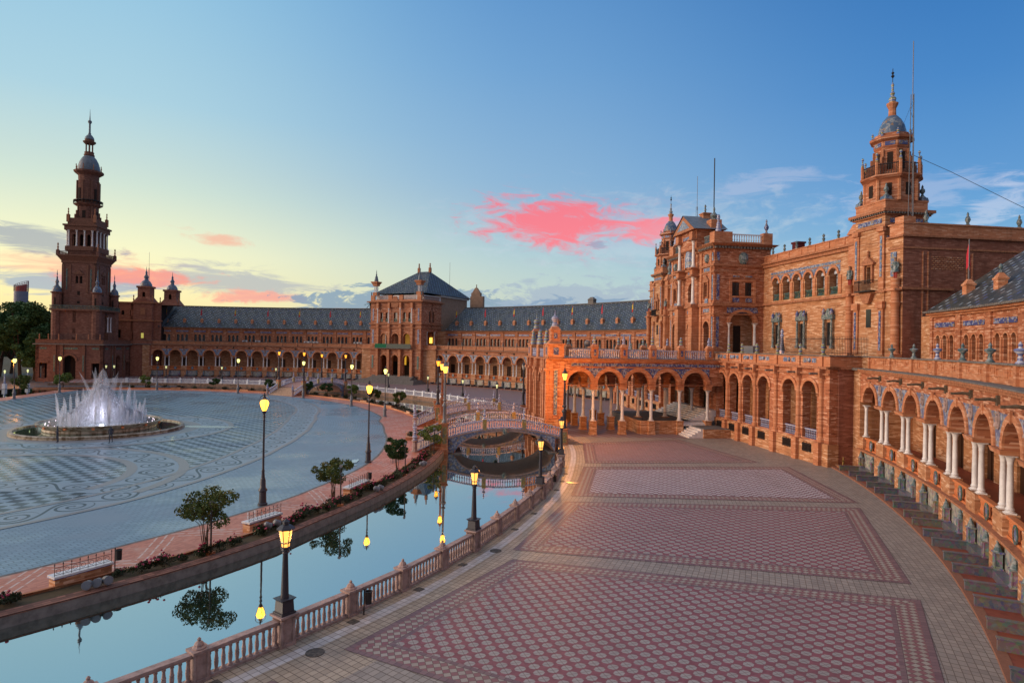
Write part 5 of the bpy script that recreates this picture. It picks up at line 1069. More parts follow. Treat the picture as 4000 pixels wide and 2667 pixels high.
    CE('dome_spire', lambda m: m.lathe(TX, TY, [(.26, 32.6), (.32, 32.95), (.12, 33.2), (.2, 33.4), (.10, 33.6), (.09, 34.0), (.13, 34.2), (.05, 34.4)], 8), TYG, True)
    CE('weather_vane', lambda m: (m.lathe(TX, TY, [(.03, 34.4), (.03, 35.7)], 5), m.lathe(TX, TY, [(.02, 34.8), (.16, 35.0), (.05, 35.15), (.13, 35.3), (.02, 35.45)], 6)), IRON)
    # outer block and its long blind wall
    CE('outer_block', lambda m: (wbox(m, 27.9, 29.45, 99.8, 118, 8.2, 19.6, s), wbox(m, 27.4, 27.9, 104, 118, 8.2, 19.6, s)), BD)
    CE('outer_block_front', lambda m: wbox(m, 27.4, 29.44, 99.78, 99.8, 8.4, 19.6, s), BO)
    CE('outer_cornice', lambda m: (wbox(m, 27.7, 29.7, 99.55, 118.2, 19.6, 19.75, s), wbox(m, 27.8, 29.55, 99.7, 118, 18.6, 18.75, s), wbox(m, 27.6, 29.7, 99.5, 104.5, 15.1, 15.3, s)), CORN)
    CE('outer_parapet', lambda m: (wbox(m, 27.9, 29.5, 99.75, 118, 19.75, 20.7, s), wbox(m, 27.8, 29.6, 99.65, 118.1, 20.7, 20.82, s), wbox(m, 28.5, 29.5, 99.75, 100.9, 20.8, 21.35, s)), BT)
    for y in (102.5, 106.6, 111.8, 116): CE('parapet_urn', lambda m: fin(m, s*28.8, y, 20.82, [(.3, 0), (.2, .15), (.1, .3), (.22, .6), (.16, .85), (.08, .95), (.1, 1.1), (.02, 1.3)], 1.0, 8), TRM, True)
    CE('wall_tile_panel', lambda m: wbox(m, 28.1, 28.75, 99.7, 99.78, 16.3, 18.4, s), TLB)
    CE('blind_panel', lambda m: [wbox(m, 29.45, 29.5, y, y+.12, 8.4, 18.4, s) for y in (101.6, 102.1, 105.9, 106.4, 110.8)], BT)
    CE('wall_lattice', lambda m: [wbox(m, 29.45, 29.49, 102.5+.35*i+.17*(j % 2), 102.7+.35*i+.17*(j % 2), 16.9+.17*j, 16.97+.17*j, s) for j in range(7) for i in range(9)], BO)
# pavilion
PW = 6.5
CE('pavilion_front', lambda m: m.wall(-PW, PW, 8.4, 14.9, [(x, .78, 8.6, 12.3, 1.0) for x in (-4.7, 0, 4.7)], 94.07, 94.7), BR)
CE('pavilion_front_upper', lambda m: m.wall(-PW, PW, 14.9, 22.0, [(-4.6, .45, 16.1, 17.6, 0), (4.6, .45, 16.1, 17.6, 0), (0, 1.05, 20.2, 21.0, 1.0), (0, .8, 15.7, 17.2, 1.0)][:2]+[(0, .8, 15.7, 17.3, 1.0)], 94.073, 94.7), BR)
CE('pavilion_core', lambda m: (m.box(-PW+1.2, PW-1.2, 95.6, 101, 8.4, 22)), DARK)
for s in (-1, 1):
    def psw(m, s=s):
        x0, x1 = sorted((s*PW, s*(PW-.6)))
        m.box(x0, x1, 94.7, 96.1, 8.4, 14.9); m.box(x0, x1, 99.35, 101.3, 8.4, 14.9); m.box(x0, x1, 94.7, 96.4, 14.9, 22); m.box(x0, x1, 98.95, 101.3, 14.9, 22)
        m.box(x0, x1, 96.4, 98.95, 14.9, 16.15); m.box(x0, x1, 96.4, 98.95, 17.75, 22); m.box(x0, x1, 97.35, 98.03, 16.15, 17.75)
        # round arch head, stepped in wedges
        n = 12; yc, hw, zs = 97.73, 1.62, 12.9
        for i in range(n):
            a, b = pi*i/n, pi*(i+1)/n; ya, za, yb, zb = yc-hw*cos(a), zs+hw*sin(a)*.8, yc-hw*cos(b), zs+hw*sin(b)*.8
            for X in (x0, x1): m.q((X, ya, za), (X, yb, zb), (X, yb, 14.9), (X, ya, 14.9))
            m.q((x0, ya, za), (x1, ya, za), (x1, yb, zb), (x0, yb, zb))
    CE('pavilion_side', psw, BR)
    def par(m, s=s):
        X = s*(PW+.1); yc, zs = 97.73, 12.9; n = 12
        for i in range(n):
            a, b = pi*i/n, pi*(i+1)/n
            q = [(X, yc-r*cos(t), zs+r*sin(t)*.82) for r, t in ((1.6, a), (1.6, b), (2.0, b), (2.0, a))]; m.q(*q)
            m.q(q[3], q[2], (s*PW, q[2][1], q[2][2]), (s*PW, q[3][1], q[3][2]))
    CE('side_archivolt', par, BT)
    CE('side_arch_tiles', lambda m: wbox(m, PW, PW+.03, 95.75, 99.7, 14.1, 14.75, s), TBL)
    for y in (96.05, 99.4): CE('column', lambda m: m.add(col_mb(None, 0, 0, 0, 3.55, 1.25, 12), s*(PW-.1), y, 9.35), MARB, True)
    CE('side_doorway', lambda m: wbox(m, PW-1.15, PW-1.1, 97.2, 98.1, 8.6, 12.6, s), DARK); CE('side_inner_wall', lambda m: wbox(m, PW-1.2, PW-1.18, 95.6, 99.8, 8.4, 14.8, s), BO)
    for y in (96.87, 98.5):
        w = CE('window', lambda m: wbox(m, PW-.25, PW-.18, y-.48, y+.46, 16.15, 17.75, s), GLZ)
        prt('glazing_bars', lambda m: (wbox(m, PW-.18, PW-.14, y-.04, y+.0, 16.15, 17.75, s), wbox(m, PW-.18, PW-.14, y-.48, y+.46, 16.7, 16.74, s), wbox(m, PW-.18, PW-.14, y-.48, y+.46, 17.25, 17.29, s)), WOOD, w, M0)
        CE('window_apron', lambda m: wbox(m, PW, PW+.05, y-.4, y+.4, 15.4, 15.9, s), TBL); CE('window_pediment', lambda m: wbox(m, PW, PW+.12, y-.6, y+.6, 18.2, 18.35, s), CORN); CE('window_tympanum', lambda m: wbox(m, PW, PW+.05, y-.4, y+.4, 18.4, 18.55, s), TLB)
    CE('window_frame', lambda m: (wbox(m, PW, PW+.08, 96.0, 99.4, 17.85, 18.1, s), wbox(m, PW, PW+.08, 96.0, 96.3, 15.3, 17.85, s), wbox(m, PW, PW+.08, 99.1, 99.4, 15.3, 17.85, s), wbox(m, PW, PW+.1, 96.0, 99.4, 15.95, 16.1, s)), BT)
    CE('crest', lambda m: m.lathe(s*PW, 97.75, [(.02, 19.8), (.4, 20.0), (.6, 20.5), (.55, 21.0), (.3, 21.3), (.02, 21.4)], 8), TRM)
    for y in (94.55,): CE('tile_strip', lambda m: wbox(m, PW, PW+.04, y-.17, y+.17, 15.6, 18.6, s), TBL); CE('tile_strip', lambda m: wbox(m, PW, PW+.04, y-.17, y+.17, 10.0, 13.6, s), TBL); CE('tile_strip', lambda m: wbox(m, PW, PW+.04, y-.17, y+.17, 20.3, 21.3, s), TBL)
    CE('tile_strip', lambda m: m.box(s*6.15-.13, s*6.15+.13, 94.0, 94.06, 15.6, 18.6), TLB); CE('tile_strip', lambda m: m.box(s*6.15-.13, s*6.15+.13, 94.0, 94.06, 10.0, 13.6), TLB); CE('tile_strip', lambda m: m.box(s*6.15-.13, s*6.15+.13, 94.0, 94.06, 20.3, 21.3), TLB)
    CE('crest', lambda m: m.lathe(s*4.7, 94.05, [(.02, 20.1), (.3, 20.3), (.42, 20.7), (.35, 21.1), (.02, 21.3)], 8), TRM)
    CE('front_pilaster', lambda m: (m.box(s*2.1-.55, s*2.1+.55, 93.05, 94.07, 8.4, 14.9), m.box(s*2.1-.45, s*2.1+.45, 93.1, 94.07, 14.9, 15.3), m.box(s*2.1-.4, s*2.1+.4, 93.1, 94.07, 18.95, 19.9), m.box(s*2.1-.45, s*2.1+.45, 93.0, 94.07, 23.35, 24.4)), BT)
    CE('pilaster_tiles', lambda m: m.box(s*2.1-.62, s*2.1-.55, 93.3, 93.7, 9.2, 12.9), MARB)
    for z0, h in ((15.3, 3.6), (19.9, 3.45)): CE('column', lambda m: m.add(col_mb(None, 0, 0, 0, h, 1.45, 12), s*2.1, 93.42, z0), MARB, True)
    CE('front_pilaster', lambda m: (m.box(s*3.15-.25, s*3.15+.25, 93.9, 94.07, 8.4, 21.5), m.box(s*5.75-.2, s*5.75+.2, 93.95, 94.07, 8.4, 21.5)), BT)
    for x in (4.6,):
        w = CE('window', lambda m: m.box(s*x-.45, s*x+.45, 94.3, 94.36, 16.1, 17.6), GLZ); prt('window_surround', lambda m: (m.box(s*x-.7, s*x-.47, 93.85, 94.07, 15.9, 17.8), m.box(s*x+.47, s*x+.7, 93.85, 94.07, 15.9, 17.8), m.box(s*x-.8, s*x+.8, 93.8, 94.07, 17.8, 17.95), m.frust(s*x, 93.95, 17.95, 18.7, .85, .05, .12, .12)), CORN, w, M0)
        CE('window_apron', lambda m: m.box(s*x-.4, s*x+.4, 93.98, 94.06, 15.3, 15.85), TLB)
    CE('roof_balustrade', lambda m: bal(m, s*PW*.98, s*PW*.98, 96.2, 100.2, 22.62, .95, .07, .3, axis='y'), WHT)
    CE('roof_balustrade', lambda m: bal(m, min(s*3.3, s*5.6), max(s*3.3, s*5.6), 94.3, 94.3, 22.62, .95, .07, .3), TRM)
    CE('roof_pedestal', lambda m: (wbox(m, 5.5, 6.75, 93.9, 96.2, 22.3, 23.75, s), wbox(m, 5.9, 6.7, 100.2, 101.4, 22.3, 23.75, s), wbox(m, 6.0, 6.6, 96.2, 100.2, 22.3, 22.62, s), wbox(m, 3.0, 5.6, 94.1, 94.5, 22.3, 22.62, s)), BT)
    CE('ceramic_obelisk', lambda m: m.lathe(s*6.3, 94.6, [(.34, 23.75), (.34, 24.0), (.24, 24.1), (.28, 24.3), (.2, 24.5), (.22, 24.7), (.14, 24.9), (.1, 25.1), (.17, 25.25), (.2, 25.5), (.16, 25.75), (.02, 25.85)], 10), TWH, True)
    CE('ceramic_obelisk', lambda m: m.lathe(s*6.3, 100.8, [(.28, 23.75), (.14, 23.9), (.1, 24.1), (.26, 24.4), (.28, 24.6), (.12, 24.9), (.08, 25.1), (.12, 25.3), (.02, 25.5)], 10), TBL, True)
for z0, z1, p in ((13.85, 14.0, .12), (14.9, 15.25, .28), (18.9, 19.1, .14), (19.65, 19.9, .22)):
    CE('pavilion_cornice', lambda m: m.box(-PW-p, PW+p, 94.07-p, 101, z0, z1), CORN)
CE('pavilion_cornice', lambda m: (m.box(-PW-.15, PW+.15, 93.9, 101.3, 21.7, 22.0), m.frust(0, 97.7, 22.0, 22.3, PW+.3, PW+.75, 3.9, 4.3)), CORN)
CE('cornice_dentils', lambda m: [m.box(s*(PW+.1), s*(PW+.1)+.35*s, 94+.4*j, 94.2+.4*j, 21.75, 22.0) for s in (-1, 1) for j in range(18)]+[m.box(-PW+.4*j, -PW+.2+.4*j, 93.55, 93.95, 21.75, 22.0) for j in range(33) if abs(-PW+.4*j) > 3], COPE)
for z_ in (14.4, 19.35): 
    for x in (-4.6, 0, 4.6): CE('frieze_tiles', lambda m: m.box(x-.8, x+.8, 94.0, 94.06, z_-.22, z_+.2), TLB)
for x in (-4.7, 0, 4.7): CE('archivolt', lambda m: m.archring(x, .78, 12.3, .28, 93.95, 94.07), BT)
CE('cornice_projection', lambda m: [m.box(s*2.1-.7, s*2.1+.7, 92.85, 94, z0, z1) for s in (-1, 1) for z0, z1 in ((14.9, 15.3), (18.75, 18.95), (19.7, 19.9), (23.3, 23.5))], CORN)
CE('great_window', lambda m: (m.lathe(0, 94.25, [(.02, 20.1), (.95, 20.11), (.98, 21.4), (.8, 22.1), (.45, 22.6), (.02, 22.8)], 14)), TLB)
CE('great_window_arch', lambda m: (m.archring(0, 1.05, 21.6, .3, 93.7, 94.1), m.box(-1.35, -1.05, 93.7, 94.1, 20.0, 21.6), m.box(1.05, 1.35, 93.7, 94.1, 20.0, 21.6)), BT)
CE('pediment_block', lambda m: (m.box(-2.75, 2.75, 93.5, 96.2, 22.3, 24.6), m.box(-1.6, 1.6, 93.45, 93.5, 23.6, 24.1)), BR)
CE('pediment_tiles', lambda m: m.box(-1.1, 1.1, 93.4, 93.45, 23.65, 24.05), TBL)
def ped(m):
    y0, y1 = 92.9, 97.2
    for (a, b, c) in (((-3.3, 24.6), (3.3, 24.6), (0, 26.7)),):
        m.q((a[0], y0, a[1]), (b[0], y0, b[1]), (c[0], y0, c[1])); m.q((b[0], y1, b[1]), (a[0], y1, a[1]), (c[0], y1, c[1]))
        m.q((a[0], y0, a[1]), (c[0], y0, c[1]), (c[0], y1, c[1]), (a[0], y1, a[1])); m.q((c[0], y0, c[1]), (b[0], y0, b[1]), (b[0], y1, b[1]), (c[0], y1, c[1])); m.q((a[0], y0, a[1]), (a[0], y1, a[1]), (b[0], y1, b[1]), (b[0], y0, b[1]))
CE('pediment', ped, CORN)
CE('pediment_tympanum', lambda m: m.q((-1.9, 92.88, 24.95), (1.9, 92.88, 24.95), (0, 92.88, 26.2)), TLB)
CE('pediment_roof', lambda m: (m.q((-3.5, 92.8, 24.62), (0, 92.8, 26.82), (0, 97.3, 26.82), (-3.5, 97.3, 24.62)), m.q((0, 92.8, 26.82), (3.5, 92.8, 24.62), (3.5, 97.3, 24.62), (0, 97.3, 26.82))), SLAT)
CE('gable_pedestal', lambda m: (m.box(-.5, .5, 95.4, 96.4, 26.2, 27.3), m.box(-.65, .65, 95.3, 96.5, 27.1, 27.25), m.box(1.9, 3.2, 95.2, 96.6, 24.6, 25.9)), BT)
CE('gable_urn', lambda m: fin(m, 0, 95.9, 27.3, BALL, 1.1, 8, 1.4), TRM, True); CE('gable_urn', lambda m: fin(m, 2.5, 95.9, 25.9, [(.45, 0), (.3, .2), (.5, .6), (.2, .9), (.1, 1.1), (.15, 1.4), (.02, 1.8)], 1), TRM, True); CE('gable_urn', lambda m: fin(m, -2.9, 93.4, 25.0, BALL, 1.1, 8, 1.5), TRM, True)
CE('flagstaff', lambda m: m.tube([(1.0, 96.6, 24), (1.0, 96.6, 34.2)], .07, 6), IRON); CE('chimney', lambda m: (m.box(8.2, 9.2, 103, 104, 19.9, 22.4), m.box(8.1, 9.3, 102.9, 104.1, 22.3, 22.5)), mat('maroon_paint', (.12, .02, .02)))
CE('base_wall', lambda m: m.wall(-8.2, 8.2, 0, 8.3, [(x, 1.1, 1.6, 5.6, 1.0) for x in (-4.5, 0, 4.5)], 93.9, 94.5), BR)
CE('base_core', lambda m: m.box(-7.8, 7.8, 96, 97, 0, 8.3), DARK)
CE('pavilion_terrace', lambda m: m.box(-8.2, 8.2, 93.6, 101, 8.2, 8.4), CONC)
# things standing on the terrace
solo('air_conditioner', MB().box(9.0, 11.4, 96.4, 97.2, 8.42, 10.15), GREY, 'pale grey air conditioning cabinet standing behind the terrace parapet', 'air conditioner', M0)
for x0, x1, y0, y1 in ((23.0, 35.0, 0, 0),):
    m_ = MB(); n = 62
    for i in range(n):
        u = i/(n-1); x = 22.3+6.7*min(1, u*1.6); y = 93.56 if u < .625 else 93.56+(u-.625)*9
        m_.lathe(x, y, [(.018, 9.39), (.018, 10.95), (.002, 11.05)], 4)
    m_.tube([(22.3, 93.56, 9.6), (29.0, 93.56, 9.6), (29.0, 97, 9.6)], .02, 4); m_.tube([(22.3, 93.56, 10.8), (29.0, 93.56, 10.8), (29.0, 97, 10.8)], .02, 4)
    for k in range(14): m_.tube([(22.3, 93.5, 9.7), (22.3-1.15*sin(pi*k/26), 93.3, 9.7+1.25*cos(pi*k/26))], .015, 4)
    solo('iron_fence', m_, IRON, 'tall spiked iron fence with fan-shaped end standing on the terrace parapet', 'fence', M0)
# masts
def mast(x, y, z0, z1, zt, lab, wires=()):
    m_ = MB(); s = .22
    for a in (0, 2.1, 4.2): m_.tube([(x+s*cos(a), y+s*sin(a), z0), (x+s*.6*cos(a), y+s*.6*sin(a), z1)], .03, 4)
    n = int((z1-z0)/.7)
    for i in range(n):
        a = 2.1*(i % 3); b = 2.1*((i+1) % 3); m_.tube([(x+s*.8*cos(a), y+s*.8*sin(a), z0+.7*i), (x+s*.8*cos(b), y+s*.8*sin(b), z0+.7*(i+1))], .018, 3)
    m_.tube([(x, y, z1-.5), (x, y, zt)], .035, 5)
    return m_
r_ = empty('antenna_mast', M0 @ TM(28.9, 101, 20.8), 'thin guyed lattice antenna mast beside the right domed tower', 'antenna'); part('mast', mast(28.85, 101, 20.8, 32.0, 36.6, ''), GREY, r_, M0)
m_ = MB(); m_.tube([(28.85, 101, 26.8), (30.8, 103, 24.9), (33, 106.5, 22.1), (34.5, 109, 20.2)], .02, 4); part('guy_wire', m_, IRON, r_, M0)
m_ = MB(); m_.tube([(28.85, 101, 31.4), (25.6, 101.6, 27.6)], .012, 4); part('guy_wire', m_, IRON, r_, M0)
solo('antenna_mast', mast(-14.6, 101.5, 19.8, 31.5, 36.2, ''), GREY, 'thin antenna mast rising left of the pediment behind the left domed tower', 'antenna', M0)
solo('satellite_dish', MB().lathe(29.0, 113.4, [(.05, 20.9), (.05, 21.8), (.4, 22.0), (.45, 22.3), (.3, 22.6), (.05, 22.7)], 8), GREY, 'small satellite dish on the long blank brick parapet, far right', 'satellite dish', M0)
solo('satellite_dish', MB().lathe(7.6, 78.3, [(.04, 8.6), (.04, 9.7), (.28, 9.85), (.36, 10.1), (.28, 10.4), (.05, 10.5)], 10), GREY, 'white satellite dish on the portico terrace beside the corner turret', 'satellite dish', M0)
# ---------------------------------------------------------------- columned portico in front of the central building
por = empty('portico', TM(*abp(84, -3), 0), 'columned brick portico with tiled spandrels, tall corner turrets and balustraded roof terrace facing the canal', 'portico')
def PO(name, fn, mt, smooth=False, parent=None): return prt(name, fn, mt, parent or por, M0, (0, 0, 0), smooth)
XR, XL = 9.4, -3.0         # x = -b
YC = [75.3, 78.68, 82.06, 85.44, 88.82, 92.2]
ROWS = [9.1, 4.9, .8, -2.7]
for x in ROWS:
    for j, y in enumerate(YC):
        e = x in (9.1, -2.7)
        if not e and j == 0: continue
        if y > 84 and not e and x != 4.9: continue
        PO('pedestal', lambda m: (m.box(x-.36, x+.36, y-.36, y+.36, 0, 1.42), m.box(x-.42, x+.42, y-.42, y+.42, 0, .18), m.box(x-.42, x+.42, y-.42, y+.42, 1.42, 1.52)), BO)
        PO('column', lambda m: m.add(col_mb(None, 0, 0, 0, 3.48, 1.3, 12), x, y, 1.52), MARB, True)
        PO('impost', lambda m: (m.box(x-.36, x+.36, y-.36, y+.36, 5.0, 5.55), m.box(x-.42, x+.42, y-.42, y+.42, 5.42, 5.55)), BT)
MR = M0 @ Matrix(((0, -1, 0, 0), (1, 0, 0, 0), (0, 0, 1, 0), (0, 0, 0, 1)))   # local x -> +y, local y -> -x
# arcade walls along y : built with x'=y and y'=-x
for x, out in ((9.1, 1), (-2.7, -1), (4.9, 0), (.8, 0)):
    y0, y1 = (-x-.36, -x+.36)
    ops = [((a+b)/2, 1.34, 5.5, 5.66, 1.0) for a, b in zip(YC, YC[1:])]
    prt('arcade_wall', lambda m: m.wall(75.0, 93.9, 5.5, 8.3, [(o[0], 1.34, 5.55, 5.68, 1.0) for o in ops], y0, y1, seg=16), BR, por, MR)
    if out:
        yf = y0 if out == 1 else y1+.1
        for o in ops: prt('archivolt', lambda m: m.archring(o[0], 1.34, 5.68, .42, yf-.1 if out == 1 else yf-.1, yf if out == 1 else yf-.0, seg=18), BT, por, MR)
        for k, y in enumerate(YC[1:]+[]):
            def tri(m):
                P = [pi*k_/16 for k_ in range(2, 8)]
                for a_, b_ in zip(P, P[1:]):
                    wa, wb = 1.69-1.76*cos(a_), 1.69-1.76*cos(b_); za, zb = 5.68+1.76*sin(a_), 5.68+1.76*sin(b_)
                    if wa < 0: continue
                    Y = yf-.02 if out == 1 else yf+.02
                    m.q((y-wa, Y, za), (y+wa*(k < 4), Y, za), (y+wb*(k < 4), Y, zb), (y-wb, Y, zb))
            prt('spandrel_tiles', tri, TBL, por, MR)
        prt('tile_frieze', lambda m: m.box(76.0, 93.8, yf-.04, yf-.0, 7.60, 7.94), TBL, por, MR)
        s = out
        xr = XR if s == 1 else XL
        PO('terrace_cornice', lambda m: (wb_(m, xr, s, .30, 8.3, 8.45), wb_(m, xr, s, .15, 8.12, 8.3)), CORN) if 0 else None
    for j, y in enumerate(YC):
        pass
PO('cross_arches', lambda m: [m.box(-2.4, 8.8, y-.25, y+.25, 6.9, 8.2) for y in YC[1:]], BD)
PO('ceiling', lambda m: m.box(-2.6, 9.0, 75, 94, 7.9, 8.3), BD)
PO('roof_terrace', lambda m: (m.box(XL-.3, XR+.35, 73.2, 94.0, 8.3, 8.47)), CORN)
PO('roof_terrace_floor', lambda m: m.box(XL, XR, 74.4, 94.0, 8.475, 8.50), CONC)
PO('cornice_moulding', lambda m: (m.box(XR, XR+.2, 75.6, 93.4, 8.1, 8.3), m.box(XL-.2, XL, 75.6, 93.8, 8.1, 8.3)), BT)
for x, s in ((XR-.15, 1), (XL+.15, -1)):
    for a, b in zip(YC, YC[1:]): PO('terrace_balustrade', lambda m: bal(m, x, x, a+.45, b-.45, 8.55, .92, .07, .24, axis='y'), TBN)
    for j, y in enumerate(YC[1:]):
        p_ = PO('balustrade_post', lambda m: (m.box(x-.33, x+.33, y-.36, y+.36, 8.5, 9.62), m.box(x-.40, x+.40, y-.42, y+.42, 9.62, 9.72), m.frust(x, y, 9.72, 10.05, .36, .22)), BT)
        prt('post_tile', lambda m: m.box(*sorted((x+s*.33, x+s*.36)), y-.12, y+.12, 8.8, 9.45), TBL, p_, M0)
        prt('ceramic_finial', lambda m: m.lathe(x, y, [(.2, 10.05), (.22, 10.2), (.12, 10.3), (.2, 10.5), (.17, 10.65), (.08, 10.75), (.13, 10.86), (.02, 11.0)], 8), (TYG, TWH, TYG, TYG, TWH)[j], p_, M0, (0, 0, 0), True)
# canal front : one large arch between paired pilasters
PO('front_wall', lambda m: m.wall(XL, XR, 0, 8.3, [(5.0, 1.0, .0, 5.6, 1.15), (1.2, .9, .0, 5.6, 1.15)], 73.6, 75.3), BR)
for x in (-2.6, -.5, 2.4, 3.4, 6.7, 7.7, 9.1):
    PO('front_pilaster', lambda m: (m.box(x-.26, x+.26, 73.2, 73.6, 1.6, 8.3), m.box(x-.34, x+.34, 73.05, 73.6, 0, 1.7), m.box(x-.36, x+.36, 73.0, 73.6, 7.0, 7.3)), BT)
PO('front_archivolt', lambda m: m.archring(5.0, 1.0, 5.6, .35, 73.4, 73.6, arch=1.15), BT); PO('front_archivolt', lambda m: m.archring(1.2, .9, 5.6, .35, 73.4, 73.6, arch=1.15), BT)
PO('pier_tile_strip', lambda m: m.box(XR, XR+.03, 74.1, 74.5, 2.2, 7.1), TLB)
PO('pier_base', lambda m: m.box(8.0, XR+.22, 73.1, 75.6, 0, 1.75), BO)
PO('side_pilaster', lambda m: (m.box(XR, XR+.1, 73.6, 73.95, 1.8, 8.1), m.box(XR, XR+.1, 74.7, 75.2, 1.8, 8.1)), BT)
for x in (XR-.85, XL+.85):
    t = PO('corner_turret', lambda m: (m.box(x-.9, x+.9, 73.4, 75.2, 8.47, 9.9), m.box(x-1.0, x+1.0, 73.3, 75.3, 9.9, 10.05), m.frust(x, 74.3, 10.05, 10.4, .8, .55), m.box(x-.5, x+.5, 73.8, 74.8, 10.4, 11.55), m.box(x-.58, x+.58, 73.72, 74.88, 11.5, 11.62), m.frust(x, 74.3, 11.62, 11.9, .5, .36)), BT)
    prt('turret_tile', lambda m: m.box(x-.28, x+.28, 73.36, 73.4, 8.8, 9.6), TBL, t, M0); prt('turret_tile', lambda m: m.box(x+.9, x+.93, 74.0, 74.6, 8.8, 9.6), TBL, t, M0); prt('turret_tile', lambda m: m.box(x+.5, x+.53, 74.1, 74.5, 10.6, 11.2), TBL, t, M0)
    prt('ceramic_pinnacle', lambda m: m.lathe(x, 74.3, [(.34, 11.9), (.38, 12.0), (.3, 12.3), (.22, 12.4), (.34, 12.6), (.4, 12.8), (.34, 13.0), (.12, 13.15), (.05, 13.4), (.02, 13.8)], 10), TWH if x > 0 else TYG, t, M0, (0, 0, 0), True)
for a, b in ((-1.2, 2.4), (4.0, 6.8)): PO('front_balustrade', lambda m: bal(m, a, b, 73.6, 73.6, 8.55, .92, .07, .24), TWH)
for x in (-1.0, 2.9, 3.5, 7.1):
    p_ = PO('front_post', lambda m: (m.box(x-.32, x+.32, 73.4, 74.0, 8.47, 9.9)), BT)
    prt('ceramic_urn', lambda m: m.lathe(x, 73.7, [(.32, 9.9), (.36, 10.1), (.28, 10.25), (.33, 10.5), (.2, 10.7), (.25, 11.0), (.16, 11.15), (.2, 11.4), (.08, 11.55), (.02, 11.7)], 10), TYG, p_, M0, (0, 0, 0), True)
# raised inner floor, railings and stairs
PO('raised_floor', lambda m: m.box(-2.3, 8.7, 84.3, 93.9, .0, 1.45), CONC)
PO('ramp_wall', lambda m: (m.box(8.7, 9.1, 84.3, 88.6, 0, 1.5), m.box(3.0, 8.7, 84.1, 84.3, 0, 1.5)), BO)
PO('ramp_railing', lambda m: ([m.tube([(8.95, 84.4, z_), (8.95, 88.6, z_)], .03, 4) for z_ in (1.62, 2.45)], [m.box(8.93, 8.97, 84.4+.14*i, 84.43+.14*i, 1.6, 2.45) for i in range(30)]), IRON)
PO('inner_steps', lambda m: [m.box(-2.2, 8.6, 90.4+.4*i, 94, 1.45+.17*i, 1.45+.17*(i+1)) for i in range(7)], MARB)
PO('landing', lambda m: m.box(8.7, 12.5, 90.2, 93.25, 0, .95), BO); PO('landing_top', lambda m: m.box(8.7, 12.45, 90.2, 93.2, .95, 1.0), CONC)
PO('landing_steps', lambda m: [m.box(8.8, 12.3, 88.6+.33*i, 90.2, .19*i, .19*(i+1)) for i in range(5)]+[m.box(8.7-.3*i, 9.5-.3*i+.1, 88.9, 92.1, .95, 1.0+.15*i) for i in range(1, 4)], MARB)
# ---------------------------------------------------------------- lamps
def lantern(m, z, s=1.0):
    return m.lathe(0, 0, [(.13*s, z), (.24*s, z+.62*s)], 6), m
def small_lamp(M, label, glow, lit, group='small lamps on the canal balustrade'):
    r_ = empty('street_lamp', M, label, 'lamp', group)
    part('base', MB().box(-.26, .26, -.26, .26, 0, .07).frust(0, 0, .07, .42, .22, .2).frust(0, 0, .42, .50, .2, .27), LMET, r_, M)
    part('pole', MB().lathe(0, 0, [(.14, .5), (.13, .6), (.085, 1.92), (.11, 1.96), (.09, 2.0), (.13, 2.06), (.10, 2.12)], 10), LMET, r_, M, True)
    part('lantern_glass', MB().lathe(0, 0, [(.12, 2.14), (.135, 2.28), (.13, 2.30), (.20, 2.72)], 6), glow, r_, M)
    pass
    f = MB(); f.lathe(0, 0, [(.15, 2.10), (.16, 2.14), (.13, 2.16)], 6); f.lathe(0, 0, [(.145, 2.27), (.155, 2.29), (.145, 2.31)], 6)
    for i in range(6): a = i*pi/3; f.tube([(.13*cos(a), .13*sin(a), 2.14), (.145*cos(a), .145*sin(a), 2.3), (.21*cos(a), .21*sin(a), 2.73)], .014, 4)
    part('lantern_frame', f, LMET, r_, M)
    part('lantern_cap', MB().lathe(0, 0, [(.28, 2.72), (.29, 2.76), (.17, 2.86), (.10, 2.88), (.12, 2.98), (.06, 3.02), (.02, 3.06)], 6), LMET, r_, M)
    if lit: 
        l = bpy.data.lights.new('lamp_bulb', 'POINT'); l.energy = lit; l.color = (1, .52, .18); l.shadow_soft_size = .08
        o = bpy.data.objects.new('lamp_bulb', l); C.objects.link(o); o.parent = r_; o.location = (0, 0, 2.5)
    return r_
def bridge_lamp(M, label, glow, lit, metal=None):
    metal = metal or LMET
    r_ = empty('bridge_lamp', M, label, 'lamp', 'tall lamps on the bridge pillars')
    part('pole', MB().lathe(0, 0, [(.30, 0), (.30, .1), (.22, .2), (.19, .35), (.17, 1.5), (.27, 1.62), (.27, 1.68), (.12, 1.95), (.12, 2.05), (.22, 2.15), (.22, 2.2), (.1, 2.35), (.13, 2.5), (.085, 4.4), (.11, 4.45), (.06, 4.55), (.1, 4.65), (.06, 4.75)], 8), metal, r_, M, True)
    part('lantern_glass', MB().lathe(0, 0, [(.13, 4.78), (.25, 5.42), (.2, 5.5)], 6), glow, r_, M)
    pass
    f = MB(); f.lathe(0, 0, [(.15, 4.74), (.16, 4.80), (.1, 4.80)], 6)
    for i in range(6): a = i*pi/3; f.tube([(.14*cos(a), .14*sin(a), 4.76), (.26*cos(a), .26*sin(a), 5.44)], .016, 4)
    part('lantern_frame', f, metal, r_, M)
    part('lantern_cap', MB().lathe(0, 0, [(.29, 5.42), (.28, 5.48), (.14, 5.72), (.07, 5.78), (.09, 5.86), (.02, 5.95), (.012, 6.4)], 6), metal, r_, M)
    if lit:
        l = bpy.data.lights.new('lamp_bulb', 'POINT'); l.energy = lit; l.color = (1, .36, .05); l.shadow_soft_size = .2
        o = bpy.data.objects.new('lamp_bulb', l); C.objects.link(o); o.parent = r_; o.location = (0, 0, 5.12)
    return r_
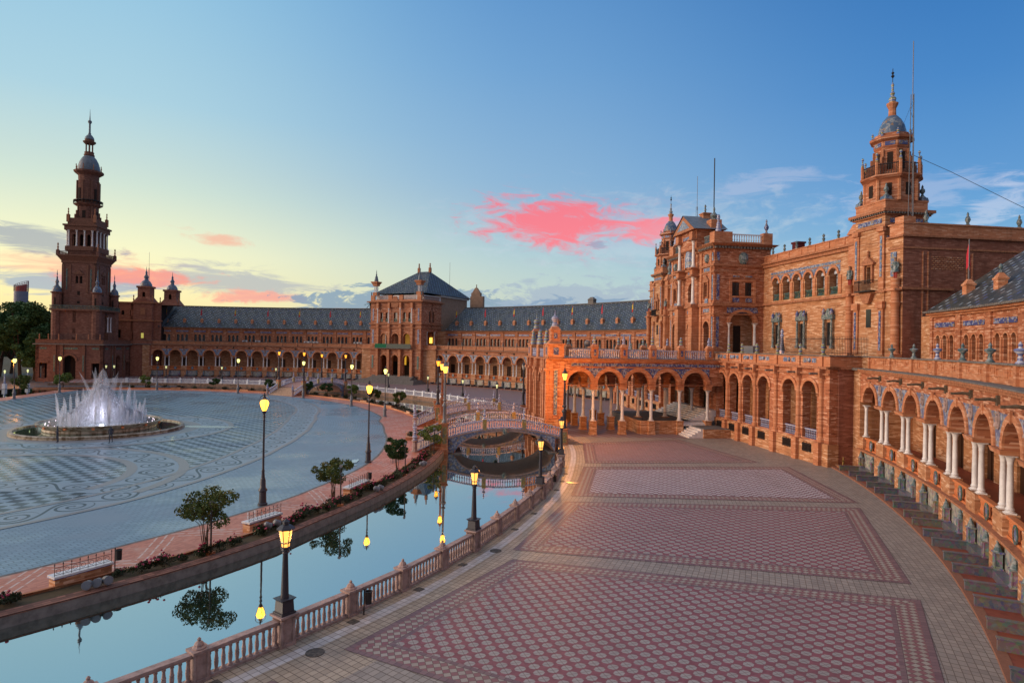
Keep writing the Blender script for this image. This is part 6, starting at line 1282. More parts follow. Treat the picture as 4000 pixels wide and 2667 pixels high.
def plaza_lamp(M, label, glow, lit):
    r_ = empty('plaza_lamp', M, label, 'lamp', 'tall lamps round the plaza')
    part('base', MB().lathe(0, 0, [(.30, 0), (.30, .12), (.23, .18), (.21, .85), (.28, .93), (.27, 1.0), (.18, 1.12), (.16, 1.6), (.11, 1.75)], 12), GREY if glow is GLY else LMET, r_, M, True)
    part('pole', MB().lathe(0, 0, [(.11, 1.75), (.085, 2.1), (.10, 2.15), (.07, 2.3), (.055, 5.3), (.085, 5.36), (.05, 5.45), (.09, 5.62), (.05, 5.75), (.12, 5.88), (.14, 5.98)], 10), LMET, r_, M, True)
    part('lamp_globe', MB().lathe(0, 0, [(.10, 5.98), (.16, 6.1), (.24, 6.32), (.27, 6.5), (.2, 6.64), (.06, 6.68)], 14), glow, r_, M, True)
    pass
    f = MB()
    for i in range(4): a = i*pi/2+.4; f.tube([(.14*cos(a), .14*sin(a), 5.98), (.27*cos(a), .27*sin(a), 6.35), (.33*cos(a), .33*sin(a), 6.7), (.2*cos(a), .2*sin(a), 6.9), (.05*cos(a), .05*sin(a), 7.0)], .018, 4)
    f.lathe(0, 0, [(.10, 6.72), (.12, 6.8), (.05, 6.9), (.07, 7.0), (.01, 7.15)], 8)
    part('globe_cage', f, LMET, r_, M)
    if lit:
        l = bpy.data.lights.new('lamp_bulb', 'POINT'); l.energy = lit; l.color = (1, .62, .28); l.shadow_soft_size = .15
        o = bpy.data.objects.new('lamp_bulb', l); C.objects.link(o); o.parent = r_; o.location = (0, 0, 6.4)
    return r_
for (a, n_, g_, e_) in ((-45.7, 'nearest small canal lamp glowing warm on the pink balustrade at the lower centre', GLW, 150), (-37.5, 'second small canal lamp from the front, lit, rising from the balustrade', GLW, 120), (-29.5, 'third small canal lamp, lit, before the near bridge arch', GLW, 120), (-21.1, 'fourth small canal lamp at the foot of the near bridge, lit', GLW, 30),
        (86.8, 'small dim greenish lamp on the far balustrade below the first wing arches', GLY, 0), (77.3, 'small greenish lamp on the far balustrade behind the round dark tree', GLY, 0), (67.2, 'small greenish lamp on the far balustrade left of the far bridge', GLY, 0),
        (42.4, 'small greenish lamp on the far balustrade before the gate stairs', GLY, 0), (32.6, 'small greenish lamp on the far balustrade right of the gate pavilion', GLY, 0), (23.6, 'small greenish lamp between the gate and the clustered bridge lamps', GLY, 0),
        (14.2, 'small greenish lamp seen over the crown of the back bridge', GLY, 0), (96.2, 'left of two small greenish lamps before the tall tower base', GLY, 0), (95.0, 'right of two small greenish lamps before the tall tower base', GLY, 0)):
    far = a > 0
    x, y = pol(tab(RB, a) if a > -50 else 78.8, a); small_lamp(TM(x, y, 1.02, R(a)+AX), n_, MT['warm_glow'] if not far else GLP, e_)
for (x, y, lab, g_, e_) in ((54.33, -27.56, 'nearest tall plaza lamp with a glowing white-yellow globe, left of centre', GLS, 90), (57.68, -12.71, 'tall plaza lamp with warm glowing globe standing on the pink kerb bend', GLS, 70), (52.28, 21.53, 'tall plaza lamp with yellow-green light before the gate stairs', GLY, 0), (43.98, 35.72, 'tall plaza lamp with yellow-green light right of the far bridge', GLY, 0), (31.89, 48.66, 'tall plaza lamp with yellow-green light at the foot of the far bridge', GLY, 0), (16.64, 56.29, 'tall plaza lamp with yellow-green light left of the far bridge', GLY, 0), (-1.81, 61.0, 'tall plaza lamp with yellow-green light before the first wing arches', GLY, 0), (-14.66, 51.28, 'tall plaza lamp with yellow-green light before the tower base arch', GLY, 0), (-12.54, 37.72, 'leftmost tall plaza lamp, yellow-green, before the dark trees', GLY, 0)):
    plaza_lamp(TM(x, y, ZP, .3), lab, g_, e_)
# ---------------------------------------------------------------- bridges
def bridge(ang, xc, hw, label, lamps):
    M = frameM(ang); rt_ = empty('tiled_bridge', M @ TM(xc, 67.8, ZW), label, 'bridge')
    def P(name, fn, mt, sm=False, parent=None): return prt(name, fn, mt, parent or rt_, M, (xc, 0, 0), sm)
    dz_ = lambda y: 1.63-((y-67.8)/5.5)**2*.86 if 62.2 < y < 73.4 else (.78 if y >= 73.4 else .78-(62.2-y)*.46)
    un_ = lambda y: -.9+2.22*math.sqrt(max(0, 1-((y-67.9)/4.95)**2))
    n = 24; ys = [62.2+11.2*i/n for i in range(n+1)]
    for s in (-1, 1):
        def sp(m):
            for a, b in zip(ys, ys[1:]):
                for X in (s*hw, s*(hw-.35)):
                    m.q((X, a, un_(a)), (X, b, un_(b)), (X, b, dz_(b)-.12), (X, a, dz_(a)-.12))
        P('tiled_spandrel', sp, TLB)
        def edge(m):
            for a, b in zip(ys, ys[1:]):
                X0, X1 = s*(hw-.3), s*(hw+.1)
                for o0, o1 in ((-.12, .02),):
                    m.q((X1, a, dz_(a)+o0), (X1, b, dz_(b)+o0), (X1, b, dz_(b)+o1), (X1, a, dz_(a)+o1)); m.q((X1, a, dz_(a)+o1), (X1, b, dz_(b)+o1), (X0, b, dz_(b)+o1), (X0, a, dz_(a)+o1)); m.q((X1, a, dz_(a)+o0), (X1, b, dz_(b)+o0), (X0, b, dz_(b)+o0), (X0, a, dz_(a)+o0))
        P('deck_edge', edge, STON)
        def arc(m):
            for a, b in zip(ys, ys[1:]):
                if un_(b) < -.85 or un_(a) < -.85: continue
                X = s*(hw+.05); m.q((X, a, un_(a)), (X, b, un_(b)), (X, b, un_(b)+.16), (X, a, un_(a)+.16)); m.q((X, a, un_(a)), (X, b, un_(b)), (s*(hw-.3), b, un_(b)), (s*(hw-.3), a, un_(a)))
        P('arch_rim', arc, STON)
        P('crest', lambda m: m.lathe(s*(hw+.1), 67.8, [(.02, 1.0), (.2, 1.12), (.26, 1.35), (.2, 1.55), (.02, 1.7)], 8), TRM)
        # rails
        def rail(m, o, h, w):
            yy = [58.95]+ys+[73.9]
            L = [(y, dz_(y)+o) for y in [59.1, 60.2, 61.2]+ys+[73.6]]
            for (a, za), (b, zb) in zip(L, L[1:]):
                X0, X1 = s*hw-w, s*hw+w
                m.q((X0, a, za), (X1, a, za), (X1, b, zb), (X0, b, zb)); m.q((X0, a, za+h), (X0, b, zb+h), (X1, b, zb+h), (X1, a, za+h)); m.q((X0, a, za), (X0, b, zb), (X0, b, zb+h), (X0, a, za+h)); m.q((X1, a, za), (X1, a, za+h), (X1, b, zb+h), (X1, b, zb))
        P('handrail', lambda m: rail(m, .80, .12, .12), TBN); P('bottom_rail', lambda m: rail(m, .02, .10, .12), TBN)
        y = 59.45; k = 0; B1 = B1M
        while y < 73.4:
            if not any(abs(y-p) < .27 for p in (61.9, 65.8, 69.7, 59.2)):
                link('baluster', B1, M @ TM(xc+s*hw, y, dz_(y)+.1), rt_)
            y += .235
        for y in (65.8, 69.7):
            p_ = P('post', lambda m: m.box(s*hw-.17, s*hw+.17, y-.19, y+.19, dz_(y), dz_(y)+1.0), mat_post)
            prt('post_finial', lambda m: m.lathe(s*hw, y, [(.19, 2.5), (.2, 2.58), (.1, 2.66), (.08, 2.78), (.17, 2.9), (.18, 2.98), (.07, 3.1), (.05, 3.22), (.10, 3.3), (.07, 3.4), (.015, 3.62)], 8), TWH, p_, M, (xc, 0, 0), True)
        for y, zt, zb in ((61.9, 2.18, -1.3), (73.75, 1.62, -1.3)):
            p_ = P('lamp_pillar', lambda m: (m.box(s*hw-.32, s*hw+.32, y-.32, y+.32, zb, zt-.1), m.box(s*hw-.40, s*hw+.40, y-.40, y+.40, zt-.1, zt), m.box(s*hw-.36, s*hw+.36, y-.36, y+.36, zb, -.3)), BT)
            prt('pillar_tiles', lambda m: m.box(s*hw-.2, s*hw+.2, y-.34, y+.34, .2, zt-.35), TYGP, p_, M, (xc, 0, 0)); prt('pillar_tiles', lambda m: m.box(s*hw-.34, s*hw+.34, y-.2, y+.2, .2, zt-.35), TYGP, p_, M, (xc, 0, 0))
        y = 59.1; p_ = P('foot_post', lambda m: (m.lathe(s*hw, y, [(.34, -.6), (.34, -.45), (.24, -.4), (.22, .35), (.3, .42), (.3, .5), (.2, .55)], 8)), STON)
        prt('post_finial', lambda m: m.lathe(s*hw, y, [(.2, .55), (.16, .7), (.27, .82), (.2, .95), (.09, 1.05), (.17, 1.2), (.14, 1.32), (.05, 1.42), (.08, 1.5), (.015, 1.68)], 8), TWH, p_, M, (xc, 0, 0), True)
        P('stair_wall', lambda m: (m.q((s*(hw-.02), 59.1, -.7), (s*(hw-.02), 62.3, -.7), (s*(hw-.02), 62.3, dz_(62.2)), (s*(hw-.02), 59.1, dz_(59.1)+.1)), m.q((s*(hw-.3), 59.1, -.7), (s*(hw-.3), 62.3, -.7), (s*(hw-.3), 62.3, dz_(62.2)), (s*(hw-.3), 59.1, dz_(59.1)+.1))), BR)
    def deck(m):
        for a, b in zip(ys, ys[1:]):
            m.q((-hw, a, dz_(a)), (hw, a, dz_(a)), (hw, b, dz_(b)), (-hw, b, dz_(b))); m.q((-hw+.3, a, un_(a)+.02), (hw-.3, a, un_(a)+.02), (hw-.3, b, un_(b)+.02), (-hw+.3, b, un_(b)+.02))
        m.box(-hw, hw, 73.4, 74.0, -.5, .775)
    P('deck', deck, PINKP); P('abutment', lambda m: (m.box(-hw, hw, 62.2, 63.0, -1.5, .6), m.box(-hw, hw, 72.85, 73.4, -1.5, .6)), BR); P('footing', lambda m: (m.box(-hw-.3, hw+.3, 62.8, 63.6, -1.3, -.70), m.box(-hw-.3, hw+.3, 72.2, 73.0, -1.3, -.70)), CONC)
    def steps(m):
        for i in range(9): m.box(-hw+.15, hw-.15, 59.1+.36*i, 62.5, ZP+.145*i, ZP+.145*(i+1))
    P('steps', steps, mat('step_stone', fn=stonef((.48, .34, .25), .6, 3)))
    P('landing_steps', lambda m: [m.box(-hw+.02, hw-.02, 74.0, 74.0+.42*(4-i), .02+.15*i, .15*(i+1)) for i in range(4)], MT['step_stone'])
    for (s, y, zt, lab, g_, e_, mt_) in lamps: bridge_lamp(M @ TM(xc+s*hw, y, zt, .5), lab, g_, e_, mt_)
    return rt_
B1M = MB().lathe(0, 0, [(.06, 0), (.06, .05), (.035, .1), (.085, .22), (.09, .28), (.035, .42), (.06, .46), (.03, .5), (.055, .62), (.04, .70)], 7).mesh('baluster', TBN, True)
mat_post = mat('yellow_tiles', fn=ceramicf((.34, .24, .07), (.18, .2, .24), (.42, .36, .2), 8), rough=.3, spec=.5)
TYGP = mat('yellow_blue_tiles', fn=ceramicf((.30, .22, .07), (.10, .16, .14), (.35, .32, .25), 7), rough=.3, spec=.5)
PINKP = mat('bridge_deck', fn=stonef((.45, .25, .20), .7, 4), rough=.6)
RUST = mat('rusty_iron', (.20, .085, .05), rough=.55)
bridge(0, 12.65, 3.35, 'near arched bridge with blue and white ceramic balustrades and tiled spandrels', [(1, 61.9, 2.2, 'grey bridge lamp with blazing orange lantern, front one of three clustered', GLS, 600, GREY), (-1, 61.9, 2.2, 'rust-coloured bridge lamp with blazing lantern, middle of three clustered', GLS, 400, RUST), (1, 73.75, 1.63, 'bridge lamp blazing orange beside the portico corner pier', GLS, 3400, LMET)])
bridge(0, -5.25, 2.85, 'second ceramic-balustraded bridge, just behind the near one', [(1, 61.9, 2.2, 'dark bridge lamp with orange lantern, back one of three clustered', GLO, 350, LMET), (-1, 73.75, 1.63, 'tall unlit bridge lamp standing left of the portico', LGL, 0, LMET)])
bridge(55.2, 0, 3.25, 'far arched bridge with broad steps and pale blue railings before the wing', [(-1, 61.9, 2.2, 'far bridge lamp with orange lantern, leftmost on its bridge', GLO, 60, LMET), (1, 61.9, 2.2, 'far bridge lamp with orange lantern, second from left on its bridge', GLO, 60, LMET), (-1, 73.75, 1.63, 'far bridge lamp with orange lantern, third from left on its bridge', GLO, 60, LMET), (1, 73.75, 1.63, 'far bridge lamp with orange lantern, rightmost on its bridge', GLO, 60, LMET)])
# ---------------------------------------------------------------- balustrades along the canal
BSM = MB().lathe(0, 0, [(.075, 0), (.075, .05), (.045, .09), (.06, .2), (.068, .3), (.055, .34), (.07, .37), (.055, .4), (.04, .55), (.06, .6), (.045, .63), (.075, .68)], 9).mesh('baluster', STON, True)
BSF = MB().box(-.05, .05, -.05, .05, 0, .68).mesh('baluster', WHT)
PSM = MB(); PSM.box(-.22, .22, -.24, .24, 0, .1); PSM.box(-.17, .17, -.19, .19, .1, .86)
for sx in (-1, 1):
    for sy in (-1, 1): PSM.lathe(sx*.17, sy*.19, [(.05, .1), (.06, .3), (.035, .5), (.05, .84)], 6)
PSM.box(-.25, .25, -.27, .27, .86, .94); PSM.lathe(0, 0, [(.2, .94), (.2, .98), (.14, 1.02), (.14, 1.06), (.1, 1.12), (.04, 1.16), (.06, 1.2), (.02, 1.25)], 8); PSM = PSM.mesh('post', STON)
PLM = MB(); PLM.box(-.27, .27, -.27, .27, 0, .12); PLM.box(-.2, .2, -.2, .2, .12, .9)
for sx in (-1, 1):
    for sy in (-1, 1): PLM.lathe(sx*.22, sy*.22, [(.06, .12), (.075, .35), (.04, .55), (.065, .88)], 6)
PLM.frust(0, 0, .9, .96, .26, .33); PLM.box(-.33, .33, -.33, .33, .96, 1.02); PLM = PLM.mesh('lamp_pedestal', STON)
PSF = MB().box(-.18, .18, -.2, .2, 0, .95).lathe(0, 0, [(.15, .95), (.1, 1.05), (.02, 1.2)], 6).mesh('post', WHT); PLF = MB().box(-.24, .24, -.24, .24, 0, 1.02).mesh('lamp_pedestal', WHT)
def balustrade(angs, lampset, label, near, nb, skip=()):
    a_m = angs[len(angs)//2]; Tb = TM(*pol(tab(RB, a_m), a_m), 0)
    rt_ = empty('canal_balustrade', Tb, label, 'balustrade'); RL = MB(); BT_ = MB(); stuff = MB(); cnt = 0
    st = STON if near else WHT
    for i, a in enumerate(angs):
        x, y = pol(tab(RB, a), a)
        if i < len(angs)-1 or True: link('lamp_pedestal' if i in lampset else 'post', (PLM if near else PLF) if i in lampset else (PSM if near else PSF), TM(x, y, 0, R(a)+AX), rt_)
        if i == len(angs)-1: break
        x1, y1 = pol(tab(RB, angs[i+1]), angs[i+1]); L = math.dist((x, y), (x1, y1)); th = math.atan2(y1-y, x1-x)
        M = TM(x, y, 0, th)
        if near or True:
            part('handrail', MB().box(.18, L-.18, -.11, .11, .74, .80).box(.18, L-.18, -.14, .14, .80, .87), st, rt_, M); part('bottom_rail', MB().box(.18, L-.18, -.12, .12, 0, .08), st, rt_, M)
        for k in range(nb):
            Mb = M @ TM(.2+(L-.4)*(k+.5)/nb, 0, .07)
            if cnt < 100 and near: link('baluster', BSM, Mb, rt_); cnt += 1
            else:
                v = Mb @ Vector((0, 0, 0)); q = MB()
                if near: stuff.lathe(v.x, v.y, [(.075, 0), (.045, .09), (.068, .3), (.04, .55), (.075, .68)], 6, z=.07)
                else: stuff.box(v.x-.045, v.x+.045, v.y-.045, v.y+.045, .05, .75)
    if stuff.v: o = part('balusters', stuff, st, rt_); o['kind'] = 'stuff'
near_a = [-45.7+2.05*k for k in range(-3, 13)]
balustrade(near_a, {3, 7, 11, 15}, 'pink stone balustrade with turned balusters curving along the near canal bank', True, 11)
near_b = [-45.7+2.05*k for k in range(-12, -2)]
balustrade([13.2+i*(51.9-13.2)/17 for i in range(18)], {0, 5, 9, 13}, 'pale stone balustrade curving along the far promenade right of the far bridge', False, 9)
balustrade([58.4+i*(86.8-58.4)/12 for i in range(13)]+[89, 91, 93, 95, 96.2], {4, 8, 12, 16, 15}, 'pale stone balustrade along the canal left of the far bridge', False, 9)
# ---------------------------------------------------------------- fountain
FX, FY = 23.6, 4.2
fo = empty('fountain', TM(FX, FY, ZP), 'large round stone fountain with a raised basin inside a low outer pool', 'fountain')
FMx = TM(FX, FY, ZP)
def ringp(m, prof, n=64):
    ids = [[m.p((r*cos(2*pi*i/n), r*sin(2*pi*i/n), z)) for i in range(n)] for r, z in prof]
    for a, b in zip(ids, ids[1:]+ids[:1]):
        for i in range(n): j = (i+1) % n; m.f.append([a[i], a[j], b[j], b[i]])
    return m
part('outer_pool_rim', ringp(MB(), [(8.42, 0), (8.42, .12), (8.32, .18), (8.38, .3), (8.28, .38), (8.0, .38), (7.95, .2), (7.95, 0)]), FNT, fo, FMx, True)
part('outer_pool_water', MB().lathe(0, 0, [(8.0, .1), (8.0, .22)], 64), FWAT, fo, FMx)
part('basin', ringp(MB(), [(5.3, 0), (5.5, .3), (5.45, .5), (5.9, .85), (6.1, 1.0), (6.15, 1.08), (5.85, 1.1), (5.7, .9), (5.3, .5)]), FNT, fo, FMx, True)
for k in range(14): a = 2*pi*k/14; part('spout_block', MB().box(-.13, .13, -.08, .1, .72, .98), TC, fo, FMx @ Matrix.Rotation(a, 4, 'Z') @ TM(0, -5.95, 0))
part('basin_water', MB().lathe(0, 0, [(5.8, .9), (5.8, .95)], 48), FWAT, fo, FMx)
for k in range(26):
    a = 2*pi*k/26; part('basin_light', MB().lathe(5.2*cos(a), 5.2*sin(a), [(.035, .96), (.04, 1.0), (.02, 1.02)], 6), mat('pink_light', (1, .8, .9), emis=(1, .8, .9), es=3.0) if k == 0 else MT['pink_light'], fo, FMx)
def jet(x, y, h, r, lean=(0, 0), n=8, base=.9):
    m = MB(); pr = []
    for i in range(9):
        t = i/8; z = base+(h-base)*t; rr = r*(.55+.6*t)*(1-t**5)+.01
        m_ = [(x+lean[0]*t*t+rr*cos(2*pi*k/n), y+lean[1]*t*t+rr*sin(2*pi*k/n), z) for k in range(n)]; pr.append([m.p(q) for q in m_])
    for a, b in zip(pr, pr[1:]):
        for i in range(n): j = (i+1) % n; m.f.append([a[i], a[j], b[j], b[i]])
    return m
sj = random.Random(5)
J = [(-.8, 0, 6.6, .34, 0, 0), (-.2, .6, 6.2, .26, -1.4, 0), (-.5, -.4, 6.1, .24, -2.0, .1), (.2, .2, 6.1, .26, 1.4, .2), (.3, .8, 5.6, .3, 1.0, 0), (1.7, .3, 5.0, .30, .3, 0), (1.1, -1, 4.4, .26, 0, 0), (2.6, .4, 4.2, .3, .2, 0), (3.5, .2, 4.1, .22, .1, 0), (-2.9, .1, 4.0, .2, 0, 0), (-3.5, 0, 3.5, .18, -.1, 0), (-2.2, .6, 3.9, .22, 0, 0), (-1.6, -.8, 4.3, .24, 0, 0), (-5.0, .2, 3.7, .14, -.5, 0), (-4.7, -.4, 3.3, .14, -.3, 0), (4.4, .4, 3.2, .2, .3, 0), (3.0, -1.4, 3.9, .24, .2, 0), (.6, -1.6, 4.8, .3, 0, 0), (-.7, 1.4, 5.0, .3, 0, 0), (1.9, 1.7, 4.6, .3, .2, 0), (-1.7, 1.8, 4.1, .26, -.2, 0), (-3.0, -1.6, 3.3, .22, -.2, 0), (2.3, -2.3, 3.6, .24, 0, 0)]
spr = tag(link('fountain_spray', None, FMx), 'tall white plume of fountain jets over a low dome of mist in the round basin', 'water spray')
for x, y, h, r, lx, ly in J: part('jet', jet(x, y, h+.5, r, (lx, ly)), SPRY, spr, FMx, True)
for i in range(44):
    a = sj.uniform(0, 2*pi); q = 4.6*sj.random()**.6; h = 1.6+3.6*(1-q/5)*sj.uniform(.6, 1.1); part('jet', jet(q*cos(a), q*sin(a), h+.6, sj.uniform(.12, .22), (sj.uniform(-.3, .3), sj.uniform(-.3, .3)), 6), SPRY, spr, FMx, True)
def dome(R_, H, n=40, seed=0, z0=1.0, e=2.2):
    m = MB(); rows = []
    rr = random.Random(seed); ph = [rr.random()*6.28 for _ in range(6)]
    for i in range(13):
        t = i/12; row = []
        for k in range(n):
            a = 2*pi*k/n; w = 1+.05*sin(5*a+ph[0])+.04*sin(11*a+ph[1])
            r = R_*(1-t**e)**.5*w if t < 1 else .02; row.append(m.p((r*cos(a), r*sin(a), z0+H*t*w)))
        rows.append(row)
    for a, b in zip(rows, rows[1:]):
        for i in range(n): j = (i+1) % n; m.f.append([a[i], a[j], b[j], b[i]])
    return m
for R_, H, e in ((5.35, 1.25, 1.7), (4.9, 1.8, 1.3), (4.2, 2.4, 1.1), (3.5, 3.1, 1.0), (2.7, 3.9, 1.0), (1.9, 4.8, 1.0), (1.2, 5.6, 1.0)): part('mist', dome(R_, H, seed=int(H*10), e=e), MIST, spr, FMx, True)
l = bpy.data.lights.new('fountain_light', 'POINT'); l.energy = 480; l.color = (.86, .84, 1.0); l.shadow_soft_size = .3
o = bpy.data.objects.new('fountain_light', l); C.objects.link(o); o.parent = spr; o.location = (0, 0, 1.6)
for (x, y) in ((-6.9, -1.6), (7.0, 2.0)):
    l = bpy.data.lights.new('pool_light', 'POINT'); l.energy = 12; l.color = (.9, .95, .35); o = bpy.data.objects.new('pool_light', l); C.objects.link(o); o.parent = fo; o.location = (x, y, .6)
# puddles of spilt water
PUD = water('puddle_water', None, (.9, .95, .97), (.42, .46, .48), .22, .45)
for i, (x, y, rx, ry, z_, lab) in enumerate(((33.6, 8.0, 3.4, .9, ZP+.04, 'long shining puddle right of the fountain pool'), (28.2, -8.2, 1.3, .5, ZP+.04, 'small shining puddle before the fountain'), (56.2, -14.2, .8, .45, ZP+.04, 'shining puddle at the foot of the lamp by the kerb'), (56.4, -12.3, .35, .9, ZP+.04, 'shining puddle running along the kerb past the lamp'), (74.5, -22.3, .5, .33, .03, 'small puddle reflecting orange lamplight beside the balustrade'), (25.5, -16.2, 1.4, .5, ZP+.04, 'shining puddle at the left edge of the checkered paving'), (60.2, 2.4, .5, .3, ZP+.04, 'first round puddle on the pink walk near the bridge'), (58.0, 6.6, .5, .3, ZP+.04, 'second round puddle on the pink walk near the bridge'))):
    m_ = MB(); n = 22; rr = random.Random(i); w = [.75+.5*rr.random() for _ in range(n)]; w = [(w[k]+w[k-1])/2 for k in range(n)]
    m_.q(*[(x+rx*w[k]*cos(2*pi*k/n), y+ry*w[k]*sin(2*pi*k/n), z_) for k in range(n)])
    solo('puddle', m_, PUD, lab, 'puddle')
# people by the fountain
def person(M, label, top, legs_c, arm):
    r_ = MB(); J_ = {}
    me = bpy.data.meshes.new('person'); V = [(0, 0, .92), (0, 0, 1.15), (0, 0, 1.36), (0, 0, 1.46), (0, .01, 1.55), (0, 0, 1.66), (.17, 0, 1.38), (.22, .05, 1.12), (.20, arm, .92), (-.17, 0, 1.38), (-.22, -.02, 1.12), (-.2, .1, .92), (.09, 0, .86), (.11, .05, .48), (.11, -.02, .08), (.11, .12, .03), (-.09, 0, .86), (-.11, -.04, .48), (-.12, -.08, .08), (-.12, .06, .03)]
    E_ = [(0, 1), (1, 2), (2, 3), (3, 4), (4, 5), (2, 6), (6, 7), (7, 8), (2, 9), (9, 10), (10, 11), (0, 12), (12, 13), (13, 14), (14, 15), (0, 16), (16, 17), (17, 18), (18, 19)]
    me.from_pydata(V, E_, []); o = link('person', me, M); tag(o, label, 'person')
    sk = o.modifiers.new('skin', 'SKIN'); rad = [.13, .13, .15, .06, .09, .075, .065, .048, .035, .065, .048, .035, .10, .065, .045, .035, .10, .065, .045, .035]
    for v, q in zip(me.skin_vertices[0].data, rad): v.radius = (q, q*.8)
    me.skin_vertices[0].data[0].use_root = True; ss = o.modifiers.new('sub', 'SUBSURF'); ss.levels = 1; ss.render_levels = 1
    me.materials.append(legs_c); return o
PD = mat('dark_clothing', (.06, .07, .09), rough=.9)
person(TM(25.1, -4.9, ZP, 2.2), 'person in dark clothes standing at the fountain rim, left of the other', None, PD, .2)
person(TM(30.2, -4.6, ZP, 3.4), 'person in dark clothes standing before the fountain, the right one', None, PD, -.1)
# ---------------------------------------------------------------- trees and shrubs
def leaves(mb, blobs, n, size, rr, flat=.75):
    tot = sum(b[3]**2 for b in blobs)
    for (bx, by, bz, br) in blobs:
        for _ in range(int(n*br*br/tot)):
            u = rr.uniform(-1, 1); t = rr.uniform(0, 2*pi); s = math.sqrt(1-u*u); q = br*(rr.uniform(.35, 1.0)**.5)
            q *= 1+.22*sin(3*t+bx*5)*s
            x, y, z = bx+q*s*cos(t), by+q*s*sin(t), bz+q*u*flat
            a = Vector((rr.gauss(0, 1), rr.gauss(0, 1), rr.gauss(0, 1))).normalized(); b = a.orthogonal().normalized(); k = size*rr.uniform(.6, 1.3)
            a, b = a*k, b*k*.6; c = Vector((x, y, z))
            mb.f.append([mb.p(c-a), mb.p(c-b), mb.p(c+a), mb.p(c+b)])
    return mb
def tree(name, label, cat_, x, y, z0, h, rw, lm, n, ls, seed, stems=5, trunk=.35, group=None, asym=0.0, tr=.035):
    rr = random.Random(seed); M = TM(x, y, z0); root = empty(name, M, label, cat_, group); big = h > 9
    cz = h*(trunk+(1-trunk)*.5); ch = h*(1-trunk)*.5; blobs = []; k = 26 if big else 13
    for i in range(k):
        a = rr.uniform(0, 2*pi); d = rw*rr.uniform(.25, .82); zz = cz+ch*rr.uniform(-.65, .72); sq = math.sqrt(max(.15, 1-((zz-cz)/ch)**2))
        blobs.append((d*cos(a)*sq+asym*rr.uniform(0, 1)*(zz-cz), d*sin(a)*sq, zz, rw*(rr.uniform(.16, .34) if big else rr.uniform(.18, .38))))
    crown = part('crown', leaves(MB(), blobs, n, ls, rr), lm, root, M)
    T_ = MB()
    for i in range(stems):
        b = blobs[i % k]; a = rr.uniform(0, 6.28); e = .06*rw if stems > 1 else 0
        p0 = Vector((e*cos(a), e*sin(a), 0)); p2 = Vector((b[0], b[1], b[2])); p1 = p0.lerp(p2, .5)+Vector((0, 0, .12*h)); p1 = Vector((p1.x*.55, p1.y*.55, p1.z))
        T_.tube([p0, p0.lerp(p1, .5), p1, p2], tr*rr.uniform(.7, 1.1) if stems > 1 else tr, 5, tr*.3)
    if stems == 1:
        for b in blobs[:6]: T_.tube([Vector((0, 0, h*trunk*.9)), Vector((b[0]*.5, b[1]*.5, (b[2]+h*trunk)*.5)), Vector(b[:3])], tr*.5, 5, tr*.15)
    part('trunk', T_, BARK, root, M); return root
tree('ornamental_tree', 'nearest small multi-stemmed tree over the rose bed, left of the tall lamp', 'tree', 55.28, -37.08, ZP+.1, 2.95, 1.62, LF2, 4200, .06, 11, 8, .36, 'small trees along the near canal bed')
tree('ornamental_tree', 'small multi-stemmed tree beside the iron-backed bench, right of the nearest tall lamp', 'tree', 58.55, -26.59, ZP+.1, 2.85, 1.55, LF2, 3900, .062, 23, 7, .34, 'small trees along the near canal bed', .2)
tree('ornamental_tree', 'bushy dark small tree before the pink walk, third along the near bed', 'tree', 60.95, -16.92, ZP+.1, 2.85, 1.2, LF1, 4200, .07, 37, 6, .3, 'small trees along the near canal bed')
tree('ornamental_tree', 'yellow-green small tree against the near bridge stairs', 'tree', 62.45, -7.9, ZP+.1, 2.95, 1.35, LF3, 2600, .07, 41, 6, .25, 'small trees along the near canal bed')
FT = [(22, 'small olive tree nearest the back bridge, by the far water', LF2), (31, 'russet small tree between two benches before the gate stairs', LF2), (38.5, 'pale green small tree before the far balustrade', LF3), (46.5, 'small dark tree right of the far bridge arch', LF1), (52.0, 'small dark tree at the near foot of the far bridge', LF1), (61.5, 'small dark tree left of the far bridge steps, behind the lamp globe', LF1), (73.3, 'round dark small tree before the middle of the left wing', LF1), (86.5, 'yellow-green small tree before the first arches of the left wing', LF3)]
for i, (a, lab, lm) in enumerate(FT):
    x, y = pol(tab(RW, a)-1.1, a); tree('ornamental_tree', lab, 'tree', x, y, ZP, 2.9, 1.25, lm, 1500, .13, 50+i, 4, .3, 'small trees along the far canal bed', 0, .05)
for i, (x, y, h, r, lab) in enumerate(((-21.0, 50.0, 3.4, 1.9, 'wide low bush at the far left before the road'), (-20.5, 60.5, 3.6, 1.9, 'rounded light bush before the left door of the tower base'))):
    tree('bush', lab, 'bush', x, y, ZP, h, r, (LF2, LF3)[i], 1800, .16, 80+i, 4, .18, None, 0, .05)
